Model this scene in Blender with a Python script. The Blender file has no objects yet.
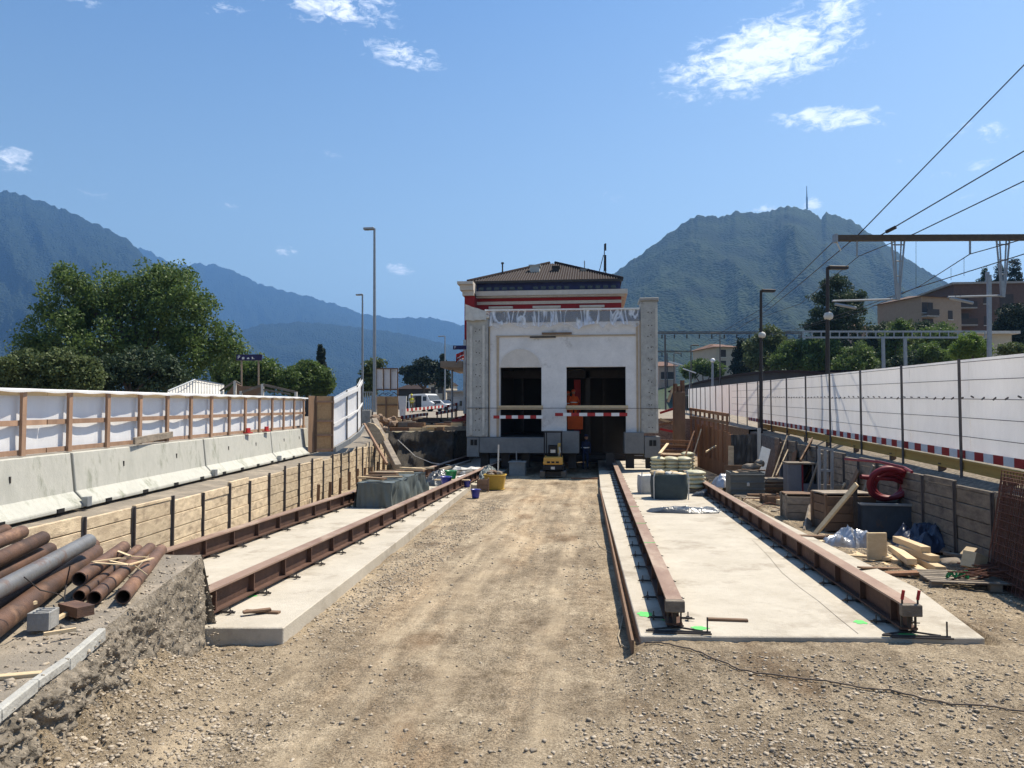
import bpy, math, random
from math import sin, cos, tan, pi, radians, sqrt
from mathutils import Vector, Matrix, noise
random.seed(7)
S = bpy.context.scene
COL = S.collection
# ---------------------------------------------------------------- camera
F = 765.0
YAW = math.atan(82 / F); PITCH = math.atan(32 / F); CAMZ = 2.85
cd = bpy.data.cameras.new('camera'); cam = bpy.data.objects.new('camera', cd); COL.objects.link(cam)
cd.sensor_width = 36; cd.lens = F / 1024 * 36; cd.clip_start = .1; cd.clip_end = 60000
cam.location = (0, 0, CAMZ); cam.rotation_euler = (pi / 2 + PITCH, 0, YAW)
S.camera = cam
# ---------------------------------------------------------------- light
SUN_AZ, SUN_EL = radians(50), radians(60)
sd = bpy.data.lights.new('sun', 'SUN'); sun = bpy.data.objects.new('sun', sd); COL.objects.link(sun)
sd.energy = 5.0; sd.angle = radians(.5); sd.color = (1, .90, .74)
sv = Vector((sin(SUN_AZ) * cos(SUN_EL), cos(SUN_AZ) * cos(SUN_EL), sin(SUN_EL)))
sun.rotation_euler = sv.to_track_quat('Z', 'Y').to_euler(); sun.location = (20, 0, 40)
S.view_settings.view_transform = 'Standard'; S.view_settings.look = 'None'
S.view_settings.exposure = 0.82; S.view_settings.gamma = 1
S.cycles.use_denoising = True
S.cycles.max_bounces = 6; S.cycles.diffuse_bounces = 3; S.cycles.glossy_bounces = 2
S.cycles.transparent_max_bounces = 12; S.cycles.transmission_bounces = 4; S.cycles.volume_bounces = 0
S.cycles.caustics_reflective = False; S.cycles.caustics_refractive = False
SKY = .098

# ---------------------------------------------------------------- pixel helpers (layout only)
_f = Vector((-sin(YAW) * cos(PITCH), cos(YAW) * cos(PITCH), sin(PITCH)))
_r = Vector((cos(YAW), sin(YAW), 0)); _u = _r.cross(_f)
_h = Vector((-sin(YAW), cos(YAW), 0))
CP = Vector((0, 0, CAMZ))
def ray(px, py): return _f * F + _r * (px - 512) + _u * (384 - py)
def G(px, py, z=0.0):
    d = ray(px, py); return CP + d * ((z - CAMZ) / d.z)
def P(px, py, D):
    d = ray(px, py); return CP + d * (D / d.dot(_h))
def PY(px, py, y):
    d = ray(px, py); return CP + d * (y / d.y)

# ---------------------------------------------------------------- world: sky with clouds
def world():
    w = bpy.data.worlds.new('World'); S.world = w; w.use_nodes = True
    nt = w.node_tree; N = nt.nodes; L = nt.links; N.clear()
    out = N.new('ShaderNodeOutputWorld'); bg = N.new('ShaderNodeBackground')
    sky = N.new('ShaderNodeTexSky'); sky.sky_type = 'NISHITA'; sky.sun_disc = False
    sky.sun_elevation = SUN_EL; sky.sun_rotation = SUN_AZ; sky.air_density = 1.0; sky.dust_density = 1.6; sky.ozone_density = 2.2
    bg.inputs['Strength'].default_value = SKY
    tc = N.new('ShaderNodeTexCoord')
    def mth(op, a, b=None, c=None, clamp=False):
        n = N.new('ShaderNodeMath'); n.operation = op; n.use_clamp = clamp
        for i, v in enumerate((a, b, c)):
            if v is None: continue
            if isinstance(v, (int, float)): n.inputs[i].default_value = v
            else: L.new(v, n.inputs[i])
        return n.outputs[0]
    def dot(vec):
        n = N.new('ShaderNodeVectorMath'); n.operation = 'DOT_PRODUCT'; L.new(tc.outputs['Generated'], n.inputs[0])
        n.inputs[1].default_value = vec; return n.outputs['Value']
    mp = N.new('ShaderNodeMapping'); mp.inputs['Scale'].default_value = (1, 1, 2.3); mp.inputs['Rotation'].default_value = (0, .35, 0)
    L.new(tc.outputs['Generated'], mp.inputs[0])
    nz = N.new('ShaderNodeTexNoise'); nz.inputs['Scale'].default_value = 46; nz.inputs['Detail'].default_value = 9
    nz.inputs['Roughness'].default_value = .68; nz.inputs['Distortion'].default_value = .5; L.new(mp.outputs[0], nz.inputs['Vector'])
    nz2 = N.new('ShaderNodeTexNoise'); nz2.inputs['Scale'].default_value = 9; nz2.inputs['Detail'].default_value = 4; L.new(mp.outputs[0], nz2.inputs['Vector'])
    nn = mth('ADD', mth('MULTIPLY', nz.outputs[0], .82), mth('MULTIPLY', nz2.outputs[0], .18))
    clouds = [(762, 55, 112, 40, 1.0, -8), (835, 18, 50, 38, .75, -60), (828, 118, 66, 15, .9, 8), (335, 6, 85, 26, .75, 0), (404, 54, 52, 17, .8, 8), (225, 10, 26, 12, .6, 0),
              (14, 160, 24, 13, .95, 0), (401, 268, 19, 9, .95, 0), (285, 251, 15, 7, .9, 0), (985, 130, 40, 13, .6, 10), (975, 168, 60, 10, .5, -8), (898, 162, 26, 8, .4, 0), (1005, 190, 60, 12, .45, 0),
              (100, 193, 24, 7, .45, 0), (608, 196, 32, 8, .42, 10), (335, 155, 38, 8, .38, 5), (812, 203, 12, 9, .9, 0), (765, 210, 30, 7, .8, 0), (430, 318, 70, 12, .5, 4), (228, 205, 16, 5, .6, 0), (85, 0, 30, 8, .55, 0)]
    tot = None
    for (x, y, a, b, k, rot) in clouds:
        d = ray(x, y).normalized(); rr = d.cross(Vector((0, 0, 1))).normalized(); uu = rr.cross(d)
        t = radians(-rot); r2 = rr * cos(t) + uu * sin(t); u2 = -rr * sin(t) + uu * cos(t)
        X = dot(r2 * (F / a)); Y = dot(u2 * (F / b)); Z = dot(d)
        q = mth('SQRT', mth('ADD', mth('MULTIPLY', X, X), mth('MULTIPLY', Y, Y)))
        m = mth('MULTIPLY', mth('SUBTRACT', 1.0, q, clamp=True), mth('GREATER_THAN', Z, 0))
        m = mth('MULTIPLY', mth('MULTIPLY', mth('POWER', m, .55), k), 1.0)
        tot = m if tot is None else mth('MAXIMUM', tot, m)
    dens = mth('MULTIPLY', mth('SUBTRACT', mth('ADD', mth('MULTIPLY', tot, .40), nn), .69), 5.5, clamp=True)
    dens = mth('MULTIPLY', dens, mth('MULTIPLY', tot, 1.5, clamp=True))
    mx = N.new('ShaderNodeMix'); mx.data_type = 'RGBA'
    L.new(mth('MULTIPLY', dens, .86), mx.inputs[0]); 
    hs = N.new('ShaderNodeHueSaturation'); hs.inputs['Saturation'].default_value = 1.0; L.new(sky.outputs[0], hs.inputs['Color'])
    tn = N.new('ShaderNodeMix'); tn.data_type = 'RGBA'; tn.blend_type = 'MULTIPLY'; tn.inputs[0].default_value = 1; L.new(hs.outputs[0], tn.inputs[6]); gr = N.new('ShaderNodeValToRGB'); L.new(dot((0, 0, 1)), gr.inputs[0])
    gr.color_ramp.elements[0].position = .06; gr.color_ramp.elements[0].color = (1.42, 1.32, 1.0, 1); gr.color_ramp.elements[1].position = .52; gr.color_ramp.elements[1].color = (.53, .72, .86, 1)
    L.new(gr.outputs[0], tn.inputs[7])
    L.new(tn.outputs[2], mx.inputs[6]); mx.inputs[7].default_value = (9.2, 9.4, 9.8, 1)
    L.new(mx.outputs[2], bg.inputs['Color']); L.new(bg.outputs[0], out.inputs[0])
world()

# ---------------------------------------------------------------- materials
M = {}
def mat(name, c1, c2=None, scale=3.0, rough=.8, metal=0.0, bump=0.0, bscale=40.0, spec=.3, c3=None, s3=.8, f3=.5, alpha=1.0, trans=0.0, detail=6, stretch=(1, 1, 1), world=False, transl=0.0, contrast=.25, speck=.35, vary=.0):
    m = bpy.data.materials.new(name); m.use_nodes = True; nt = m.node_tree; N = nt.nodes; L = nt.links
    b = N['Principled BSDF']; b.inputs['Roughness'].default_value = rough; b.inputs['Metallic'].default_value = metal
    b.inputs['Specular IOR Level'].default_value = spec
    c2 = c2 or tuple(v * .8 for v in c1)
    tc = N.new('ShaderNodeTexCoord'); oi = N.new('ShaderNodeObjectInfo')
    src = tc.outputs['Object']
    vm = N.new('ShaderNodeVectorMath'); vm.operation = 'MULTIPLY_ADD'; cx = N.new('ShaderNodeCombineXYZ')
    if not world:
        for i in range(3): L.new(oi.outputs['Random'], cx.inputs[i])
        L.new(cx.outputs[0], vm.inputs[0]); vm.inputs[1].default_value = (53, 37, 71); L.new(src, vm.inputs[2]); src = vm.outputs[0]
    mp = N.new('ShaderNodeMapping'); mp.inputs['Scale'].default_value = stretch; L.new(src, mp.inputs[0])
    n1 = N.new('ShaderNodeTexNoise'); n1.inputs['Scale'].default_value = scale; n1.inputs['Detail'].default_value = detail; n1.inputs['Roughness'].default_value = .62; L.new(mp.outputs[0], n1.inputs[0])
    r1 = N.new('ShaderNodeValToRGB'); r1.color_ramp.elements[0].position = .5 - contrast; r1.color_ramp.elements[1].position = .5 + contrast
    r1.color_ramp.elements[0].color = (*c2, 1); r1.color_ramp.elements[1].color = (*c1, 1); L.new(n1.outputs[0], r1.inputs[0])
    col = r1.outputs[0]
    if c3:
        n3 = N.new('ShaderNodeTexNoise'); n3.inputs['Scale'].default_value = s3; n3.inputs['Detail'].default_value = 7; n3.inputs['Roughness'].default_value = .7; L.new(mp.outputs[0], n3.inputs[0])
        r3 = N.new('ShaderNodeValToRGB'); r3.color_ramp.elements[0].position = f3; r3.color_ramp.elements[1].position = min(1, f3 + .14); L.new(n3.outputs[0], r3.inputs[0])
        mx = N.new('ShaderNodeMix'); mx.data_type = 'RGBA'; L.new(r3.outputs[0], mx.inputs[0]); L.new(col, mx.inputs[6]); mx.inputs[7].default_value = (*c3, 1); col = mx.outputs[2]
    sp = N.new('ShaderNodeTexNoise'); sp.inputs['Scale'].default_value = max(9, scale * 6); sp.inputs['Detail'].default_value = 8; sp.inputs['Roughness'].default_value = .75; L.new(mp.outputs[0], sp.inputs[0])
    ma = N.new('ShaderNodeMath'); ma.operation = 'MULTIPLY_ADD'; L.new(sp.outputs[0], ma.inputs[0]); ma.inputs[1].default_value = speck; ma.inputs[2].default_value = 1 - speck / 2 - vary / 2
    mb = N.new('ShaderNodeMath'); mb.operation = 'MULTIPLY_ADD'; L.new(oi.outputs['Random'], mb.inputs[0]); mb.inputs[1].default_value = vary; L.new(ma.outputs[0], mb.inputs[2])
    hv = N.new('ShaderNodeHueSaturation'); L.new(mb.outputs[0], hv.inputs['Value']); L.new(col, hv.inputs['Color']); col = hv.outputs[0]
    L.new(col, b.inputs['Base Color'])
    if bump:
        nb = N.new('ShaderNodeTexNoise'); nb.inputs['Scale'].default_value = bscale; nb.inputs['Detail'].default_value = 5; L.new(mp.outputs[0], nb.inputs[0])
        bp = N.new('ShaderNodeBump'); bp.inputs['Strength'].default_value = bump; bp.inputs['Distance'].default_value = .02; L.new(nb.outputs[0], bp.inputs['Height']); L.new(bp.outputs[0], b.inputs['Normal'])
    if alpha < 1: b.inputs['Alpha'].default_value = alpha
    if trans: b.inputs['Transmission Weight'].default_value = trans
    if transl:
        tb = N.new('ShaderNodeBsdfTranslucent'); L.new(col, tb.inputs[0]); ms = N.new('ShaderNodeMixShader'); ms.inputs[0].default_value = transl
        L.new(b.outputs[0], ms.inputs[1]); L.new(tb.outputs[0], ms.inputs[2]); L.new(ms.outputs[0], N['Material Output'].inputs[0])
    M[name] = m; return m
mat('concrete_light', (.60, .575, .52), (.46, .44, .40), 2.5, .9, bump=.25, bscale=60, c3=(.38, .36, .32), s3=1.3, f3=.52)
mat('concrete_slab', (.50, .455, .38), (.39, .35, .285), 1.3, .92, bump=.4, bscale=50, c3=(.31, .27, .215), s3=.9, f3=.53, speck=.4)
mat('concrete_barrier', (.52, .51, .46), (.37, .37, .33), 2.2, .88, bump=.2, bscale=45, c3=(.26, .27, .22), s3=2.2, f3=.54, stretch=(1, 1, .45), vary=.12)
mat('concrete_grey', (.34, .33, .31), (.22, .22, .21), 3.5, .9, bump=.35, bscale=35, c3=(.15, .15, .15), s3=2, f3=.58)
mat('concrete_block', (.22, .22, .21), (.15, .15, .15), 2, .85, bump=.2, bscale=30)
mat('plaster', (.77, .745, .72), (.60, .585, .57), 1.3, .92, bump=.3, bscale=30, c3=(.38, .36, .335), s3=.9, f3=.585, speck=.3)
mat('plaster_trim', (.50, .40, .29), (.38, .30, .22), 4, .9)
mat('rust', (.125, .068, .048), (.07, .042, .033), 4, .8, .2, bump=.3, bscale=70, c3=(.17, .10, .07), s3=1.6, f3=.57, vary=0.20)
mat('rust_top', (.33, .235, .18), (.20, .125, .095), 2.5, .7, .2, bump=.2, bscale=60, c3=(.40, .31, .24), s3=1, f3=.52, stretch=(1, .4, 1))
mat('rust_pipe', (.18, .10, .066), (.085, .055, .043), 2.6, .6, .3, bump=.3, bscale=60, c3=(.27, .16, .10), s3=1.8, f3=.55, vary=.5, speck=.5, contrast=.15)
mat('grey_pipe', (.23, .235, .24), (.15, .14, .13), 3, .5, .5, bump=.2, bscale=40, c3=(.16, .085, .055), s3=2.4, f3=.55)
mat('steel_dark', (.06, .05, .047), (.035, .032, .03), 5, .6, .4)
mat('steel_post', (.15, .135, .13), (.08, .07, .068), 5, .6, .3)
mat('galv', (.32, .34, .36), (.24, .26, .28), 5, .5, .5)
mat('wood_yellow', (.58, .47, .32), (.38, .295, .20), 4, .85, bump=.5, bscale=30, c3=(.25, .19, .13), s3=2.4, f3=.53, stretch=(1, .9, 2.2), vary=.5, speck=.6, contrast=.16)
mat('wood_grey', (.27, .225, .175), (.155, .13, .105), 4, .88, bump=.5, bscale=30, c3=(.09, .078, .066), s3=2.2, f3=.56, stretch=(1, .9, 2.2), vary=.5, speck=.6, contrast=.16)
mat('wood_new', (.66, .52, .33), (.52, .38, .22), 5, .8, bump=.15, bscale=30, stretch=(1, .3, 3), vary=0.25)
mat('wood_fence', (.38, .245, .165), (.25, .155, .105), 5, .85, bump=.15, bscale=30, stretch=(1, 1, .3), vary=0.30)
mat('wood_brown', (.22, .135, .085), (.13, .085, .055), 4, .85, bump=.3, bscale=35, c3=(.09, .06, .045), s3=2, f3=.6, stretch=(1, 1, .3), vary=0.35)
mat('wood_rust', (.29, .15, .08), (.16, .085, .05), 4, .85, bump=.3, bscale=35, stretch=(3, 3, .3), vary=0.40)
mat('wood_beam_yellow', (.60, .35, .09), (.46, .27, .07), 3, .7, bump=.1, bscale=30, stretch=(1, .3, 3))
mat('osb', (.50, .33, .17), (.34, .20, .10), 14, .8, bump=.2, bscale=30)
mat('fabric_white', (.86, .86, .86), (.74, .74, .75), 1.5, .7, bump=.5, bscale=7, transl=.28, stretch=(1, 1, .4), speck=.12)
mat('fabric_right', (.90, .87, .84), (.74, .715, .69), .9, .7, bump=.5, bscale=7, transl=.36, speck=.15, stretch=(1, 1, .4))
mat('white_paint', (.78, .78, .77), (.66, .66, .65), 4, .5)
mat('red_paint', (.40, .028, .025), (.30, .022, .022), 4, .55)
mat('red_wall', (.30, .022, .024), (.23, .018, .02), 2, .85)
mat('cream', (.60, .53, .45), (.48, .42, .36), 3, .85)
mat('eave_blue', (.025, .035, .12), (.018, .025, .085), 3, .6)
mat('roof_tile', (.045, .032, .028), (.028, .02, .019), 6, .95, bump=.3, bscale=20, spec=.1)
mat('glass_dark', (.03, .035, .04), (.02, .022, .03), 1, .12, spec=.6)
mat('black', (.012, .012, .013), (.008, .008, .009), 5, .6)
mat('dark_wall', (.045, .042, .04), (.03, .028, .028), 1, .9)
mat('plastic_clear', (.62, .65, .7), (.42, .45, .52), 7, .12, alpha=.42, bump=.8, bscale=9, spec=.9)
mat('tarp_grey', (.105, .125, .12), (.07, .085, .085), 3, .5, bump=.3, bscale=14, spec=.5)
mat('tarp_dark', (.05, .055, .06), (.03, .034, .04), 4, .3, bump=.4, bscale=18, spec=.7)
mat('tarp_blue', (.03, .045, .085), (.018, .026, .05), 4, .4, bump=.4, bscale=16, spec=.5)
mat('foil', (.55, .56, .58), (.35, .36, .38), 5, .3, .4, bump=.5, bscale=16)
mat('cloth_crate', (.055, .075, .08), (.035, .05, .055), 6, .7, bump=.2, bscale=50)
mat('bag_white', (.62, .61, .57), (.45, .44, .41), 5, .7, bump=.4, bscale=20)
mat('bag_yellow', (.58, .53, .30), (.40, .40, .34), 6, .5, bump=.3, bscale=14, c3=(.10, .11, .13), s3=5, f3=.58, vary=0.25)
mat('bucket_blue', (.03, .04, .33), (.02, .03, .24), 4, .4, spec=.5)
mat('bucket_green', (.02, .26, .10), (.015, .19, .07), 4, .4, spec=.5)
mat('tub_yellow', (.55, .36, .06), (.40, .26, .05), 4, .45, c3=(.26, .2, .1), s3=3, f3=.6)
mat('digger_yellow', (.66, .36, .07), (.5, .28, .06), 4, .5, c3=(.28, .2, .1), s3=5, f3=.62)
mat('hose_red', (.19, .016, .028), (.13, .012, .02), 5, .5, spec=.35)
mat('bin_blue', (.05, .065, .085), (.03, .04, .055), 3, .6, c3=(.10, .065, .045), s3=2, f3=.6)
mat('skip_grey', (.13, .145, .14), (.09, .10, .10), 3, .55, c3=(.17, .14, .10), s3=2.5, f3=.62)
mat('cabinet', (.17, .18, .21), (.11, .12, .14), 3, .5, c3=(.12, .07, .06), s3=2.5, f3=.6)
mat('mesh_rust', (.17, .075, .05), (.10, .045, .032), 6, .85)
mat('rope', (.45, .38, .28), (.34, .28, .2), 9, .8)
mat('cable', (.20, .15, .11), (.13, .1, .075), 9, .8)
mat('green_paint', (.10, .62, .14), (.14, .48, .14), 10, .8)
mat('sign_navy', (.022, .016, .085), (.016, .012, .06), 2, .4)
mat('orange', (.75, .12, .02), (.6, .09, .015), 5, .7)
mat('hivis', (.62, .60, .06), (.5, .48, .05), 5, .7)
mat('workwear', (.18, .15, .07), (.12, .10, .05), 5, .8)
mat('workwear_blue', (.02, .03, .07), (.015, .02, .05), 5, .8)
mat('skin', (.42, .23, .15), (.36, .19, .12), 5, .5)
mat('house_beige', (.34, .26, .19), (.28, .21, .15), 2, .9)
mat('house_brown', (.125, .082, .068), (.09, .06, .05), 2, .9)
mat('house_cream', (.50, .44, .34), (.42, .37, .29), 2, .9)
mat('house_pink', (.50, .36, .28), (.42, .31, .24), 2, .9)
mat('roof_red', (.17, .095, .07), (.12, .07, .052), 3, .9)
mat('shutter', (.06, .05, .045), (.04, .035, .03), 3, .7)
mat('bark', (.10, .08, .06), (.065, .05, .04), 6, .9, bump=.4, bscale=20)
mat('leaf', (.135, .20, .05), (.06, .10, .03), 1.1, .55, transl=.38, contrast=.18, spec=.35)
mat('leaf_olive', (.13, .165, .06), (.075, .10, .04), 1.2, .6, transl=.3, contrast=.18)
mat('leaf_bright', (.17, .25, .05), (.09, .15, .03), 1.2, .55, transl=.35, contrast=.18)
mat('leaf_dark', (.06, .09, .042), (.032, .052, .028), 1.1, .65, transl=.25, contrast=.18)
mat('leaf_conifer', (.03, .05, .03), (.016, .028, .018), 1.1, .7, transl=.1)
mat('clay', (.25, .21, .165), (.15, .125, .10), 3, .9, bump=.4, bscale=20)
mat('debris_mix', (.34, .24, .16), (.15, .10, .075), 3, .85)

def ground_mat():
    m = bpy.data.materials.new('site_dirt'); m.use_nodes = True; nt = m.node_tree; N = nt.nodes; L = nt.links
    b = N['Principled BSDF']; b.inputs['Roughness'].default_value = .95; b.inputs['Specular IOR Level'].default_value = .15
    tc = N.new('ShaderNodeTexCoord'); src = tc.outputs['Object']
    def nz(sc, det=8, ro=.65, st=(1, 1, 1), rot=0):
        mp = N.new('ShaderNodeMapping'); mp.inputs['Scale'].default_value = st; mp.inputs['Rotation'].default_value = (0, 0, rot); L.new(src, mp.inputs[0])
        n = N.new('ShaderNodeTexNoise'); n.inputs['Scale'].default_value = sc; n.inputs['Detail'].default_value = det; n.inputs['Roughness'].default_value = ro; L.new(mp.outputs[0], n.inputs[0]); return n.outputs[0]
    def ramp(v, a, c, ca, cb):
        r = N.new('ShaderNodeValToRGB'); r.color_ramp.elements[0].position = a; r.color_ramp.elements[1].position = c
        r.color_ramp.elements[0].color = (*ca, 1); r.color_ramp.elements[1].color = (*cb, 1); L.new(v, r.inputs[0]); return r.outputs[0]
    def mix(f, a, c, mode='MIX'):
        x = N.new('ShaderNodeMix'); x.data_type = 'RGBA'; x.blend_type = mode
        if isinstance(f, float): x.inputs[0].default_value = f
        else: L.new(f, x.inputs[0])
        L.new(a, x.inputs[6]); L.new(c, x.inputs[7]); return x.outputs[2]
    base = ramp(nz(.55), .36, .66, (.27, .215, .15), (.475, .395, .285))
    sand = ramp(nz(7), .3, .7, (.43, .325, .21), (.54, .42, .285))
    sf = ramp(nz(.5, 6, .6, (1.5, .28, 1)), .50, .62, (0, 0, 0), (1, 1, 1))
    sx = N.new('ShaderNodeSeparateXYZ'); L.new(src, sx.inputs[0])
    def bell(c, wd):
        a = N.new('ShaderNodeMath'); a.operation = 'SUBTRACT'; L.new(sx.outputs[0], a.inputs[0]); a.inputs[1].default_value = c
        q = N.new('ShaderNodeMath'); q.operation = 'ABSOLUTE'; L.new(a.outputs[0], q.inputs[0])
        r = N.new('ShaderNodeMapRange'); r.inputs[1].default_value = wd * .5; r.inputs[2].default_value = wd * 1.5; r.inputs[3].default_value = 1; r.inputs[4].default_value = 0; L.new(q.outputs[0], r.inputs[0]); return r.outputs[0]
    mu = N.new('ShaderNodeMath'); mu.operation = 'MULTIPLY'; L.new(sf, mu.inputs[0]); L.new(bell(-1.6, 1.6), mu.inputs[1])
    c = mix(mu.outputs[0], base, sand)
    coarse = ramp(nz(5.5, 6, .7), .36, .64, (.74, .72, .69), (1.16, 1.16, 1.16))
    mm = N.new('ShaderNodeMix'); mm.data_type = 'RGBA'; mm.blend_type = 'MULTIPLY'; mm.inputs[0].default_value = 1; L.new(c, mm.inputs[6]); L.new(coarse, mm.inputs[7]); c = mm.outputs[2]
    fine = ramp(nz(38, 9, .8), .38, .62, (.34, .32, .30), (1.42, 1.42, 1.42))
    mul = N.new('ShaderNodeMix'); mul.data_type = 'RGBA'; mul.blend_type = 'MULTIPLY'; mul.inputs[0].default_value = 1; L.new(c, mul.inputs[6]); L.new(fine, mul.inputs[7]); c = mul.outputs[2]
    vo = N.new('ShaderNodeTexVoronoi'); vo.inputs['Scale'].default_value = 38; L.new(src, vo.inputs[0])
    st = ramp(vo.outputs['Distance'], .12, .28, (1, 1, 1), (0, 0, 0))
    gate = ramp(nz(1.7), .45, .62, (0, 0, 0), (1, 1, 1))
    m2 = N.new('ShaderNodeMath'); m2.operation = 'MULTIPLY'; L.new(st, m2.inputs[0]); L.new(gate, m2.inputs[1])
    stc = ramp(nz(60, 2), .3, .7, (.16, .15, .14), (.58, .55, .5))
    c = mix(m2.outputs[0], c, stc)
    wob = nz(.22, 3, .5, (.2, 1, 1)); bands = None
    for (cx_, wd_, amp_) in ((-3.6, .16, 2.2), (-1.9, .16, 2.2), (-.55, .13, .8), (-2.5, .13, .8)):
        t1 = N.new('ShaderNodeMath'); t1.operation = 'MULTIPLY_ADD'; L.new(wob, t1.inputs[0]); t1.inputs[1].default_value = -amp_ * 1.6; L.new(sx.outputs[0], t1.inputs[2])
        t2 = N.new('ShaderNodeMath'); t2.operation = 'ADD'; L.new(t1.outputs[0], t2.inputs[0]); t2.inputs[1].default_value = -cx_ + amp_ * .8
        t3 = N.new('ShaderNodeMath'); t3.operation = 'ABSOLUTE'; L.new(t2.outputs[0], t3.inputs[0])
        t4 = N.new('ShaderNodeMapRange'); t4.inputs[1].default_value = wd_ * .6; t4.inputs[2].default_value = wd_ * 1.7; t4.inputs[3].default_value = 1; t4.inputs[4].default_value = 0; L.new(t3.outputs[0], t4.inputs[0])
        if bands is None: bands = t4.outputs[0]
        else:
            t5 = N.new('ShaderNodeMath'); t5.operation = 'MAXIMUM'; L.new(bands, t5.inputs[0]); L.new(t4.outputs[0], t5.inputs[1]); bands = t5.outputs[0]
    t6 = N.new('ShaderNodeMath'); t6.operation = 'MULTIPLY'; L.new(bands, t6.inputs[0]); L.new(ramp(nz(1.3, 5), .35, .6, (.1, .1, .1), (.75, .75, .75)), t6.inputs[1])
    c = mix(t6.outputs[0], c, ramp(nz(15), .3, .7, (.42, .33, .22), (.58, .47, .33)))
    damp = ramp(nz(.75, 6, .6, (1, .5, 1)), .56, .68, (1, 1, 1), (.60, .53, .48))
    mm = N.new('ShaderNodeMix'); mm.data_type = 'RGBA'; mm.blend_type = 'MULTIPLY'; mm.inputs[0].default_value = 1; L.new(c, mm.inputs[6]); L.new(damp, mm.inputs[7]); c = mm.outputs[2]
    track = ramp(nz(3.2, 5, .6, (1.6, .12, 1)), .38, .62, (.84, .83, .82), (1.1, 1.1, 1.1))
    mm = N.new('ShaderNodeMix'); mm.data_type = 'RGBA'; mm.blend_type = 'MULTIPLY'; mm.inputs[0].default_value = 1; L.new(c, mm.inputs[6]); L.new(track, mm.inputs[7]); c = mm.outputs[2]
    L.new(c, b.inputs['Base Color'])
    hb = N.new('ShaderNodeMath'); hb.operation = 'ADD'; L.new(nz(34, 8, .75), hb.inputs[0]); L.new(m2.outputs[0], hb.inputs[1])
    bp = N.new('ShaderNodeBump'); bp.inputs['Strength'].default_value = 1.0; bp.inputs['Distance'].default_value = .035; L.new(hb.outputs[0], bp.inputs['Height']); L.new(bp.outputs[0], b.inputs['Normal'])
    M['dirt'] = m
ground_mat()
mat('bank_earth', (.27, .23, .18), (.11, .095, .075), 9, .95, bump=1.0, bscale=40, c3=(.42, .38, .32), s3=16, f3=.58, world=True, speck=1.1, contrast=.16)
mat('shaded_earth', (.085, .075, .062), (.03, .028, .026), 3, .95, bump=1.0, bscale=20, c3=(.14, .125, .105), s3=5, f3=.6, world=True, speck=1.0)  # earth darkened so the colour carries the shade on the pit face
mat('stone', (.50, .43, .34), (.21, .175, .135), 5, .95, bump=.2, bscale=40, world=True, contrast=.14, speck=.5, spec=.1)
mat('far_ground', (.12, .125, .075), (.07, .08, .045), .02, .95, world=True)
mat('asphalt_worn', (.26, .225, .18), (.16, .14, .115), 3, .95, bump=.6, bscale=50, c3=(.33, .28, .22), s3=.9, f3=.5, world=True)

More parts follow.
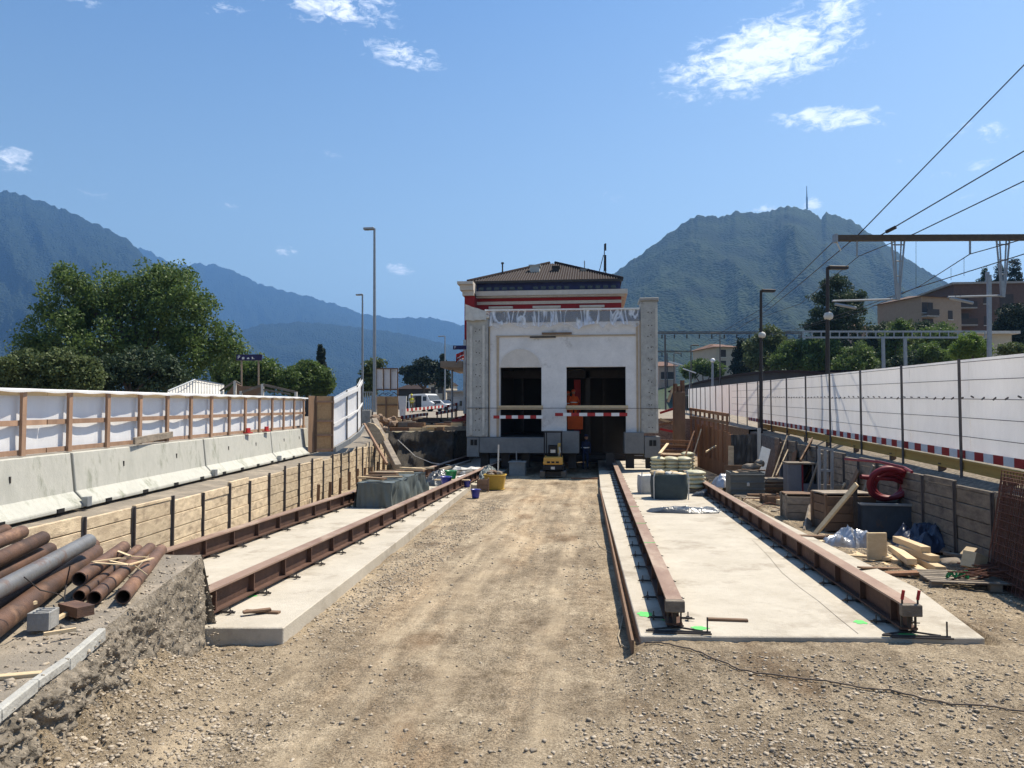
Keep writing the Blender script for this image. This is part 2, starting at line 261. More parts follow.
# ---------------------------------------------------------------- mesh builder
class MB:
    def __init__(s): s.v = []; s.f = []
    def add(s, vs, fs):
        o = len(s.v); s.v += [tuple(v) for v in vs]; s.f += [tuple(i + o for i in f) for f in fs]; return s
    def box(s, c, d, rot=None):
        x, y, z = d[0] / 2, d[1] / 2, d[2] / 2; c = Vector(c)
        vs = [Vector((a, b, e)) for a in (-x, x) for b in (-y, y) for e in (-z, z)]
        if rot is not None:
            if not hasattr(rot, 'to_3x3'): rot = Matrix.Rotation(rot, 3, 'Z')
            vs = [rot @ v for v in vs]
        return s.add([v + c for v in vs], [(0, 1, 3, 2), (4, 6, 7, 5), (0, 4, 5, 1), (2, 3, 7, 6), (0, 2, 6, 4), (1, 5, 7, 3)])
    def bb(s, x0, x1, y0, y1, z0, z1): return s.box(((x0 + x1) / 2, (y0 + y1) / 2, (z0 + z1) / 2), (abs(x1 - x0), abs(y1 - y0), abs(z1 - z0)))
    def bar(s, p, q, w, h, up=(0, 0, 1)):   # box from p to q, w across, h along up
        p = Vector(p); q = Vector(q); d = q - p; L = d.length; d.normalize(); u = Vector(up)
        if abs(d.dot(u)) > .98: u = Vector((0, 1, 0))
        r = d.cross(u).normalized(); u = r.cross(d)
        m = Matrix((r, d, u)).transposed(); return s.box((p + q) / 2, (w, L, h), m)
    def tube(s, pts, r, n=8, cap=True, hollow=0):
        pts = [Vector(p) for p in pts]; rs = r if isinstance(r, (list, tuple)) else [r] * len(pts)
        vs = []; fs = []; k = len(pts); ref = None
        for i, p in enumerate(pts):
            t = (pts[min(i + 1, k - 1)] - pts[max(i - 1, 0)]).normalized()
            if ref is None: ref = Vector((0, 0, 1)) if abs(t.z) < .9 else Vector((1, 0, 0))
            a = t.cross(ref).normalized(); b = a.cross(t); ref = b
            for j in range(n):
                th = 2 * pi * j / n; vs.append(p + (a * cos(th) + b * sin(th)) * rs[i])
        for i in range(k - 1):
            for j in range(n):
                j2 = (j + 1) % n; fs.append((i * n + j, i * n + j2, (i + 1) * n + j2, (i + 1) * n + j))
        if cap and not hollow: fs.append(tuple(range(n))[::-1]); fs.append(tuple((k - 1) * n + j for j in range(n)))
        s.add(vs, fs)
        if hollow:
            q = [pts[0], pts[-1]]; t = (pts[-1] - pts[0]).normalized()
            o = len(s.v)
            inner = MB(); inner.tube(pts, [x * hollow for x in rs], n, cap=False); s.add(inner.v, [f[::-1] for f in inner.f])
            base = o - len(vs)
            for e in (0, k - 1):
                for j in range(n):
                    j2 = (j + 1) % n; f = (base + e * n + j, base + e * n + j2, o + e * n + j2, o + e * n + j); s.f.append(f)
        return s
    def lathe(s, c, prof, n=16):
        c = Vector(c); vs = []; fs = []
        for (r, z) in prof:
            for j in range(n): vs.append(c + Vector((r * cos(2 * pi * j / n), r * sin(2 * pi * j / n), z)))
        for i in range(len(prof) - 1):
            for j in range(n):
                j2 = (j + 1) % n; fs.append((i * n + j, i * n + j2, (i + 1) * n + j2, (i + 1) * n + j))
        fs.append(tuple(range(n))[::-1]); fs.append(tuple((len(prof) - 1) * n + j for j in range(n)))
        return s.add(vs, fs)
    def prism(s, poly, a, b, ax):  # polygon of 3d points, extruded by vector
        e = Vector(ax); n = len(poly); vs = [Vector(p) for p in poly] + [Vector(p) + e for p in poly]
        return s.add(vs, [tuple(range(n))[::-1], tuple(range(n, 2 * n))] + [(i, (i + 1) % n, n + (i + 1) % n, n + i) for i in range(n)])
    def grid(s, fn, nu, nv):
        vs = [fn(i / nu, j / nv) for i in range(nu + 1) for j in range(nv + 1)]
        return s.add(vs, [(i * (nv + 1) + j, (i + 1) * (nv + 1) + j, (i + 1) * (nv + 1) + j + 1, i * (nv + 1) + j + 1) for i in range(nu) for j in range(nv)])
    def blob(s, c, d, sub=1, amp=.25, seed=0, rot=0):
        import bmesh
        bm = bmesh.new(); bmesh.ops.create_icosphere(bm, subdivisions=sub, radius=.5)
        c = Vector(c); R = Matrix.Rotation(rot, 3, 'Z'); vs = []
        for v in bm.verts:
            k = 1 + amp * noise.noise(v.co * 2.6 + Vector((seed, seed * .7, 3)))
            vs.append(c + R @ Vector((v.co.x * d[0] * k, v.co.y * d[1] * k, v.co.z * d[2] * k)))
        fs = [tuple(v.index for v in f.verts) for f in bm.faces]; bm.free(); return s.add(vs, fs)
    def mesh(s, name, m, off=None, smooth=False):
        me = bpy.data.meshes.new(name); vs = s.v if off is None else [(v[0] - off[0], v[1] - off[1], v[2] - off[2]) for v in s.v]
        me.from_pydata(vs, [], s.f); me.validate()
        if m: me.materials.append(M[m] if isinstance(m, str) else m)
        if smooth: me.polygons.foreach_set('use_smooth', [True] * len(me.polygons))
        me.update(); return me
def wloc(o):
    v = Vector(o.location); return v + wloc(o.parent) if o.parent else v
def part(name, mb, m, parent, world=True, smooth=False, bev=0, label=None):
    off = wloc(parent) if world else None
    o = bpy.data.objects.new(name, mb.mesh(name, m, off, smooth)); COL.objects.link(o); o.parent = parent
    if bev: bevel(o, bev)
    if label: o['label'] = label
    return o
def bevel(o, w):
    b = o.modifiers.new('bevel', 'BEVEL'); b.width = w; b.segments = 1; b.limit_method = 'ANGLE'; b.angle_limit = radians(40)
def tag(o, label, cat, group=None, kind=None):
    if label: o['label'] = label
    if cat: o['category'] = cat
    if group: o['group'] = group
    if kind: o['kind'] = kind
    return o
def thing(name, loc, label, cat, group=None, rz=0):
    o = bpy.data.objects.new(name, None); o.empty_display_size = .3; COL.objects.link(o); o.location = loc; o.rotation_euler = (0, 0, rz)
    return tag(o, label, cat, group)
def single(name, mb, m, label, cat, group=None, smooth=False, bev=0, kind=None, origin=None):
    if origin is None:
        xs = [v[0] for v in mb.v]; ys = [v[1] for v in mb.v]; zs = [v[2] for v in mb.v]
        origin = ((min(xs) + max(xs)) / 2, (min(ys) + max(ys)) / 2, min(zs))
    o = bpy.data.objects.new(name, mb.mesh(name, m, origin, smooth)); COL.objects.link(o); o.location = origin
    if bev: bevel(o, bev)
    return tag(o, label, cat, group, kind)
def struct(name, mb, m, smooth=False): return single(name, mb, m, None, None, kind='structure', smooth=smooth, origin=(0, 0, 0))
def dup(root, loc, rz=None, label=None, group=None, scale=None):
    r = root.copy(); COL.objects.link(r); r.location = loc
    if rz is not None: r.rotation_euler = (0, 0, rz)
    if scale: r.scale = scale
    if label: r['label'] = label
    if group: r['group'] = group
    for ch in list(root.children):
        c = ch.copy(); COL.objects.link(c); c.parent = r
        for g in list(ch.children):
            d = g.copy(); COL.objects.link(d); d.parent = c
    return r
def fn(x, y=0, z=0, s=1): return noise.noise(Vector((x * s, y * s, z * s)))
def fr(x, y, s=1, o=4): return noise.fractal(Vector((x * s, y * s, 7.3)), 1.0, 2.0, o)
def lerp(a, b, t): return a + (b - a) * t
def interp(tab, x):
    if x <= tab[0][0]: return tab[0][1]
    for (a, u), (b, v) in zip(tab, tab[1:]):
        if x <= b: return u + (v - u) * (x - a) / (b - a)
    return tab[-1][1]

def striped_part(name, pts, h, parent, th=.03, nrm=None):
    """one continuous board; alternate stretches carry the red or the white paint"""
    off = wloc(parent); pts = [Vector(p) for p in pts]; n = len(pts); vs = []; d0 = (pts[-1] - pts[0]).normalized(); s = Vector((d0.y, -d0.x, 0)).normalized() * th / 2
    for p in pts:
        for (k, z) in ((1, -h / 2), (1, h / 2), (-1, h / 2), (-1, -h / 2)): vs.append(tuple(p + s * k + Vector((0, 0, z)) - off))
    fs = []; mi = []
    for i in range(n - 1):
        for j in range(4): fs.append((i * 4 + j, i * 4 + (j + 1) % 4, (i + 1) * 4 + (j + 1) % 4, (i + 1) * 4 + j)); mi.append(i % 2)
    fs += [(3, 2, 1, 0), tuple((n - 1) * 4 + j for j in range(4))]; mi += [0, (n - 2) % 2]
    me = bpy.data.meshes.new(name); me.from_pydata(vs, [], fs); me.materials.append(M['red_paint']); me.materials.append(M['white_paint']); me.polygons.foreach_set('material_index', mi); me.update()
    o = bpy.data.objects.new(name, me); COL.objects.link(o); o.parent = parent; return o

mat('tile_glint', (.085, .073, .068), (.05, .043, .041), 6, .9, bump=.3, bscale=20)  # ribs toned lighter than the roof, sun glint put into the colour
mat('concrete_rough', (.47, .46, .42), (.30, .295, .275), 3, .92, bump=.6, bscale=22, c3=(.20, .195, .18), s3=2.6, f3=.56, speck=.5)
mat('soil_patch', (.20, .16, .12), (.12, .10, .08), 4, .95, bump=.5, bscale=30)
mat('plaster_warm', (.66, .61, .55), (.54, .50, .45), 2, .92, bump=.2, bscale=30)

def plastic_mat():
    m = mat('draped_plastic', (.80, .82, .86), (.55, .58, .64), 3, .2, bump=.9, bscale=5, spec=.8, stretch=(1, 1, .35)); nt = m.node_tree; N = nt.nodes; L = nt.links
    tc = [n for n in N if n.type == 'TEX_COORD'][0]; mp = N.new('ShaderNodeMapping'); mp.inputs['Scale'].default_value = (2.2, 2.2, .55); mp.inputs['Rotation'].default_value = (0, .5, 0); L.new(tc.outputs['Object'], mp.inputs[0])
    n = N.new('ShaderNodeTexNoise'); n.inputs['Scale'].default_value = .9; n.inputs['Detail'].default_value = 4; n.inputs['Distortion'].default_value = .8; L.new(mp.outputs[0], n.inputs[0])
    r = N.new('ShaderNodeMapRange'); r.inputs[1].default_value = .15; r.inputs[2].default_value = .62; r.inputs[3].default_value = .22; r.inputs[4].default_value = .98; a1 = N.new('ShaderNodeMath'); a1.operation = 'SUBTRACT'; L.new(n.outputs[0], a1.inputs[0]); a1.inputs[1].default_value = .5
    a2 = N.new('ShaderNodeMath'); a2.operation = 'ABSOLUTE'; L.new(a1.outputs[0], a2.inputs[0]); r.inputs[1].default_value = .0; r.inputs[2].default_value = .06; r.inputs[3].default_value = 1.0; r.inputs[4].default_value = .30
    L.new(a2.outputs[0], r.inputs[0]); L.new(r.outputs[0], N['Principled BSDF'].inputs['Alpha'])
plastic_mat()
# ================================================================ THE SETTING
def sstep(a, b, x):
    t = min(1, max(0, (x - a) / (b - a))); return t * t * (3 - 2 * t)
ZL = [(-30, 1.2), (10, 1.22), (30, 1.42), (41, 2.0), (60, 2.55), (90, 3.3), (130, 4.0), (200, 4.2), (20000, 4.2)]
ZR = [(-30, 1.35), (10, 1.4), (15, 1.5), (41, 2.15), (90, 3.3), (130, 4.0), (200, 4.2), (20000, 4.2)]
def zU(x, y): return lerp(interp(ZL, y), interp(ZR, y), sstep(-5, 6, x))
LEDGE = [(-30, -2.6), (3.9, -3.85), (4.95, -4.08), (7.4, -4.70), (9.2, -4.93), (9.35, -4.98)]
YE_ = 9.35
LEDGEZ = [(-30, .8), (5.0, .82), (7.4, .90), (9.35, 1.08)]
WL = [(9.35, -7.58), (13.0, -7.9), (39.5, -10.9), (41, -11.0)]      # timber retaining wall on the left
WR = [(4, 6.65), (13.5, 6.95), (33, 7.7), (41, 8.0)]               # timber retaining wall on the right

# pit floor
ys = [-12 + .5 * i for i in range(28)] + [2 + .5 * i for i in range(5)] + [4.5 + .034 * i for i in range(225)] + [12.15 + .075 * i for i in range(63)] + [16.85 + .35 * i for i in range(76)] + [44 + i for i in range(20)]
xs = [-13 + .4 * i for i in range(20)] + [-5 + .036 * i for i in range(334)] + [7.0 + .4 * i for i in range(9)]
def zpit(x, y):
    z = .025 * fr(x, y, .5, 3) + .014 * fr(x, y, 4, 4) * (1 if y < 17 else .4) + (.012 * fr(x, y, 13, 3) if y < 13 else 0)
    rut = 0
    for c in (-2.75, -1.0):
        rut += math.exp(-((x - c - .12 * sin(y * .23)) / .28) ** 2)
    z -= .03 * rut * (.6 + .4 * fn(x, y, 0, .8))
    # rubble sloping up against the bank
    if y < 10:
        d = x - interp(LEDGE, y); wr = 1.1 + .5 * (1 - sstep(5.5, 8, y))
        if d < wr: z += .38 * max(0, 1 - max(0, d) / wr) ** 2 * (1 + .5 * fr(x, y, 2.5, 4)) * (1 - sstep(7.6, 8.8, y))
    z += .155 * sstep(.2, .75, x) * sstep(7.2, 9.0, y) * (1 - sstep(9.6, 10.2, y) * (1 if x < 4.8 else 0))
    if x > 4.9: z -= .09 * sstep(4.9, 6.5, x) * sstep(9, 12, y)
    return z
b = MB(); nx = len(xs); b.add([(x, y, zpit(x, y)) for y in ys for x in xs], [(j * nx + i, j * nx + i + 1, (j + 1) * nx + i + 1, (j + 1) * nx + i) for j in range(len(ys) - 1) for i in range(nx - 1)])
struct('pit_floor', b, 'dirt', True)
def sheet(name, yl, xf, m, zf=zU, sm=True):
    b = MB(); rows = [[(x, y, zf(x, y)) for x in xf(y)] for y in yl]; n = len(rows[0])
    b.add([v for r in rows for v in r], [(j * n + i, j * n + i + 1, (j + 1) * n + i + 1, (j + 1) * n + i) for j in range(len(rows) - 1) for i in range(n - 1)])
    return struct(name, b, m, sm)
# bank the pipes lie on
def zledge(x, y):
    z = interp(LEDGEZ, y); e = interp(LEDGE, y)
    return lerp(z, 1.2, sstep(1.5, 3.3, e - x)) + .02 * fr(x, y, 1.5, 4)
def xled(y):
    e = interp(LEDGE, y); return [e - t for t in [260, 60, 20, 10, 7, 6, 5]] + [e - 4.5 + .1125 * i for i in range(41)]
sheet('upper_ground', [-30, -10, 0, 2, 3] + [3.5 + .1 * i for i in range(58)] + [9.35], xled, 'asphalt_worn', zledge)
b = MB()
def side(u, v):
    y = lerp(-4, 9.33, u); e = interp(LEDGE, y); zt = zledge(e, y) - .0
    k = 1 - v; sl = .04 * min(1, v * 7) + .20 * (v ** 1.8) * (1 - .5 * sstep(6, 9.3, y))
    r = (fr(y, v * 1.4, 2.2, 5) * .10 + fr(y, v * 2.2, 9, 4) * .055 + fr(y, v * 3, 30, 3) * .03) * (1 - .6 * sstep(6.3, 8.3, y)) * min(1, v * 6)
    return (e + sl + r + .0, y + r * .3, lerp(zt, -.06, v))
b.grid(side, 900, 44)
def endf(u, v):
    x = lerp(-4.96, -13, u); zt = zledge(x, 9.34)
    r = (fr(x, v * 1.2, 1.6, 5) * .10) * min(1, v * 6) * min(1, u * 20)
    return (x + (interp([(0, 0), (1, .2)], v) if u == 0 else 0), 9.33 + .12 * v + r, lerp(zt, -.06, v))
b.grid(endf, 90, 20)
struct('earth_bank', b, 'bank_earth', True)
# thin old pavement edge standing along the lip of the bank
b = MB()
yy = 2.0
while yy < 6.2:
    L = random.uniform(.5, 1.1); e0 = interp(LEDGE, yy); e1 = interp(LEDGE, yy + L); hz = random.uniform(.07, .13)
    p = Vector((e0 + .015, yy, zledge(e0, yy) - hz / 2 + .035)); q = Vector((e1 + .015, min(9.7, yy + L - .01), zledge(e1, yy + L) - hz / 2 + .035))
    b.bar(p, q, .07, hz)
    yy += L - .012
single('pavement_edge', b, 'concrete_rough', 'pale concrete edge strip along the lip of the earth bank at lower left', 'kerb', bev=.01)
def zwl(x, y):
    d = interp(WL, y) - .06 - x; return -.2 if d < .01 else zU(x, y) - .05 * (1 - sstep(.2, 1.2, d)) + .012 * fr(x, y, 3, 4)
def zwr(x, y):
    d = x - interp(WR, y) - .06; return -.2 if d < .01 else zU(x, y) - (.34 if y < 34 else .1) * (1 - sstep(.3, 1.5, d)) + .02 * fr(x, y, 3, 4)
sheet('upper_ground', [9.35, 9.6, 9.9] + [10 + .25 * i for i in range(124)] + [41], lambda y: [-300, -100, -40, -20, -15] + [interp(WL, y) - 2.4 + .14 * i for i in range(17)] + [interp(WL, y) - .08, interp(WL, y) - .06], 'asphalt_worn', zwl)
sheet('upper_ground', [-30, -10, 3.9] + [4 + i for i in range(37)] + [41], lambda y: [interp(WR, y) + .06] + [interp(WR, y) + .08 + .3 * i for i in range(14)] + [14, 18, 30, 100, 300], 'bank_earth', zwr)  # darker earth here stands in for the shadow below the fence
FY = [41, 41.6, 42.5, 44, 47, 50, 55, 60, 70, 80, 90, 100, 115, 130, 160, 200, 260]
sheet('upper_ground', FY, lambda y: [-300, -100, -50, -30, -20, -15, -11, -10, -9.3, -8.6, -8, -7.5], 'asphalt_worn')
sheet('upper_ground', FY, lambda y: [8, 9, 10, 12, 16, 25, 50, 100, 300], 'asphalt_worn')
sheet('upper_ground', [62, 65, 70, 80, 90, 100, 115, 130, 160, 200, 260], lambda y: [-7.5, -5, -2, 0, 3, 6, 8], 'asphalt_worn')
b = MB(); b.grid(lambda u, v: (-7.5 + .15 * fr(u * 20, v * 2, 1, 4), lerp(40.4, 62.2, u), lerp(zU(-7.5, lerp(41, 62, u)), -.1, v)), 40, 8)
b.grid(lambda u, v: (lerp(-7.6, 8.1, u), 62 + .2 * fr(u * 16, v * 2, 1, 4), lerp(zU(lerp(-7.5, 8, u), 62), -.1, v)), 40, 8)
b.grid(lambda u, v: (8, lerp(41, 62.2, u), lerp(zU(8, lerp(41, 62, u)), -.1, v)), 20, 4)
struct('earth_bank', b, 'bank_earth', True)
b = MB(); R0 = 16000
b.add([(-R0, 260, 4.2), (R0, 260, 4.2), (R0, R0, 4.2), (-R0, R0, 4.2), (-R0, -3000, 1.2), (-300, -3000, 1.2), (-300, 260, 4.2), (-R0, 260, 4.2), (300, -3000, 1.2), (R0, -3000, 1.2), (R0, 260, 4.2), (300, 260, 4.2)],
      [(0, 1, 2, 3), (4, 5, 6, 7), (8, 9, 10, 11)])
b.add([(-300, -3000, 1.1), (300, -3000, 1.1), (300, -30, 1.1), (-300, -30, 1.1)], [(0, 1, 2, 3)])
struct('ground', b, 'far_ground')
# excavated face at the far left of the pit
b = MB()
def bankf(u, v):
    x = lerp(-11.2, -7.4, u); zt = zU(x, 41); yb = 41 - .9 * v - .6 * sin(pi * u * 2) * v
    r = fr(x, v * 2, 1.4, 5) * .42 * min(1, .25 + v * 4)
    return (x + r * .3, yb + r - (.6 * (1 - u) ** 3), lerp(zt + .02 + .10 * fr(x, 0, 2.2, 4), -.1, v))
b.grid(bankf, 150, 14); struct('earth_bank', b, 'shaded_earth', True)

# ---- mountains
def mountain(name, pts, D, fr_d, bk_d, m, rough=1.0, cols=420, rows=70, seed=0, spurs=()):
    b = MB(); x0, x1 = pts[0][0], pts[-1][0]; vs = []
    for i in range(cols + 1):
        px = lerp(x0, x1, i / cols); py = interp(pts, px)
        R = P(px, py, D); h = max(1, R.z); dirn = Vector((R.x, R.y, 0)).normalized()
        h0 = h; h += rough * h * .014 * fr(i * .22 + seed, 0, 1, 5)
        for j in range(rows + 1):
            t = j / rows
            if t < .86:
                q = t / .86; dist = fr_d * (1 - q); z = h0 * (q ** 1.25) + (h - h0) * q ** 14
                wx = R.x - dirn.x * dist; wy = R.y - dirn.y * dist
                k = min(1, 3.2 * (1 - q)) * min(1, q * 3); env = k
                n1 = noise.ridged_multi_fractal(Vector(((px + q * 60 * sin(seed + px * .01)) * 2.3 / 300 + seed + q * 1.2, q * .7, seed)), 1, 2.3, 3, 1, 2)
                n2 = fr(wx, wy, 1 / 70, 5)
                z += rough * h * (.17 * env * (n1 - 1.0) + (.012 * n2 + .010 * fr(wx, wy, 1 / 22, 3)) * min(1, 8 * (1 - q)))
                if q > .93: z = min(z, h)
            else:
                q = (t - .86) / .14; dist = -bk_d * q; z = h * (1 - q ** 1.1)
                wx = R.x - dirn.x * dist; wy = R.y - dirn.y * dist
            vs.append((wx, wy, max(z, -1) if j else 0))
    n = rows + 1
    b.add(vs, [(i * n + j, (i + 1) * n + j, (i + 1) * n + j + 1, i * n + j + 1) for i in range(cols) for j in range(rows)])
    return struct(name, b, m, True)
def forest_mat(name, c1, c2, sc, bd):
    m = mat(name, c1, c2, sc, .95, world=True, detail=8, contrast=.2, spec=.05); nt = m.node_tree; N = nt.nodes; L = nt.links
    tc = [n for n in N if n.type == 'TEX_COORD'][0]; vo = N.new('ShaderNodeTexVoronoi'); vo.inputs['Scale'].default_value = sc * 16; L.new(tc.outputs['Object'], vo.inputs[0])
    bp = N.new('ShaderNodeBump'); bp.invert = True; bp.inputs['Strength'].default_value = 1; bp.inputs['Distance'].default_value = bd; L.new(vo.outputs['Distance'], bp.inputs['Height']); L.new(bp.outputs[0], N['Principled BSDF'].inputs['Normal'])
forest_mat('forest_near', (.040, .056, .027), (.012, .018, .012), .008, 5)
forest_mat('forest_far', (.028, .042, .026), (.014, .022, .016), .006, 16)
mountain('mountain', [(530, 345), (560, 318), (585, 297), (612, 274), (640, 254), (660, 239), (680, 225), (690, 218), (702, 214), (724, 216), (735, 211), (760, 213), (774, 209), (788, 205), (800, 207), (815, 213), (821, 218), (826, 213), (850, 219), (868, 231), (885, 243), (905, 257), (922, 267), (932, 273), (950, 284), (965, 297), (1000, 318), (1060, 345), (1110, 370)], 2300, 1500, 900, 'forest_near', 1.0, 460, 90, 3)
mountain('mountain', [(-260, 215), (-150, 190), (-60, 186), (0, 190), (12, 190), (25, 194), (35, 198), (55, 205), (80, 216), (110, 229), (128, 238), (134, 246), (146, 256), (180, 284), (220, 318), (260, 350), (300, 375), (330, 395)], 3900, 2300, 900, 'forest_far', 1.2, 360, 80, 11)
mountain('mountain', [(90, 275), (130, 252), (141, 248), (150, 250), (160, 258), (180, 264), (200, 263), (220, 265), (240, 274), (256, 282), (275, 288), (300, 294), (330, 303), (365, 314), (400, 318), (430, 317), (465, 325), (520, 338), (600, 352), (700, 372)], 6900, 2600, 1000, 'forest_far', 1.5, 360, 70, 23)
mountain('mountain', [(150, 352), (200, 342), (245, 329), (262, 324), (300, 322), (350, 326), (400, 333), (440, 342), (470, 349), (520, 364), (580, 384), (620, 398)], 4600, 1700, 800, 'forest_far', 1.3, 300, 70, 31)

# ---- haze: one box of even air round everything
b = MB(); b.bb(-17500, 17500, -4500, 15500, -2, 1560)
m = bpy.data.materials.new('haze_air'); m.use_nodes = True; N = m.node_tree.nodes; N.clear()
o_ = N.new('ShaderNodeOutputMaterial'); pv = N.new('ShaderNodeVolumePrincipled'); pv.inputs['Density'].default_value = 1.35e-4
pv.inputs['Color'].default_value = (.20, .45, .95, 1); pv.inputs['Anisotropy'].default_value = .25
m.node_tree.links.new(pv.outputs[0], o_.inputs['Volume'])
hz = single('haze', b, m, None, None, kind='stuff', origin=(0, 0, 0)); hz['label'] = 'blue summer haze in front of the mountains'; hz['category'] = 'haze'

# ---- concrete slabs carrying the slide beams
b = MB()
SLz = .20
def slabpoly(b, pts, z0, z1): b.prism([(p[0], p[1], z0) for p in pts], 0, 0, (0, 0, z1 - z0))
slabpoly(b, [tuple(G(640, 636, .2))[:2], tuple(G(985, 638, .2))[:2], (4.95, 12.5), (4.6, 22), (4.5, 34), (4.5, 62), (.2, 62), (.22, 28.4)], -.1, SLz)
o = struct('concrete_slab', b, 'concrete_slab'); bevel(o, .012)
b = MB(); slabpoly(b, [(-7.5, 9.5), (-4.9, 9.22), (-3.88, 9.33), (-4.72, 29.2), (-4.3, 29.3), (-4.3, 62), (-8.6, 62), (-8.4, 20)], -.1, SLz + .002)
o = struct('concrete_slab', b, 'concrete_slab'); bevel(o, .012)
# shutter board along the left edge of the right slab
b = MB(); b.bar((.44, 9.2, .07), (.2, 28.4, .07), .03, .3)
single('shutter_board', b, 'wood_brown', 'long brown shuttering board along the left edge of the right concrete slab', 'board')

# ---- slide beams
def beam(x, y0, y1, label):
    t = thing('slide_beam', (x, y0, SLz), label, 'steel beam', 'steel beams laid along the concrete slabs')
    L = y1 - y0; W = .20; z0 = .06; z1 = .38
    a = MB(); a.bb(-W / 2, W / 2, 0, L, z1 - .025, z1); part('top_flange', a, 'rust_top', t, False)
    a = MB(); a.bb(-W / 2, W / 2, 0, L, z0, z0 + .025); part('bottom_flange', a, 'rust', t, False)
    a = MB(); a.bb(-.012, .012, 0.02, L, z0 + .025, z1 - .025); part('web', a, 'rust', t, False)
    y = .35; a = MB(); r = MB(); st = MB(); k = 0
    while y < L - .2:
        if k < 24:
            a = MB(); a.box((0, y, (z0 + z1) / 2), (W - .02, .025, z1 - z0 - .06)); part('stiffener', a, 'rust', t, False)
            r = MB()
            r.tube([(-.30, y + .1, .03), (.30, y + .1, .03)], .008, 6); r.tube([(-.28, y + .16, .03), (.28, y + .16, .03)], .008, 6)
            for s in (-1, 1): r.tube([(s * .22, y + .13, 0), (s * .22, y + .13, .11)], .008, 6); r.box((s * .22, y + .13, .04), (.04, .10, .015))
            part('tie_rod', r, 'steel_dark', t, False)
        y += 1.12; k += 1
    a = MB(); a.bb(-.022, .022, -0.01, .015, z0 + .025, z1 - .025); a.bb(-W / 2 + .01, -W / 2 + .03, 0.01, .04, z0 + .025, z1 - .025); a.bb(W / 2 - .03, W / 2 - .01, 0.01, .04, z0 + .025, z1 - .025); part('end_plate', a, 'steel_dark', t, False)
    for k in range(0, int(L), 2):
        a = MB(); 
    a = MB(); yy = .6
    while yy < L: a.box((0, yy, .03), (.18, .2, .06)); yy += 1.12
    part('packing_shim', a, 'steel_dark', t, False)
    return t
r1 = beam(.98, 9.75, 44, 'rusty steel beam running straight under the right opening of the white building front')
r2 = beam(3.79, 9.85, 44, 'rusty steel beam at far right with two small red clamps on its end block')
bl = beam(-5.07, 9.4, 44, 'rusty steel beam near the inner edge of the left slab, beside the yellow tub')
bl.rotation_euler = (0, 0, -.009)
al = beam(-7.25, 9.9, 44, 'rusty steel beam closest to the left timber retaining wall')
for t, nm in ((r1, 0), (r2, 1)):
    a = MB(); a.box((0, -.055, .31), (.235, .10, .14)); part('end_block', a, 'wood_grey', t, False, bev=.008)
    a = MB(); 
    for s in (-1, 1): a.tube([(s * .33, -.08, .02), (s * -.1 + .02, .1, .03)], .012, 6)
    a.tube([(-.36, -.12, .02), (.42, -.12, .02)], .014, 6); a.tube([(-.28, -.2, .02), (.42, -.2, .02)], .012, 6); a.tube([(.38, -.12, 0), (.38, -.12, .2)], .01, 6); part('base_rod', a, 'steel_dark', t, False)
for s in (-.09, .09):
    a = MB(); a.tube([(s, -.03, .37), (s, -.03, .43)], .012, 6); part('clamp_screw', a, 'steel_dark', r2, False)
    a = MB(); a.tube([(s, -.03, .43), (s + .02, -.03, .54)], .02, 8); part('clamp_handle', a, 'red_paint', r2, False)
# green survey spray on slab
def patch(px, py, w, h, z=SLz + .004):
    p = G(px, py, z); a = MB(); n = 18; k = [p + Vector((cos(i / n * 2 * pi) * w * (.6 + .5 * random.random()), sin(i / n * 2 * pi) * h * (.6 + .5 * random.random()), 0)) for i in range(n)]
    a.add(k, [tuple(range(n))]); return a
a = MB()
for (px, py, w, h) in ((645, 614, .12, .16), (700, 628, .12, .10), (860, 622, .10, .10), (908, 634, .14, .06), (250, 596, .12, .08), (668, 620, .1, .05)):
    q = patch(px, py, w, h); a.add(q.v, q.f)
struct('survey_paint', a, 'green_paint')
a = MB()
for y in (14.0, 16.5, 19.5): a.box((.98, y, SLz + .383), (.198, .03, .004))
struct('survey_paint', a, 'green_paint')

# ---- timber retaining walls
def soldier_wall(tab, y0, y1, step, ztop, wood, label, facing, zbot=0.0, jit=.12):
    xm = interp(tab, y0); t = thing('retaining_wall', (xm, y0, 0), label, 'retaining wall')
    y = y0; i = 0
    while y < y1 - .01:
        ya = y; yb = min(y1, y + step * random.uniform(.93, 1.07)); pa = Vector((interp(tab, ya), ya, 0)); pb = Vector((interp(tab, yb), yb, 0))
        zt = ztop((ya + yb) / 2) + random.uniform(-jit, jit) * .5; d = (pb - pa).normalized()
        a = MB(); z = zbot; h = .0
        while z < zt - .02:
            hh = min(zt - z, random.uniform(.20, .27)); off = random.uniform(-.012, .012); q = Vector((off, 0, 0))
            a.bar(pa + d * .08 + q + Vector((0, 0, z + hh / 2)), pb - d * .03 + q + Vector((0, 0, z + hh / 2 + random.uniform(-.006, .006))), .07, hh - .014); z += hh
        part('plank_panel', a, wood, t, bev=.006)
        a = MB(); n = Vector((facing, 0, 0)); c = pa + n * .07; z2 = zt + random.uniform(-.04, .10)
        a.bb(c.x - n.x * .03, c.x - n.x * .018, c.y - .045, c.y + .045, zbot, z2); a.bb(c.x - n.x * .018, c.x + n.x * .02, c.y - .01, c.y + .01, zbot, z2)
        part('steel_post', a, 'steel_post', t); y = yb; i += 1
    return t
soldier_wall(WL, 9.42, 39.6, 1.45, lambda y: interp([(9, 1.29), (16, 1.30), (39.6, 1.5)], y), 'wood_yellow', 'sunlit timber plank retaining wall with steel posts on the left of the pit', 1)
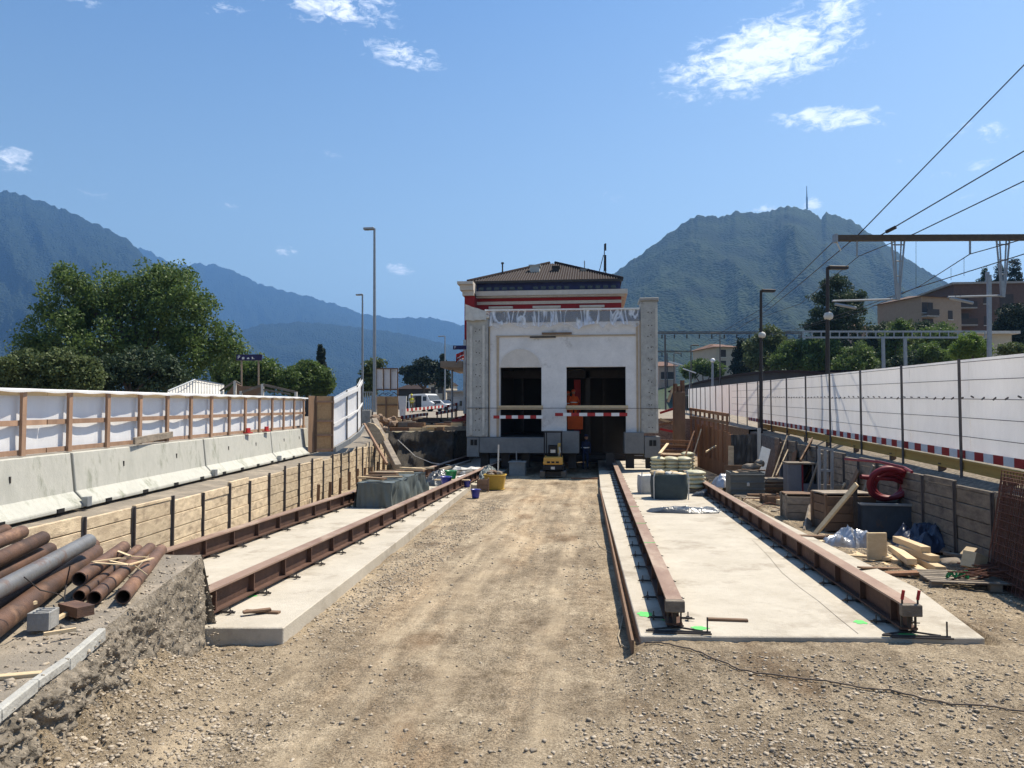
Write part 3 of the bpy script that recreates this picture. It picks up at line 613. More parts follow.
soldier_wall(WR, 5.5, 34, 1.5, lambda y: interp([(5, 1.38), (13.5, 1.53), (34, 1.9)], y), 'wood_grey', 'shaded grey timber retaining wall with posts on the right of the pit', -1)

# ---- precast concrete barriers and the cloth fence on them
def LB(D, z): 
    p = CP + _h * D + _r * (-7.25 - .007 * D); return Vector((p.x, p.y, z))
bz = lambda D: 1.26 + .011 * (D - 11)
prof = [(0, 0), (0, .06), (-.20, .27), (-.27, .93), (-.45, .93), (-.6, .27), (-.72, .06), (-.72, 0)]
barlab = ['pale concrete barrier at the left edge of the photo', 'second concrete barrier from the left, with a plank lying on its top', 'third concrete barrier from the left, below the red feet of the fence', 'last concrete barrier, ending at the chipboard box']
for i, (a0, a1) in enumerate([(7.3, 13.25), (13.3, 19.0), (19.05, 24.4), (24.45, 28.9)]):
    A = LB(a0, bz(a0)); B = LB(a1, bz(a1)); d = (B - A); L = d.length; ang = math.atan2(-d.x, d.y)
    t = thing('concrete_barrier', A, barlab[i], 'barrier', 'concrete barriers along the left of the pit'); t.rotation_euler = (math.asin(d.z / L), 0, ang)
    a = MB(); n = len(prof); vs = [(x, y, z) for y in (0.012, L - .012) for (x, z) in prof]
    a.add(vs, [tuple(range(n)), tuple(range(n, 2 * n))[::-1]] + [(k, n + k, n + (k + 1) % n, (k + 1) % n) for k in range(n)]); part('barrier_body', a, 'concrete_barrier', t, False, bev=.012)
    for k in range(4 if i < 3 else 2):
        a = MB(); a.box((.003, L * (k + .5) / 4, .035), (.02, .20, .065)); part('drain_slot', a, 'black', t, False)
    for k in (.3, .72):
        a = MB(); a.box((-.233, L * k, .62), (.02, .03, .10)); part('lifting_pocket', a, 'shutter', t, False)
    a = MB(); a.box((.03, L - .02, .10), (.10, .14, .16)); part('coupling_plate', a, 'galv', t, False)
t = thing('cloth_fence', LB(7.3, 2.2), 'timber framed fence of white cloth standing on the concrete barriers at left', 'fence')
off = _r * -.36
fz0 = lambda D: bz(D) + .95
fz1 = lambda D: interp([(7, 3.16), (11.5, 3.25), (28, 3.52)], D)
def FL(D, z, o=0): return LB(D, z) + off + _r * o
Ds = [12.05 + 1.28 * i for i in range(-3, 14)]
for k, D in enumerate(Ds):
    a = MB(); a.bar(FL(D, fz0(D)), FL(D, fz1(D)), .052, .09, (0, 1, 0)); part('fence_post', a, 'wood_fence', t)
for nm, f, w in (('bottom_rail', 0.05, .08), ('middle_rail', .50, .085), ('top_rail', .95, .07)):
    for i in range(0, 4):
        a0 = 7.3 + i * 5.45; a1 = min(29.1, a0 + 5.42)
        a = MB(); g = lambda D: lerp(fz0(D), fz1(D), f); a.bar(FL(a0, g(a0), -.05), FL(a1, g(a1), -.05), .04, w); part(nm, a, 'wood_fence' if f < .9 else 'wood_new', t)
a = MB()
def cl(u, v):
    D = lerp(7.3, 29.1, u); z = lerp(fz0(D), fz1(D) + .02, v); ph = (D - 12.05) / 1.28
    sag = .035 * sin(pi * (ph % 1)) * (1 - abs(2 * v - 1) * .4) + .012 * fn(D * 3, v * 3)
    return FL(D, z, -.10 - sag * 1.4)
a.grid(cl, 320, 14); part('cloth', a, 'fabric_white', t, smooth=True)
a = MB()
def hem(u, v):
    D = lerp(7.3, 29.1, u); z = fz1(D) + .03 - .06 * v * v; return FL(D, z - .01 * sin(D * 6) * v, lerp(-.12, .065, min(1, v * 2)) )
a.grid(hem, 160, 4); part('top_hem', a, 'fabric_white', t, smooth=True)
# shadow-side scallops of cloth seen folded over the rails
b = MB(); p = FL(17.0, fz0(17) + .02, .18); q = FL(19.2, fz0(19.2) + .16, .18)
b.bar(G(134, 441, 2.2) if False else P(134, 441, 15.35), P(172, 434.5, 17.35), .05, .14)
single('plank', b, 'wood_grey', 'weathered plank leaning along the top of the second concrete barrier', 'plank', 'loose boards about the site', bev=.005)
for k, D in enumerate((22.2, 23.9)):
    b = MB(); p = FL(D, fz0(D), .12); b.box(p + Vector((0, 0, .03)), (.16, .30, .04)); b.box(p + Vector((0, 0, .10)), (.05, .22, .14))
    single('fence_foot', b, 'red_paint', ('red fence foot nearer the camera, standing on the third concrete barrier' if k == 0 else 'red fence foot nearer the chipboard box, standing on the third concrete barrier'), 'fence foot', 'red fence feet', bev=.006)

# chipboard box beyond the barriers, then leaning mesh panels
p0 = P(315, 452, 28.6); p1 = P(332.5, 450, 28.9)
t = thing('chipboard_hoarding', p0, 'narrow chipboard hoarding between the cloth fence and the leaning mesh fence', 'hoarding')
zt = P(320, 396, 28.6).z; zb = P(320, 452, 28.6).z
d = (p1 - p0); d.z = 0; nrm = Vector((d.y, -d.x, 0)).normalized(); up = Vector((0, 0, 1))
a = MB(); a.prism([p0 + up * (zb - p0.z), Vector((p1.x, p1.y, zb)), Vector((p1.x, p1.y, zt)), Vector((p0.x, p0.y, zt))], 0, 0, -nrm * .03); part('board', a, 'osb', t)
for s in (.02, .98): a = MB(); q = p0 + d * s; a.bar(Vector((q.x, q.y, zb)) + nrm * .03, Vector((q.x, q.y, zt)) + nrm * .03, .07, .05, (0, 1, 0)); part('frame_post', a, 'wood_brown', t)
for s in (.04, .3, .55, .9): a = MB(); z = lerp(zb, zt, s); a.bar(Vector((p0.x, p0.y, z)) + nrm * .03, Vector((p1.x, p1.y, z)) + nrm * .03, .05, .07); part('frame_rail', a, 'wood_fence', t)
q0 = P(308, 450, 28.1); a = MB(); a.prism([Vector((p0.x, p0.y, zb)), Vector((p0.x, p0.y, zt)), Vector((q0.x, q0.y, zt)), Vector((q0.x, q0.y, zb))], 0, 0, (0, .03, 0)); part('return_board', a, 'wood_brown', t)
pan = [(333, 449, 398, 28.9), (347, 441, 390, 29.9), (357.5, 433, 385.5, 31.6), (361.5, 427, 378, 33.2)]
for i in range(3):
    A, B = pan[i], pan[i + 1]; a0 = P(A[0], A[1], A[3]); b0 = P(B[0], B[1], B[3]); a1 = P(A[0], A[2], A[3]); b1 = P(B[0], B[2], B[3])
    t = thing('mesh_fence_panel', a0, ['sheeted mesh fence panel beside the chipboard hoarding', 'middle sheeted mesh fence panel of the three climbing ones', 'last sheeted mesh fence panel, nearest the tall lamp posts'][i], 'fence panel', 'sheeted mesh fence panels climbing the slope')
    n = (b0 - a0).cross(up).normalized()
    a = MB(); a.tube([a0, a1], .025, 8); a.tube([b0, b1], .025, 8); a.tube([a0, b0], .02, 8); part('frame', a, 'steel_post', t)
    for f in (.48, .93): a = MB(); a.bar(a0.lerp(a1, f) + n * .04, b0.lerp(b1, f) + n * .04, .03, .08 if f < .9 else .16); part('rail', a, 'fabric_white', t)
    a = MB(); a.grid(lambda u, v: a0.lerp(b0, u).lerp(a1.lerp(b1, u), .03 + v * .97) - n * (.03 + .05 * sin(pi * u) * sin(pi * v) + .01 * fn(u * 8, v * 8, i)), 14, 12); part('sheet', a, 'fabric_white', t, smooth=True)
    a = MB(); a.bar(a0 + n * .1 - up * .02, b0 + n * .1 - up * .02, .05, .2); part('toe_board', a, 'galv', t)

# ---- right hand construction fence
KF = 6135.0
def RF(D, z, o=0):
    Xc = 8.02 + .1346 * D; p = CP + _h * D + _r * (Xc + o); return Vector((p.x, p.y, z))
rb = lambda D: interp([(10, 1.74), (15, 1.93), (82, 3.62), (120, 4.6)], D)
t = thing('site_fence', RF(12, 1.5), 'long white sheeted site fence with steel posts along the railway on the right', 'fence')
posts = [17.35 + 3.5 * i for i in range(-2, 20)]
for i, D in enumerate(posts):
    a = MB(); a.tube([RF(D, rb(D) - .75, -.2), RF(D, rb(D) + 2.16, -.2)], .034, 8); part('fence_post', a, 'steel_post', t)
for s0 in range(len(posts) - 1):
    A = posts[s0]; B = posts[s0 + 1]
    a = MB(); a.grid(lambda u, v: RF(lerp(A, B, u), rb(lerp(A, B, u)) + .05 + v * 2.1 - .0 * sin(pi * u), .02 + .04 * sin(pi * u) * sin(pi * v) + .012 * fn(u * 9 + s0 * 5, v * 5, 1)), 16, 10); part('sheet', a, 'fabric_right', t, smooth=True)
    if s0 < 12:
        for v in (.18, .38, .58, .78, .97): a = MB(); a.tube([RF(A, rb(A) + v * 2.15, -.02), RF(B, rb(B) + v * 2.15, -.02)], .008, 5); part('wire', a, 'steel_post', t)
# tie marks
a = MB()
for i in range(60):
    D = 13 + i * .5; a.bar(RF(D, rb(D) + 1.28, -.05), RF(D + .12, rb(D) + 1.25 + random.uniform(-.02, .07), -.05), .02, .03)
part('cable_ties', a, 'steel_post', t)
t = thing('warning_board', RF(12, 1.8), 'red and white striped board running along the foot of the right fence', 'warning board')
striped_part('striped_strip', [RF(D, rb(D) - .015, -.1) for D in [10.6 + .42 * k for k in range(84)]], .19, t, .025)
t = thing('formwork_beams', RF(10, 1.5), 'yellow timber formwork beam carrying the foot of the right fence', 'timber beam')
for i in range(8):
    D0 = 9.5 + i * 4.0; D1 = D0 + 3.97
    a = MB()
    for (o, w, z, h) in ((0, .08, -.16, .045), (0, .03, -.26, .16), (0, .08, -.36, .045)): a.bar(RF(D0, rb(D0) + z, -.14), RF(D1, rb(D1) + z, -.14), w, h)
    part('beam', a, 'wood_beam_yellow', t)
a = MB()
for i in range(9):
    D = 12 + i * 3.3; a.box(RF(D, rb(D) - .58, -.1), (.14, .14, .55))
part('short_prop', a, 'wood_brown', t)

b = MB(); pp_ = [G(px, py, SLz) for px, py in ((752, 540), (768, 556), (782, 573), (800, 588), (818, 601), (838, 618), (858, 634))]
for p_, q_ in zip(pp_, pp_[1:]): d_ = Vector((.012, 0, 0)); k_ = len(b.v); b.add([(p_.x, p_.y, SLz + .004), (p_.x + .007, p_.y, SLz + .004), (q_.x + .007, q_.y, SLz + .004), (q_.x, q_.y, SLz + .004)], [(0, 1, 2, 3)])
struct('slab_joint', b, 'clay')
# ================================================================ WHITE BUILDING FRONT ON THE BEAMS
YF = 37.6
X = lambda px, y=YF: PY(px, 416, y).x
Z = lambda py, y=YF, px=560: PY(px, py, y).z
t = thing('moved_building', (X(560), YF, 1.0), 'white plastered building end raised on blocks and steel beams, with two large openings', 'building')
def wallpiece(b, px0, px1, py0, py1, y0=YF, th=.35): b.bb(X(px0), X(px1), y0, y0 + th, Z(py1), Z(py0))
b = MB()
for w in ((490, 500, 320, 437), (500, 541.5, 320, 367), (541.5, 566.5, 320, 431), (566.5, 626, 320, 367), (626, 640, 320, 433)): wallpiece(b, *w)
b.bb(X(490), X(490) + .3, YF + .35, 49.9, 1.0, Z(320)) if 0 else None
part('front_wall', b, 'plaster', t)
for xa_, xb_ in ((X(489), X(490) + .3), (X(640) - .3, X(641))):
    b = MB(); b.bb(xa_, xb_, YF + .36, 49.9, 1.9, Z(321)); part('side_wall', b, 'dark_wall', t)  # dark colour stands in for interior shade; run back to block sun
# interior coloured dark to stand in for its shade: roof slab, back wall with a gap, floor on the left side
b = MB(); b.bb(X(488), X(642), YF + .36, 49.9, Z(320) - .35, Z(322)); part('roof_slab', b, 'dark_wall', t)  # run back to the station to keep sun off the ground between
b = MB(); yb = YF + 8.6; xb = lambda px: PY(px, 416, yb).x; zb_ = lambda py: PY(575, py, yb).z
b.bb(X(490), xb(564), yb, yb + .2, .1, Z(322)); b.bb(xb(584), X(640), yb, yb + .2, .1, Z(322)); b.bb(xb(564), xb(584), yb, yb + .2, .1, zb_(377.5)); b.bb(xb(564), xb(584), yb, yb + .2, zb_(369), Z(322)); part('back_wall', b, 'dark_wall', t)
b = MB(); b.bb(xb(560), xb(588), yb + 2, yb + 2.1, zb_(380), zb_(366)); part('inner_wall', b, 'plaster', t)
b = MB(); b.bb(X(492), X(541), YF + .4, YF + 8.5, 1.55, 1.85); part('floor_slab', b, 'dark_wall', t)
for px in (572,):
    b = MB(); b.bb(X(px), X(px) + .35, YF + 4, YF + 4.3, 1.9, Z(376)); part('painted_column', b, 'red_paint', t)
b = MB(); b.bb(X(585), X(590), YF + 3, YF + 3.3, .4, Z(340)); b.bb(X(604), X(607), YF + 5, YF + 5.3, .4, Z(340)); b.bb(X(513), X(516), YF + 4, YF + 4.3, 1.9, Z(340)); b.bb(X(492), X(638), YF + 3, YF + 3.3, Z(375), Z(367)); part('inner_frame', b, 'steel_dark', t)
b = MB(); b.bb(X(566), X(582), YF + 2.2, YF + 3.4, Z(430), Z(416)); part('inner_platform', b, 'orange', t)
# corner pillars
def pillar(px0, px1, top, bot, nm, cap):
    b = MB(); x0, x1 = X(px0), X(px1); zb, zt = Z(bot), Z(top)
    b.bb(x0, x1, YF - .22, YF + 1.1, zb, zt); pr = part('corner_pillar', b, 'concrete_rough', t, bev=.03)
    for (f, g) in (((.22, .07), (.8, .06)) if top == 318 else ((.93, .05),)):
        c = MB(); c.bb(lerp(x0, x1, f) - g, lerp(x0, x1, f) + g, YF - .26, YF - .222, zb + .1, zt - .35); part('pilaster_strip', c, 'concrete_light', pr)
    z = zb + .3
    while z < zt - .4:
        for f in (.45, .62): c = MB(); c.box((lerp(x0, x1, f) + random.uniform(-.03, .03), YF - .225, z + random.uniform(-.05, .05)), (.045, .02, .045)); part('anchor_bolt', c, 'steel_dark', pr)
        z += .55
    c = MB(); c.bb(x0 - .06, x1 + .06, YF - .3, YF + 1.15, zt, zt + .16); part('pillar_cap', c, cap, pr, bev=.03)
    return pr
pillar(467, 488.5, 318, 437, 0, 'concrete_light'); pr2 = pillar(641, 658, 303, 433, 1, 'concrete_grey')
b = MB(); b.bb(X(489), X(490) + .0, YF - .06, YF + .3, Z(437), Z(322)); b.bb(X(500 - 3.4), X(496.6) + .12, YF - .05, YF - .003, Z(437), Z(337)); part('edge_strip', b, 'plaster_trim', t)
b = MB(); b.bb(X(636.5), X(638.5), YF - .05, YF - .003, Z(433), Z(324)); b.bb(X(640) , X(641), YF - .06, YF + .3, Z(433), Z(322)); part('edge_strip', b, 'plaster_trim', t)
b = MB(); b.bb(X(496), X(636), YF - .05, YF - .004, Z(336.5), Z(335)); part('string_course', b, 'plaster_trim', t)
b = MB(); b.box((X(557), YF - .09, Z(333.5)), (X(572) - X(542), .07, .09)); part('fixed_batten', b, 'wood_brown', t)
b = MB(); b.box((X(543), YF - .07, Z(337)), (X(556) - X(530), .05, .07)); part('fixed_batten', b, 'steel_dark', t)
# faint arch over the left opening
b = MB(); cx, cz, ra = (X(499) + X(541.5)) / 2, Z(367), (X(541.5) - X(499)) / 2
for i in range(16):
    a0, a1 = pi * i / 16, pi * (i + 1) / 16; b.bar((cx + ra * cos(a0), YF - .012, cz + ra * sin(a0) * .88), (cx + ra * cos(a1), YF - .012, cz + ra * sin(a1) * .88), .02, .05)
part('arch_outline', b, 'plaster', t)
b = MB(); pts = [(cx + (ra - .06) * cos(pi * i / 20), YF - .006, cz + (ra - .06) * .88 * sin(pi * i / 20)) for i in range(21)]; b.prism(pts, 0, 0, (0, .004, 0)); part('arch_infill', b, 'plaster_warm', t)
# base blocks
def block(px0, px1, py0, py1, nm):
    b = MB(); b.bb(X(px0), X(px1), YF - .35, YF + 1.1, Z(py1), Z(py0)); return part('base_block', b, 'concrete_block', t, bev=.02)
b0 = block(480.5, 545, 437.5, 453, 0); block(545.5, 579, 431, 453, 1)
bk = block(468, 480, 437.5, 457, 2); bj = block(644, 659.5, 436, 457, 3); block(624, 643.5, 432, 453, 4)
for (px, o) in ((475, bk), (652, bj)):
    for dx in (-.09, .09):
        c = MB(); c.box((X(px) + dx, YF - .352, Z(442.5)), (.15, .02, .28)); part('socket', c, 'black', o)
# jacks and beams under the raised building
for x in (X(484), X(505), X(525), X(572), X(630), X(650), X(610)):
    b = MB(); b.bb(x - .2, x + .2, YF + .2, YF + .7, .3, Z(453) + .02); part('jack', b, 'steel_dark', t)
b = MB()
for y in (YF + 2.5, YF + 5): b.bb(X(470), X(655), y, y + .3, .62, .8)
part('needle_beam', b, 'steel_dark', t)
# temporary rails
b = MB(); b.bb(X(498), X(543), YF - .12, YF - .02, Z(409.5), Z(405.5)); part('cross_rail', b, 'wood_new', t)
b = MB(); b.bb(X(566), X(628), YF - .12, YF - .02, Z(409.5), Z(405.5)); part('cross_rail', b, 'wood_new', t)
b = MB(); b.tube([(X(468), YF - .3, Z(408)), (X(660), YF - .3, Z(408.5))], .015, 6); part('tension_cable', b, 'steel_dark', t)
def striped(px0, px1, py, label, n):
    tt = thing('striped_board', (X((px0 + px1) / 2), YF - .4, Z(py) - .05), label, 'warning board', 'striped boards across the building openings')
    striped_part('striped_strip', [(X(lerp(px0, px1, i / n)), YF - .4, Z(py)) for i in range(n + 1)], Z(py - 1.6) - Z(py + 1.6), tt, .04)
striped(494.5, 543, 417, 'red and white board across the left opening of the white building', 8)
striped(555.5, 627, 414.5, 'red and white board across the right opening of the white building', 9)
# plastic sheeting along the roof edge
b = MB()
def pl(u, v):
    x = lerp(X(483), X(640), u); zt = Z(310.5) + .05 * fn(u * 6, 0, 2); ln = lerp(.45, 1.1, .5 + .5 * fn(u * 9, 4)) + .2 * fn(u * 24, 1)
    if u < .02: zt -= .3
    f = .10 * fn(u * 26, v * 1.5, 3) * v + .05 * fn(u * 60, v * 2, 5) * v
    return (x, YF - .12 - f - .1 * v, zt - ln * v)
b.grid(pl, 220, 16)
def plt(u, v): return (lerp(X(483), X(640), u), YF - .12 + v * 9, Z(310.5) + .05 * fn(u * 6, 0, 2) * (1 - v) + .12 * fn(u * 9, v * 8, 1) * v)
b.grid(plt, 80, 20)
o = part('plastic_sheet', b, 'draped_plastic', t, smooth=True)
b = MB(); b.bar((X(485), YF - .15, Z(310) + .02), (X(640), YF - .15, Z(310.5) + .02), .12, .07); part('parapet', b, 'white_paint', t)
b = MB(); b.bb(X(490), X(640), YF - .03, YF + .3, Z(322), Z(311.5)); part('parapet_wall', b, 'dark_wall', t)
b = MB(); b.grid(lambda u, v: (lerp(X(466), X(487), u), YF - .3 - .12 * sin(pi * u) + 0, lerp(Z(318) - .1, Z(304) - .12 * u * 3, v) + .06 * fn(u * 4, v * 4)), 12, 8)
b.grid(lambda u, v: (lerp(X(466), X(487), u), YF - .3 + v * 1.2, Z(304) - .36 * u + .06 * fn(u * 4, v * 4, 3)), 12, 8); part('wrapped_cap', b, 'bag_white', t, smooth=True)

# ================================================================ STATION BUILDING BEHIND
YS = 50.0
x = lambda px, y=YS: PY(px, 416, y).x
z = lambda py, y=YS: PY(545, py, y).z
st = thing('station_building', (x(545), YS, 1.5), 'dark red station building with cream cornices and brown tiled hip roof, behind the white one', 'building')
def bx(nm, px0, px1, y0, y1, py1, py0, m, par=st, zb=None): b = MB(); b.bb(x(px0), x(px1), y0, y1, (z(py1) if zb is None else zb), z(py0)); return part(nm, b, m, par)
YE = YS + 13
w = bx('wall', 472, 622, YS, YE, 0, 297, 'red_wall', zb=1.0)
bx('base', 474, 620, YS + .3, YE, 0, 400, 'dark_wall', zb=-.05)  # added dark block, closes off the sunlit view under the building
bx('cornice', 467, 628, YS - .55, YE, 296.2, 291.5, 'cream'); bx('cornice', 469, 625.5, YS - .3, YE, 297.6, 296.2, 'concrete_light')
bx('band', 471.5, 622.5, YS - .06, YS, 304, 301, 'cream')
fz = bx('frieze', 474, 621, YS - .25, YE, 291.5, 282.5, 'eave_blue')
for i in range(18):
    if i in (6, 12): continue
    a = 479 + i * 7.8; b = MB(); b.bb(x(a), x(a + 5), YS - .28, YS - .25, z(290), z(287)); part('frieze_window', b, 'glass_dark', fz)
for (a0, a1) in ((489, 513), (533, 561), (580, 605)):
    b = MB(); b.bb(x(a0), x(a1), YS - .25, YS, z(308.5), z(306.2)); b.bb(x(a0 + 3), x(a1 - 3), YS - .12, YS, z(312), z(308.5)); part('window_pediment', b, 'cream', w)
    b = MB(); b.bb(x(a0 + 5), x(a1 - 5), YS - .05, YS, z(345), z(312)); part('window', b, 'glass_dark', w)
# hip roof
b = MB(); e0, e1 = x(467.5, YS - .6), x(623, YS - .6); y0, y1 = YS - .6, YE + .6; ze = z(282.2); zr = PY(545, 264.3, YS + 6.5).z
r0, r1 = x(541), x(551); ym = (y0 + y1) / 2
b.add([(e0, y0, ze), (e1, y0, ze), (e1, y1, ze), (e0, y1, ze), (r0 + .2, ym - .2, zr), (r1, ym - .2, zr), (r1, ym + .3, zr), (r0 + .2, ym + .3, zr)], [(0, 1, 5, 4), (1, 2, 6, 5), (2, 3, 7, 6), (3, 0, 4, 7), (4, 5, 6, 7), (0, 3, 2, 1)])
rf = part('roof', b, 'roof_tile', st)
def ontop(u, v):  # point on front slope
    a = Vector((lerp(e0, e1, u), y0, ze)); c = Vector((lerp(r0, r1, u), ym - .2, zr)); return a.lerp(c, v)
b = MB(); n = 60
for i in range(n + 1):
    u = i / n; a = Vector((lerp(e0, e1, u), y0, ze)); 
    vmax = min(1, min(u, 1 - u) * 2 * 1.03 + .02)
    xx = a.x; yy = lerp(y0, ym - .2, vmax); zz = lerp(ze, zr, vmax); b.bar(a + Vector((0, 0, .03)), (xx, yy, zz + .03), .05, .05)
part('tile_ribs', b, 'tile_glint', rf)
b = MB()
for c0, c1 in (((e0, y0, ze), (r0 + .2, ym - .2, zr)), ((e1, y0, ze), (r1, ym - .2, zr))): b.tube([Vector(c0) + Vector((0, 0, .06)), Vector(c1) + Vector((0, 0, .06))], .12, 6)
part('hip_tiles', b, 'roof_tile', rf)
b = MB(); b.bb(e0 - .05, e1 + .05, y0 - .12, y0, ze - .13, ze + .02); part('gutter', b, 'steel_dark', rf)
for (px, py, w_, h_, m_) in ((556, 267, .75, .55, 'steel_dark'), (535, 268, 1.1, .7, 'concrete_light'), (584.5, 268.5, .8, .45, 'concrete_grey')):
    p = PY(px, py + 6, YS + 3); b = MB(); b.box((p.x, p.y, p.z - .1 + h_ / 2 - .2), (w_ * .6, .7, h_ + .3)); b.box((p.x, p.y, p.z + h_ - .15), (w_ * .75, .8, .08)); part('chimney', b, m_, rf)
p = PY(502.5, 274, YS + 2); b = MB(); b.tube([p, p + Vector((0, 0, .7))], .05, 8); b.tube([p + Vector((0, 0, .7)), p + Vector((0, 0, .8))], .1, 8); part('vent_pipe', b, 'steel_dark', rf)
p = PY(584.5, 268, YS + 3); b = MB(); b.tube([p, p + Vector((0, 0, .5))], .04, 6); part('vent_pipe', b, 'galv', rf)
# left projecting wing
xl = lambda px: PY(px, 416, YS - 1.2).x; zl = lambda py: PY(465, py, YS - 1.2).z
b = MB(); b.bb(xl(464.2), xl(474), YS - 1.2, YE - 2, 1.2, zl(293)); wg = part('wing_wall', b, 'red_wall', st)
b = MB(); b.bb(xl(458.3), xl(474), YS - 1.8, YE - 2, zl(285.5), zl(282.8)); b.bb(xl(460.5), xl(474), YS - 1.6, YE - 2, zl(291), zl(285.5)); b.bb(xl(462.5), xl(474), YS - 1.4, YE - 2, zl(296), zl(291)); part('wing_cornice', b, 'cream', st)
b = MB(); b.bb(xl(463.5), xl(466), YS - 1.35, YE - 3, 3, zl(340)); part('corner_quoin', b, 'concrete_light', st)
# aerials on the roof
p = PY(604, 274, YS + 4); q = PY(604.5, 244, YS + 4)
t2 = thing('roof_aerial', p, 'tripod radio aerial standing at the right end of the tiled roof', 'aerial')
b = MB(); b.tube([p, q], .035, 6); part('mast', b, 'steel_dark', t2)
b = MB(); b.tube([PY(598.5, 274.5, YS + 4), PY(603.5, 255, YS + 4)], .03, 6); b.tube([PY(606, 275, YS + 4.3), PY(604.6, 257, YS + 4)], .05, 6); part('stay', b, 'steel_dark', t2)
b = MB(); b.box(PY(605.2, 263, YS + 3.9), (.16, .2, 1.1)); b.box(PY(605.6, 247, YS + 3.9), (.1, .12, .5)); part('antenna', b, 'steel_dark', t2)
# canopy slab and flag at the left side of the station
p = PY(455, 366, 56); t3 = thing('station_canopy', (p.x, 56, 3), 'flat pale platform canopy at the left of the red station', 'canopy')
b = MB(); b.bb(PY(447, 0, 56).x, PY(468, 0, 56).x, 54, 62, p.z - .22, p.z + .22); part('roof', b, 'house_beige', t3)
b = MB(); b.tube([(p.x - .4, 57, 2.2), (p.x - .4, 57, p.z)], .08, 8); b.tube([(p.x + .7, 60, 2.2), (p.x + .7, 60, p.z)], .08, 8); part('column', b, 'galv', t3)
# ================================================================ TREES AND PLANTS
import numpy as np
def leafmesh(name, centers, rad, size, per, m, seed, flat=1.0, squash=.8, parent=None, off=None):
    rs = np.random.RandomState(seed); C = np.repeat(np.array(centers), per, axis=0); Rr = np.repeat(np.array(rad), per); n = len(C)
    d = rs.normal(size=(n, 3)); d /= np.linalg.norm(d, axis=1)[:, None]; d[:, 2] *= squash
    p = C + d * (Rr * rs.uniform(.35, 1, n) ** .6)[:, None]
    a = rs.normal(size=(n, 3)); a[:, 2] *= flat; a /= np.linalg.norm(a, axis=1)[:, None]; c = np.cross(a, rs.normal(size=(n, 3))); c /= np.linalg.norm(c, axis=1)[:, None]
    s = size * rs.uniform(.6, 1.35, n)[:, None]
    V = np.stack([p - a * s * .6, p + c * s * .36, p + a * s * .6, p - c * s * .36], 1).reshape(-1, 3)
    if off is not None: V = V - np.array(off)
    me = bpy.data.meshes.new(name); me.vertices.add(4 * n); me.vertices.foreach_set('co', V.ravel().astype('f'))
    me.loops.add(4 * n); me.loops.foreach_set('vertex_index', np.arange(4 * n, dtype='i')); me.polygons.add(n)
    me.polygons.foreach_set('loop_start', np.arange(0, 4 * n, 4, dtype='i')); me.update(calc_edges=True); me.materials.append(M[m])
    o = bpy.data.objects.new(name, me); COL.objects.link(o); o.parent = parent; return o
TS = [0]
def tree(name, label, base, lobes, m, D, clumps, per, leaf, trunk_r=.25, cr=.9, group=None, depth=.8, cat='tree', fill=.75):
    """lobes: (px, py, rx, ry) in the picture at distance D, turned into ellipsoids with real depth"""
    TS[0] += 1; rs = random.Random(TS[0] * 13); bl = P(base[0], 416, D); bp = Vector((bl.x, bl.y, zU(bl.x, bl.y) if base[1] is None else base[1]))
    t = thing(name, bp, label, cat, group); k = D / F
    L = [(P(px, py, D) + _h * rs.uniform(-.5, .5) * rx * k, rx * k, ry * k, rx * k * depth) for (px, py, rx, ry) in lobes]
    w = [l[1] * l[2] for l in L]; C = []; Rd = []
    for i in range(clumps):
        c, rx, ry, rd = rs.choices(L, w)[0]
        v = Vector((rs.gauss(0, 1), rs.gauss(0, 1), rs.gauss(0, 1))).normalized() * (rs.uniform(fill * .35, 1) ** .5)
        q = c + _r * v.x * rx + _h * v.y * rd + Vector((0, 0, v.z * ry)); C.append(tuple(q)); Rd.append(cr * rs.uniform(.55, 1.25))
    leafmesh('crown', C, Rd, leaf, per, m, TS[0], parent=t, off=bp)
    b = MB(); top = max((l[0] for l in L), key=lambda q: q.z); cen = sum((l[0] for l in L), Vector()) / len(L)
    fork = Vector((bp.x + (cen.x - bp.x) * .3, bp.y, lerp(bp.z, cen.z, .55)))
    b.tube([bp, bp.lerp(fork, .5) + Vector((.05, 0, 0)), fork], [trunk_r, trunk_r * .85, trunk_r * .7], 8)
    for l in L[:9]:
        e = l[0] + Vector((0, 0, l[2] * .35)); mid = fork.lerp(e, .5) + Vector((rs.uniform(-.3, .3), rs.uniform(-.3, .3), .2)); b.tube([fork, mid, e], [trunk_r * .55, trunk_r * .33, trunk_r * .1], 6)
    part('trunk', b, 'bark', t); return t
tree('plane_tree', 'huge broad leafy plane tree in front of the left mountain', (140, None),
     [(74, 302, 26, 30), (100, 290, 32, 26), (130, 300, 34, 30), (160, 288, 30, 24), (185, 305, 30, 34), (66, 335, 34, 34), (38, 348, 18, 20), (110, 340, 44, 44), (160, 345, 40, 42), (205, 335, 26, 36), (225, 352, 20, 22), (190, 365, 34, 28), (64, 276, 9, 8), (152, 272, 14, 9), (85, 365, 40, 24), (178, 280, 16, 14), (236, 345, 8, 10), (30, 338, 7, 7)], 'leaf', 60, 760, 78, .20, .6, .95, depth=.9)
tree('pine_bush', 'soft olive pine bushes at the far left behind the cloth fence', (20, None), [(5, 378, 22, 22), (28, 372, 24, 20), (50, 380, 20, 22)], 'leaf_olive', 40, 240, 60, .14, .15, .42, 'olive pines behind the cloth fence')
tree('pine_bush', 'olive pine bush left of centre of the cloth fence, below the plane tree', (78, None), [(68, 372, 20, 21), (85, 378, 18, 20)], 'leaf_olive', 40, 200, 60, .14, .12, .42, 'olive pines behind the cloth fence')
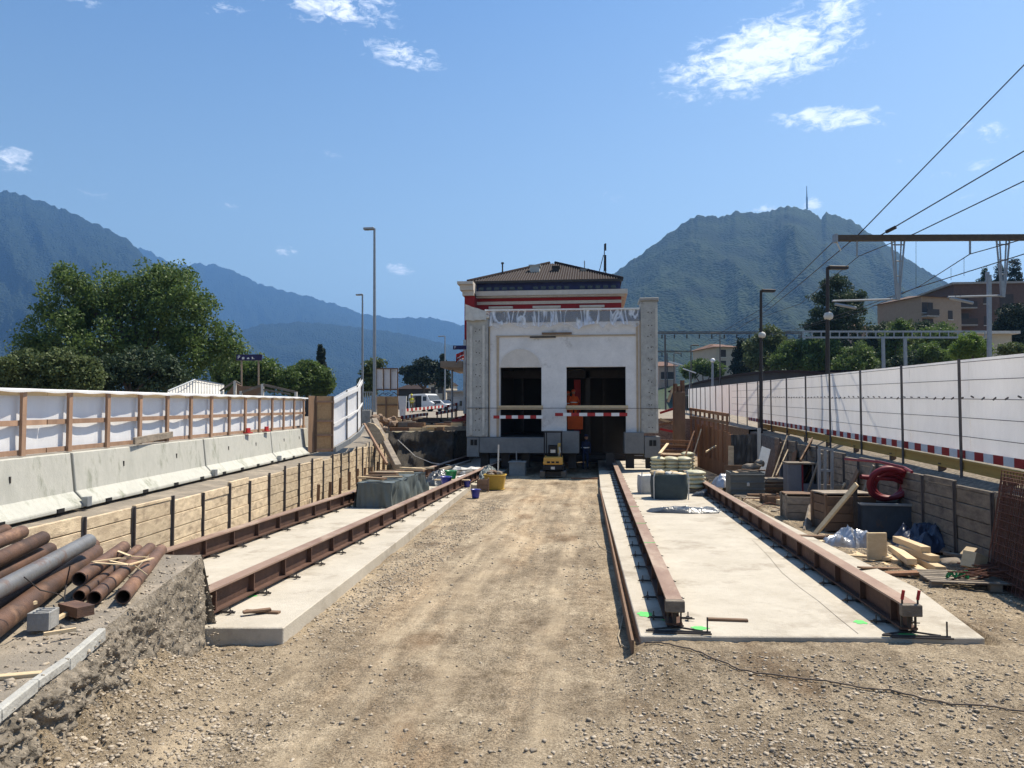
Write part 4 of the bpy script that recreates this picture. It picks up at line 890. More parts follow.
tree('cedar_tree', 'drooping dark cedar below the plane tree, left of the grey gable', (130, None), [(130, 368, 30, 24), (110, 375, 22, 20), (158, 375, 24, 18)], 'leaf_dark', 48, 160, 70, .2, .2, .6)
tree('garden_tree', 'green garden tree behind the small navy sign on two posts', (256, None), [(258, 372, 20, 14), (240, 378, 18, 16), (272, 378, 12, 14), (228, 370, 14, 18)], 'leaf', 75, 260, 60, .26, .2, .8)
tree('round_tree', 'round dark green tree right below the cypress', (307, None), [(307, 378, 22, 17), (296, 382, 16, 14), (320, 382, 13, 15), (305, 370, 12, 9)], 'leaf', 75, 420, 60, .19, .25, .55, fill=1.1)
tree('cypress_tree', 'single slim dark cypress above the round tree', (321, None), [(321.5, 350, 2.2, 6), (321.5, 358, 3.6, 10), (322, 370, 4.2, 14)], 'leaf_conifer', 95, 160, 60, .16, .2, .28, fill=1.3)
tree('birch_tree', 'light leafy tree behind the tall lamp posts', (372, None), [(372, 372, 9, 12), (368, 385, 10, 12), (378, 366, 5, 6)], 'leaf_olive', 75, 80, 50, .22, .12, .6)
tree('umbrella_pine', 'dark flat topped pine left of the station, behind the van', (425, None), [(412, 372, 10, 5), (425, 366, 12, 7), (436, 370, 10, 6), (424, 378, 16, 5), (411, 380, 7, 4)], 'leaf_conifer', 130, 130, 60, .35, .25, .8)
tree('conifer_tree', 'thin dark conifer beside the small street lamp left of the station', (443, None), [(443, 360, 2.5, 7), (443, 370, 5, 7), (443, 380, 8, 8)], 'leaf_conifer', 125, 70, 60, .3, .15, .7)
for (nm, lab, base, lobes, m, D, cl, gr) in [
    ('cedar_tree', 'tall dark layered cedar behind the double lamp post on the right', 838, [(838, 285, 17, 6), (828, 297, 18, 6), (846, 300, 18, 7), (836, 312, 28, 8), (825, 325, 24, 9), (850, 325, 22, 9), (836, 340, 28, 10), (838, 279, 10, 5)], 'leaf_dark', 95, 430, None),
    ('dark_conifer', 'dark pointed conifer left of the tree row, beside the cream house', 742, [(742, 347, 4, 7), (742, 358, 8, 10), (742, 370, 11, 10)], 'leaf_conifer', 105, 130, None),
    ('oak_tree', 'pale green spreading tree at the left end of the tree row above the platform roof', 768, [(768, 336, 14, 9), (760, 346, 15, 12), (778, 348, 16, 12), (762, 362, 18, 12)], 'leaf_olive', 100, 240, 'trees above the platform roof'),
    ('oak_tree', 'mid green tree behind the left dark lamp post', 795, [(795, 350, 15, 10), (786, 362, 16, 11), (806, 360, 16, 12)], 'leaf', 95, 200, 'trees above the platform roof'),
    ('oak_tree', 'dense green tree below the tall cedar on the right', 824, [(824, 350, 18, 12), (838, 360, 18, 12), (815, 364, 14, 9)], 'leaf', 92, 220, 'trees above the platform roof'),
    ('oak_tree', 'dark tree under the left end of the bright lattice gantry', 884, [(882, 336, 16, 14), (872, 352, 18, 16), (892, 350, 14, 16)], 'leaf_dark', 100, 220, 'trees below the houses on the right'),
    ('oak_tree', 'green tree with open crown left of the terrace house', 902, [(898, 330, 12, 10), (910, 345, 15, 14), (900, 358, 16, 12)], 'leaf_olive', 95, 200, 'trees below the houses on the right'),
    ('oak_tree', 'leafy tree directly below the beige terrace house', 938, [(930, 338, 15, 10), (946, 334, 14, 10), (938, 350, 22, 13), (960, 346, 14, 10)], 'leaf', 82, 260, 'trees below the houses on the right'),
    ('oak_tree', 'dull green tree below the tall cedar, left of the gantry post', 858, [(858, 356, 16, 12), (845, 366, 16, 10), (868, 366, 14, 10)], 'leaf', 85, 180, 'trees below the houses on the right'),
    ('young_tree', 'bright yellow green young tree beside the grey mast at right', 972, [(968, 344, 12, 10), (980, 350, 14, 11), (960, 352, 9, 8)], 'leaf_bright', 60, 170, None),
    ('broad_tree', 'near black broad tree in front of the brown house at the right edge', 1012, [(1010, 318, 14, 13), (1024, 322, 18, 16), (1016, 338, 18, 10), (1003, 330, 10, 12)], 'leaf_conifer', 88, 300, None),
    ('pointed_conifer', 'grey green conifer behind the roof terrace, left of the cypresses', 983, [(985, 273, 2, 5), (983, 281, 6, 6), (982, 290, 11, 6)], 'leaf_dark', 135, 110, None),
    ('cypress_tree', 'left cypress of the pair above the brown house', 1000, [(1000, 272, 5, 9), (1000, 284, 6, 8)], 'leaf_conifer', 135, 90, 'cypresses above the brown house'),
    ('cypress_tree', 'right cypress of the pair above the brown house', 1015, [(1015, 266, 5, 8), (1015, 278, 7, 10)], 'leaf_conifer', 135, 100, 'cypresses above the brown house'),
    ('garden_tree', 'small green tree right of the white post lamp, below the mountain', 705, [(700, 366, 9, 6), (712, 370, 10, 7), (690, 372, 8, 6)], 'leaf', 120, 110, None),
    ('shrub_tree', 'dark shrubby tree just above the white fence, left of the grey mast', 915, [(905, 364, 16, 8), (922, 360, 14, 9), (890, 368, 12, 6)], 'leaf_dark', 78, 170, None),
    ('shrub_tree', 'green shrubby tree filling the gap below the lattice gantry', 950, [(944, 358, 14, 8), (930, 352, 9, 9), (958, 362, 9, 5)], 'leaf', 76, 150, None),
    ('shrub_tree', 'loose green tree between the two gantry posts', 895, [(893, 342, 9, 14), (899, 330, 7, 9), (888, 356, 11, 9)], 'leaf', 90, 150, None),
    ('shrub_tree', 'dark tree hiding the lower floors of the beige house', 925, [(922, 330, 10, 8), (935, 334, 12, 8), (912, 338, 8, 9)], 'leaf_dark', 100, 130, None),
    ('garden_tree', 'pale bush at the right end above the white fence', 1010, [(1010, 350, 12, 5), (1024, 352, 8, 5)], 'leaf_olive', 55, 90, None)]:
    k = D / 95 * (.42 if ('cypress' in nm or 'pointed' in nm) else .8)
    tree(nm, lab, (base, None), lobes, m, D, cl, 52, .30 * k, .2, .85 * k, gr)
# low hill with the houses
mountain('hill', [(640, 392), (700, 380), (760, 368), (830, 352), (880, 340), (940, 332), (1024, 322), (1150, 305), (1300, 300)], 150, 60, 60, 'leaf_dark', .15, 60, 14, 5)

# ================================================================ HOUSES
def house(label, px0, px1, pyb, pyt, D, depth, wallm, roofm, roof, wins, rz=0, over=.5, nm='house', shut=True, balc=()):
    k = D / F; A = P(px0, pyb, D); B = P(px1, pyb, D); w = (B - A).length; h = (pyb - pyt) * k; c = (A + B) / 2
    t = thing(nm, Vector((c.x, c.y, A.z - 4)), label, 'house', None, YAW + rz)
    b = MB(); b.bb(-w / 2, w / 2, 0, depth, 0, h + 4); wl = part('wall', b, wallm, t, False)
    b = MB()
    if roof: b.add([(-w / 2 - over, -over, h + 4), (w / 2 + over, -over, h + 4), (w / 2 + over, depth + over, h + 4), (-w / 2 - over, depth + over, h + 4), (-w * .22, depth / 2, h + 4 + roof), (w * .22, depth / 2, h + 4 + roof)], [(0, 1, 5, 4), (1, 2, 5), (2, 3, 4, 5), (3, 0, 4), (3, 2, 1, 0)])
    else: b.bb(-w / 2 - over, w / 2 + over, -over, depth + over, h + 4, h + 4.3)
    part('roof', b, roofm, t, False)
    for (x_, z_, ww, hh) in wins:
        b = MB(); b.bb(x_ * w - ww / 2, x_ * w + ww / 2, -.05, .02, 4 + z_ * h - hh / 2, 4 + z_ * h + hh / 2); f = part('window', b, 'shutter', t, False)
        b = MB(); b.bb(x_ * w - ww / 2 - .08, x_ * w + ww / 2 + .08, -.12, -.03, 4 + z_ * h - hh / 2 - .12, 4 + z_ * h - hh / 2); part('sill', b, 'concrete_light', f, False)
    for (x0, x1, z_) in balc:
        b = MB(); b.bb(x0 * w, x1 * w, -1.1, 0, 4 + z_ * h - .1, 4 + z_ * h + .1); bb_ = part('balcony', b, 'concrete_grey', t, False)
        b = MB(); b.bb(x0 * w, x1 * w, -1.12, -1.06, 4 + z_ * h + .1, 4 + z_ * h + 1.0); part('railing', b, 'shutter', bb_, False)
    return t
house('beige terrace house with roof parapet on the slope, right of the mountain foot', 918, 966, 336, 297, 112, 9, 'house_beige', 'house_brown', .8, [(-.42, .3, .9, 1.5), (-.28, .3, .9, 1.5), (-.42, .72, .9, 1.5), (-.28, .72, .9, 1.5), (.22, .55, .8, 1.3), (-.1, .6, .5, .5)], .25, .5, balc=((-.5, -.2, .48), (-.5, -.2, .05)))
house('brown apartment house with balconies at the right edge of the photo', 958, 1062, 345, 283, 118, 12, 'house_brown', 'concrete_grey', 0, [(-.42, .75, 1.6, 1.4), (-.42, .45, 1.6, 1.4), (-.42, .15, 1.6, 1.4), (-.2, .75, 1, 1.4), (-.02, .7, 2, 2.4), (.2, .7, 1.2, 1.4), (-.2, .4, 1, 1.4)], -.1, .4, balc=((-.5, -.32, .32), (-.5, -.32, .6)))
house('low cream garage below the brown house', 978, 1012, 352, 334, 84, 5, 'house_cream', 'concrete_light', 0, [(-.3, .6, .5, .5)], 0, .6)
house('cream house with dark shutters beside the dark conifer', 716, 740, 376, 347, 125, 9, 'house_cream', 'roof_red', .9, [(-.2, .78, .9, 1.2), (-.2, .4, .9, 1.2), (.3, .78, .7, 1.2)], .2, .5)
house('small house with red roof among trees behind the lattice gantry', 853, 872, 345, 328, 120, 8, 'house_pink', 'roof_red', 1.4, [(-.2, .5, .9, 1.2)], .3, .5)
house('low flat building behind the van, left of the station', 447, 468, 412, 392, 150, 14, 'concrete_grey', 'concrete_grey', 0, [(-.3, .5, 2, 1), (.2, .5, 2, 1)], 0, .5)
house('dark low building behind the white van', 398, 428, 408, 389, 140, 10, 'dark_wall', 'roof_tile', 1.0, [(-.3, .5, 1.5, 1)], .1, .4)
house('pale villa with arched gable behind the van', 428, 445, 405, 384, 165, 10, 'house_cream', 'roof_tile', 1.6, [(-.2, .7, 1, 1.4), (.22, .7, 1, 1.4)], -.2, .3)
house('house with orange roof at the left end of the railway, beside the white building', 659, 676, 385, 366, 150, 10, 'house_pink', 'roof_red', 1.2, [(-.2, .5, 1.2, 1.4), (.2, .5, 1.2, 1.4)], 0, .5)

# ================================================================ RAILWAY EQUIPMENT
# mast on the mountain
a = P(807, 206, 2310); b_ = P(806.6, 186, 2310); t = thing('radio_mast', a, 'tall radio mast on the mountain summit', 'mast')
b = MB(); b.tube([a - Vector((0, 0, 10)), a.lerp(b_, .45)], [3.2, 2.6], 6); part('lower_tower', b, 'galv', t)
b = MB(); b.tube([a.lerp(b_, .45), b_], [1.9, .9], 6); part('upper_tower', b, 'galv', t)
def arrow_hanger(parent, px, D, y0, y1, w0=6.5):
    b = MB(); tips = [P(px - 1.2, y1, D), P(px + 1.2, y1, D)]; tops = [P(px - w0, y0, D), P(px - w0 * .5, y0, D), P(px + w0 * .5, y0, D), P(px + w0, y0, D)]
    b.tube([tops[0], tips[0]], .035, 6); b.tube([tops[1], tips[0].lerp(tips[1], .3)], .03, 6); b.tube([tops[2], tips[0].lerp(tips[1], .7)], .03, 6); b.tube([tops[3], tips[1]], .035, 6)
    for f in (.08, .35, .6): b.tube([tops[0].lerp(tips[0], f), tops[3].lerp(tips[1], f)], .03, 6)
    b.bar(tips[0] + Vector((.04, 0, 0)), tips[0].lerp(tops[0], .28) + Vector((.05, 0, 0)), .13, .13, (0, 1, 0)); return part('drop_bracket', b, 'galv', parent)
D = 30; t = thing('catenary_gantry', P(1030, 416, D), 'long brown steel gantry beam over the tracks at upper right', 'gantry')
b = MB(); b.bar(P(835, 238.3, D), P(1075, 237.3, D), .24, .22); part('cross_beam', b, 'bark', t)
b = MB(); b.bar(P(834, 238.5, D), P(836.5, 238.5, D), .3, .32); part('end_cap', b, 'galv', t)
h1 = arrow_hanger(t, 898, D, 240, 300); h2 = arrow_hanger(t, 1003, D, 240, 297)
for (px, y1) in ((857, 256), (970, 254)): b = MB(); b.bar(P(px, 240, D), P(px, y1, D), .06, .06, (0, 1, 0)); part('hook', b, 'galv', t)
b = MB(); b.tube([P(898, 299, D), P(832, 301, D)], .045, 6); b.tube([P(835, 304, D), P(856, 308, D)], .06, 6); part('registration_arm', b, 'galv', t)
b = MB(); b.tube([P(1002, 295.5, D), P(948, 297, D)], .045, 6); b.tube([P(950, 298, D), P(973, 303, D)], .06, 6); part('registration_arm', b, 'galv', t)
b = MB(); b.bar(P(1068, 430, D), P(1068, 230, D), .3, .3, (0, 1, 0)); part('mast', b, 'galv', t)
b = MB(); b.tube([P(836, 241, D), P(841, 251, D)], .03, 6); part('insulator', b, 'bag_white', t)
def lattice(px0, px1, py0, py1, D, label, legs, n, m='galv', drop=0, insul=0):
    t = thing('lattice_gantry', P((px0 + px1) / 2, 416, D), label, 'gantry', 'lattice gantries over the railway'); b = MB(); k = D / F
    ww = .09 if D < 90 else .08
    b.bar(P(px0, py0 + 1, D), P(px1, py0 + 1, D), ww, ww * 1.9); b.bar(P(px0, py1 - 1, D), P(px1, py1 - 1, D), ww, ww * 1.9)
    for i in range(n + 1):
        x_ = lerp(px0, px1, i / n); b.bar(P(x_, py0 + 1, D), P(x_, py1 - 1, D), .08 if n > 16 else .3, .08, (0, 1, 0))
    part('lattice_beam', b, m, t)
    for l in legs: b = MB(); p = P(l, py1, D); b.bar(Vector((p.x, p.y, zU(p.x, p.y))), p, .25, .25, (0, 1, 0)); part('leg', b, m, t)
    for i in range(insul): b = MB(); x_ = lerp(px0 + 4, px1 - 4, i / max(1, insul - 1)); b.tube([P(x_, py1, D), P(x_, py1 + 4, D)], .1, 6); part('insulator', b, 'steel_dark', t)
lattice(803, 985, 330.5, 338.5, 70, 'bright open lattice gantry beam in front of the houses', (883, 905), 20)
lattice(658, 803, 331, 334.5, 115, 'thin dark gantry with insulators, upper of two in front of the mountain', (665, 801), 30, 'steel_post', insul=12)
lattice(658, 800, 350, 353, 150, 'thin dark gantry, lower of two in front of the mountain', (667, 798), 30, 'steel_post', insul=8)
b = MB(); 
t = thing('catenary_mast', P(989, 352, 45), 'plain grey steel mast between the houses and the white fence at right', 'mast')
b = MB(); b.bar(P(989.5, 372, 45), P(989, 275, 45), .2, .2, (0, 1, 0)); part('pole', b, 'galv', t)
b = MB(); b.bar(P(986, 277, 45), P(989, 277, 45), .15, .6); part('head_plate', b, 'galv', t)
wi = [([(1075, 13, 24), (1024, 65, 26), (858, 235, 30), (800, 284, 48), (765, 312, 70), (700, 352, 140)], .022, 'overhead wire running steeply from the top right corner over the gantry'),
      ([(1075, 124, 24), (1024, 151, 26), (881, 235, 30)], .024, 'overhead wire ending at the gantry with a dark insulator'),
      ([(1075, 156, 24), (1024, 181, 26), (916, 233, 30), (859, 256, 42), (800, 304, 70), (730, 328, 120)], .022, 'overhead wire third from the top at the right edge of the photo'),
      ([(1075, 229, 25), (1024, 239, 27), (970, 254, 30), (920, 286, 42), (860, 312, 60), (790, 332, 95), (700, 350, 160)], .02, 'carrier wire passing below the gantry between its two brackets'),
      ([(1075, 234, 25), (1024, 254, 27), (916, 288, 34), (865, 306, 46), (800, 328, 75), (700, 352, 150)], .02, 'lowest contact wire crossing in front of the beige terrace house'),
      ([(836, 239, 30), (800, 274, 45), (766, 306, 66), (700, 345, 130)], .022, 'overhead wire leading away from the left tip of the gantry')]
for pts, r, lab in wi:
    b = MB(); b.tube([P(*q) for q in pts], r, 5); single('overhead_wire', b, 'steel_dark', lab, 'wire', 'overhead wires of the railway')
b = MB(); b.tube([P(896, 227, 29.6), P(886, 232, 29.9)], .07, 6); single('wire_insulator', b, 'steel_dark', 'short dark insulator on the wire just above the gantry', 'insulator')
for (px, ya, yb, D) in ((916, 236, 288, 32), (964, 258, 276, 31), (951, 268, 280, 33)):
    b = MB(); b.tube([P(px, ya, D), P(px, yb, D)], .008, 5); single('dropper_wire', b, 'steel_dark', {916: 'long thin dropper hanging from the gantry right of its left bracket', 964: 'thin dropper between the two lower wires, nearer the right bracket', 951: 'shortest thin dropper between the two lower wires, before the mountain edge'}[px], 'wire')
def lamp(px, pyt, pyb, D, arm, label, m='steel_dark', speaker=None, r=.08, headm=None, group=None, hl=.9):
    p0 = P(px, pyb, D); p1 = P(px, pyt, D); t = thing('street_lamp', p0, label, 'street lamp', group)
    b = MB(); b.tube([p0, p0.lerp(p1, .5), p1], [r, r * .85, r * .65], 8); part('pole', b, m, t)
    q = P(px + arm, pyt + .4, D); d = (q - p1).normalized()
    b = MB(); b.tube([p1, q], .04, 6); part('arm', b, m, t)
    b = MB(); b.bar(q - d * hl, q, .28, .12); part('lamp_head', b, headm or m, t, bev=.02)
    b = MB(); b.bar(q - d * (hl - .08) - Vector((0, 0, .068)), q - d * .08 - Vector((0, 0, .068)), .2, .015); part('lens', b, 'glass_dark', t)
    if speaker:
        b = MB(); c = P(px + 1, speaker, D); b.lathe(c - Vector((0, 0, .16)), [(.06, 0), (.16, .05), (.19, .16), (.15, .27), (.05, .32)], 12); part('loudspeaker', b, 'bag_white', t, smooth=True)
    return t
lamp(827.5, 267.5, 447, 30, 20, 'taller dark lamp post with white loudspeaker, right one on the railway side', speaker=316, r=.10, hl=.78)
lamp(761, 290.5, 440, 38, 14, 'dark lamp post with white loudspeaker, left one on the railway side', speaker=335, r=.10, hl=.68)
lamp(374.5, 228.5, 412, 42, -11, 'tallest grey street lamp, left of the white building', 'galv', r=.10, hl=.6)
lamp(362.5, 294.5, 412, 66, -6.5, 'second grey street lamp, shorter, just left of the tallest one', 'galv', r=.11, hl=.6)
lamp(445, 336, 400, 110, -7, 'small distant street lamp left of the station, behind the conifer', 'galv', r=.12, hl=.9)
lamp(691, 345, 388, 95, 8, 'small far lamp post with dark flat head beside the platform roof', 'steel_post', r=.09, hl=.9)
lamp(674, 353, 390, 110, 7, 'smallest far lamp post with dark flat head, near the white building', 'steel_post', r=.09, hl=.9)
lamp(720, 333, 385, 90, -10, 'far lamp post with arm pointing left, in front of the cream house', 'steel_post', r=.08, hl=.8)
t = thing('globe_lamp', P(712.5, 384, 80), 'far post lamp with small white globe above the platform roof', 'street lamp')
b = MB(); b.tube([P(712.5, 388, 80), P(712.5, 362, 80)], .12, 8); part('pole', b, 'galv', t); b = MB(); b.blob(P(712.8, 360.5, 80), (.5, .5, .5), 2, 0); part('globe', b, 'white_paint', t, smooth=True)
for (a0, a1, lab) in (((669, 361.5), (682, 365), 'upper white slanting light tube near the far railway'), ((683, 368.5), (696, 373), 'lower white slanting light tube near the far railway')):
    t = thing('tube_light', P(a0[0], 390, 90), lab, 'lamp', 'slanting platform light tubes'); b = MB(); b.bar(P(*a0, 90), P(*a1, 90), .15, .12); part('tube', b, 'white_paint', t)
    b = MB(); b.tube([P((a0[0] + a1[0]) / 2, 392, 90), P((a0[0] + a1[0]) / 2, (a0[1] + a1[1]) / 2, 90)], .05, 6); part('pole', b, 'galv', t)
# platform roof
t = thing('platform_roof', P(760, 400, 80), 'long dark curved platform roof behind the white fence', 'roof')
pts = [(668, 391, 135), (684, 385.5, 118), (700, 381, 104), (716, 377.5, 93), (735, 374, 83), (755, 371.6, 74), (775, 370.2, 68), (795, 370, 63), (815, 371.2, 59), (832, 373.5, 56)]
b = MB()
b.grid(lambda u, v: (lambda q: P(*q) + _r * (0 if v in (0, .25) else 4.5) - Vector((0, 0, 0 if v in (0, .75) else .22)))([interp([(i / 9, pts[i][k]) for i in range(10)], u) for k in range(3)]), 36, 4)
part('roof_slab', b, 'roof_tile', t)
b = MB()
b.grid(lambda u, v: (lambda q: P(*q) + _r * .3 - Vector((0, 0, .2 + v * 1.3)))([interp([(i / 9, pts[i][k]) for i in range(10)], u) for k in range(3)]), 36, 1)
part('underside_shade', b, 'black', t)  # black sheet standing in for the shade beneath the roof
for i in range(0, 10, 2):
    q = P(*pts[i]); b = MB(); b.tube([(q.x + 2, q.y, zU(q.x, q.y)), (q.x + 2, q.y, q.z)], .12, 8); part('column', b, 'steel_dark', t)
# ================================================================ THINGS ON THE RIGHT OF THE PIT
def crate_bag(loc, w, d, h, rz, m, label, cat='bag', top='bag_white', group=None, name='builders_bag', lumps=True):
    t = thing(name, loc, label, cat, group, rz)
    b = MB()
    def s(u, v):
        a = u * 2 * pi; c, s_ = cos(a), sin(a); e = 5.0; r = (abs(c) ** e + abs(s_) ** e) ** (-1 / e); bulge = 1 + .05 * sin(pi * v) + .03 * fn(u * 7, v * 4, loc[0])
        return (c * r * w / 2 * bulge, s_ * r * d / 2 * bulge, v * h + (.03 * fn(u * 9, 2) if v == 1 else 0))
    b.grid(s, 40, 8); b.add([s(i / 40, 1) for i in range(40)], [tuple(range(40))]); part('bag_body', b, m, t, False, True)
    if lumps:
        for i in range(7):
            b = MB(); b.blob((random.uniform(-.35, .35) * w, random.uniform(-.35, .35) * d, h + random.uniform(0, .06)), (random.uniform(.25, .5), random.uniform(.2, .4), random.uniform(.08, .2)), 2, .6, i + loc[0], random.random() * 3); part('lump', b, random.choice([top, 'wood_new', 'tarp_dark', 'bag_white']), t, False, True)
    for sx in (-1, 1):
        b = MB(); b.tube([(sx * w * .5, -d * .5, 0), (sx * w * .51, -d * .52, h * .9), (sx * w * .46, -d * .45, h + .12)], .02, 5); part('strap', b, 'bag_white', t, False)
    return t
z0 = SLz
def at(px, py, z=z0): p = G(px, py, z); return (p.x, p.y, z)
crate_bag(at(669, 498), 1.08, 1.0, .78, .05, 'cloth_crate', 'dark grey builders bag full of crumpled sheeting, on the right slab')
crate_bag(at(648, 493), .62, .7, .62, .2, 'bag_white', 'squat white sack left of the dark grey builders bag', lumps=False)
def bagpallet(loc, nx, nz, label, w=.55):
    t = thing('cement_pallet', loc, label, 'pallet of bags', 'pallets of cement bags on the right slab'); 
    b = MB()
    for y in (-.35, 0, .35): b.box((0, y, .05), (nx * w + .1, .1, .1))
    b.box((0, 0, .115), (nx * w + .1, .9, .025)); part('pallet', b, 'wood_grey', t, False)
    for k in range(nz):
        for i in range(nx):
            for j in range(2):
                b = MB(); b.blob(((i - (nx - 1) / 2) * w, (j - .5) * .42, .22 + k * .15), (w * 1.12, .5, .2), 3, .12, i + k * 3 + j, 0); part('cement_bag', b, 'bag_yellow', t, False, True)
    return t
bagpallet(at(671, 478), 3, 5, 'yellow and white cement bags on a pallet behind the dark grey builders bag')
bagpallet(at(695, 492), 1, 4, 'single column of yellow and white cement bags right of the dark grey builders bag', .62)
bagpallet(at(688, 476), 1, 6, 'tallest narrow column of cement bags at the back of the bags group', .5)
b = MB(); b.bar(Vector(at(660, 480)) + Vector((0, 0, 1.1)), Vector(at(668, 470)) + Vector((0, 0, 1.3)), .12, .04); single('plank', b, 'wood_new', 'pale plank sticking up behind the yellow cement bags', 'plank', 'loose boards about the site')
def crumple(name, c, w, d, h, m, label, cat, rz=0, seed=0, n=46, sc=1.0):
    b = MB(); R = Matrix.Rotation(rz, 3, 'Z'); c = Vector(c)
    def s(u, v):
        x_, y_ = (u - .5) * 2, (v - .5) * 2; a = math.atan2(y_, x_); edge = 1 + .28 * noise.noise(Vector((cos(a) * 1.6 + seed, sin(a) * 1.6, seed)))
        r2 = min(1, (x_ * x_ + y_ * y_) ** .5); px_, py_ = x_ * w / 2 * edge * (1 - .25 * (abs(x_ * y_))), y_ * d / 2 * edge * (1 - .25 * abs(x_ * y_))
        k = noise.ridged_multi_fractal(Vector((px_ * 1.5 * sc + seed, py_ * 1.8 * sc, seed)), 1, 2, 4, 1, 2)
        z_ = h * max(0, 1 - max(abs(x_), abs(y_)) ** 3) * (.25 + .42 * k) + .012
        return c + R @ Vector((px_ + .05 * fn(px_ * 5, py_ * 5, seed), py_, z_))
    b.grid(s, n, n); return single(name, b, m, label, cat, smooth=False)
crumple('plastic_sheet', at(686, 512), 2.3, .75, .16, 'tarp_dark', 'black plastic sheet crumpled flat on the right slab in front of the bags', 'sheeting', .08, 3)
crumple('plastic_sheet', at(706, 496), .9, .5, .22, 'tarp_dark', 'small black plastic heap at the right foot of the cement bags', 'sheeting', .2, 9)
# grey steel skip
t = thing('steel_box', at(745, 495, .08), 'ribbed grey steel box beside the far part of the right beam', 'skip', rz=0)
W, H_, Dp = 1.15, .82, .95
b = MB(); b.bb(-W / 2, W / 2, -Dp / 2, Dp / 2, .06, .1); b.bb(-W / 2, W / 2, -Dp / 2, -Dp / 2 + .04, .1, H_); b.bb(-W / 2, W / 2, Dp / 2 - .04, Dp / 2, .1, H_); b.bb(-W / 2, -W / 2 + .04, -Dp / 2 + .04, Dp / 2 - .04, .1, H_); b.bb(W / 2 - .04, W / 2, -Dp / 2 + .04, Dp / 2 - .04, .1, H_); part('box_shell', b, 'skip_grey', t, False)
for zz in (.2, .45, .7): b = MB(); b.bb(-W / 2 - .01, W / 2 + .01, -Dp / 2 - .03, -Dp / 2 - .002, zz, zz + .07); part('rib', b, 'skip_grey', t, False, bev=.01)
for sx in (-.4, .4): b = MB(); b.bb(sx - .06, sx + .06, -Dp / 2, Dp / 2, 0, .06); part('skid', b, 'steel_dark', t, False)
b = MB(); b.lathe((0.02, -Dp / 2 - .035, .36), [(.05, 0), (.05, .10), (.02, .12)], 10); part('badge', b, 'bag_white', t, False)
for k in range(4): b = MB(); b.box((-.3 + .2 * k, 0, H_ - .04 + .03 * k), (.12, .8, .05), .4 * k); part('scrap_board', b, ['wood_new', 'wood_grey', 'clay', 'wood_brown'][k], t, False)
b = MB(); p = Vector(at(752, 482, .8)); b.blob(P(752, 467, 27.5), (.7, .5, .3), 2, .6, 3); b.blob(P(760, 463, 27.8), (.35, .3, .25), 2, .6, 8); single('paper_sack', b, 'clay', 'crumpled brown paper sacks lying behind the grey steel box', 'sack', smooth=True)
crumple('plastic_sheet', at(722, 487, .2), .8, .8, .5, 'foil', 'grey white crumpled sheeting left of the grey steel box', 'sheeting', 0, 14)
# stack of plywood and boards
def stack(px, py, zb, n, L, w, th, rz, m, label, jit=.15, nm='board_stack', cat='stack of boards'):
    loc = at(px, py, zb); t = thing(nm, loc, label, cat, None, rz)
    for i in range(n): b = MB(); b.box((random.uniform(-jit, jit), random.uniform(-jit, jit) * .5, th * (i + .5) + .002 * i), (L * random.uniform(.85, 1.05), w, th - .004), random.uniform(-.08, .08)); part('board', b, m if i % 3 else 'wood_brown', t, False, bev=.004)
    return t
stack(777, 492, .06, 9, 1.25, .9, .055, .1, 'wood_grey', 'stack of weathered boards right of the grey steel box')
stack(768, 499, .06, 2, 1.6, .25, .08, .05, 'wood_brown', 'two low brown boards on the gravel in front of the board stack')
# metal cabinet
t = thing('site_cabinet', at(806, 499, .07), 'tall grey metal cabinet with dark open side, behind the small crates', 'cabinet', rz=-.05)
W, Dp, H_ = 1.28, .9, 1.18
b = MB(); b.bb(-W / 2, -W / 2 + .42, -Dp / 2, Dp / 2, 0, H_); part('left_bay', b, 'cabinet', t, False, bev=.01)
b = MB(); b.bb(-W / 2 + .42, W / 2, Dp / 2 - .04, Dp / 2, 0, H_); b.bb(W / 2 - .04, W / 2, -Dp / 2, Dp / 2 - .04, 0, H_); part('open_bay', b, 'bin_blue', t, False)
b = MB(); b.bb(-W / 2 - .03, W / 2 + .03, -Dp / 2 - .03, Dp / 2 + .03, H_, H_ + .05); part('lid', b, 'wood_grey', t, False)
b = MB(); b.bb(-W / 2 + .42, -W / 2 + .47, -Dp / 2 - .01, -Dp / 2 + .04, 0, H_); part('red_edge', b, 'hose_red', t, False)
b = MB(); b.bb(.12, .17, -Dp / 2 + .05, -Dp / 2 + .1, 0, H_); b.bb(.26, .31, -Dp / 2 + .05, -Dp / 2 + .1, 0, H_); b.bb(.47 - W / 2, W / 2, -Dp / 2, -Dp / 2 + .04, .0, .55); part('inner_bar', b, 'cabinet', t, False)
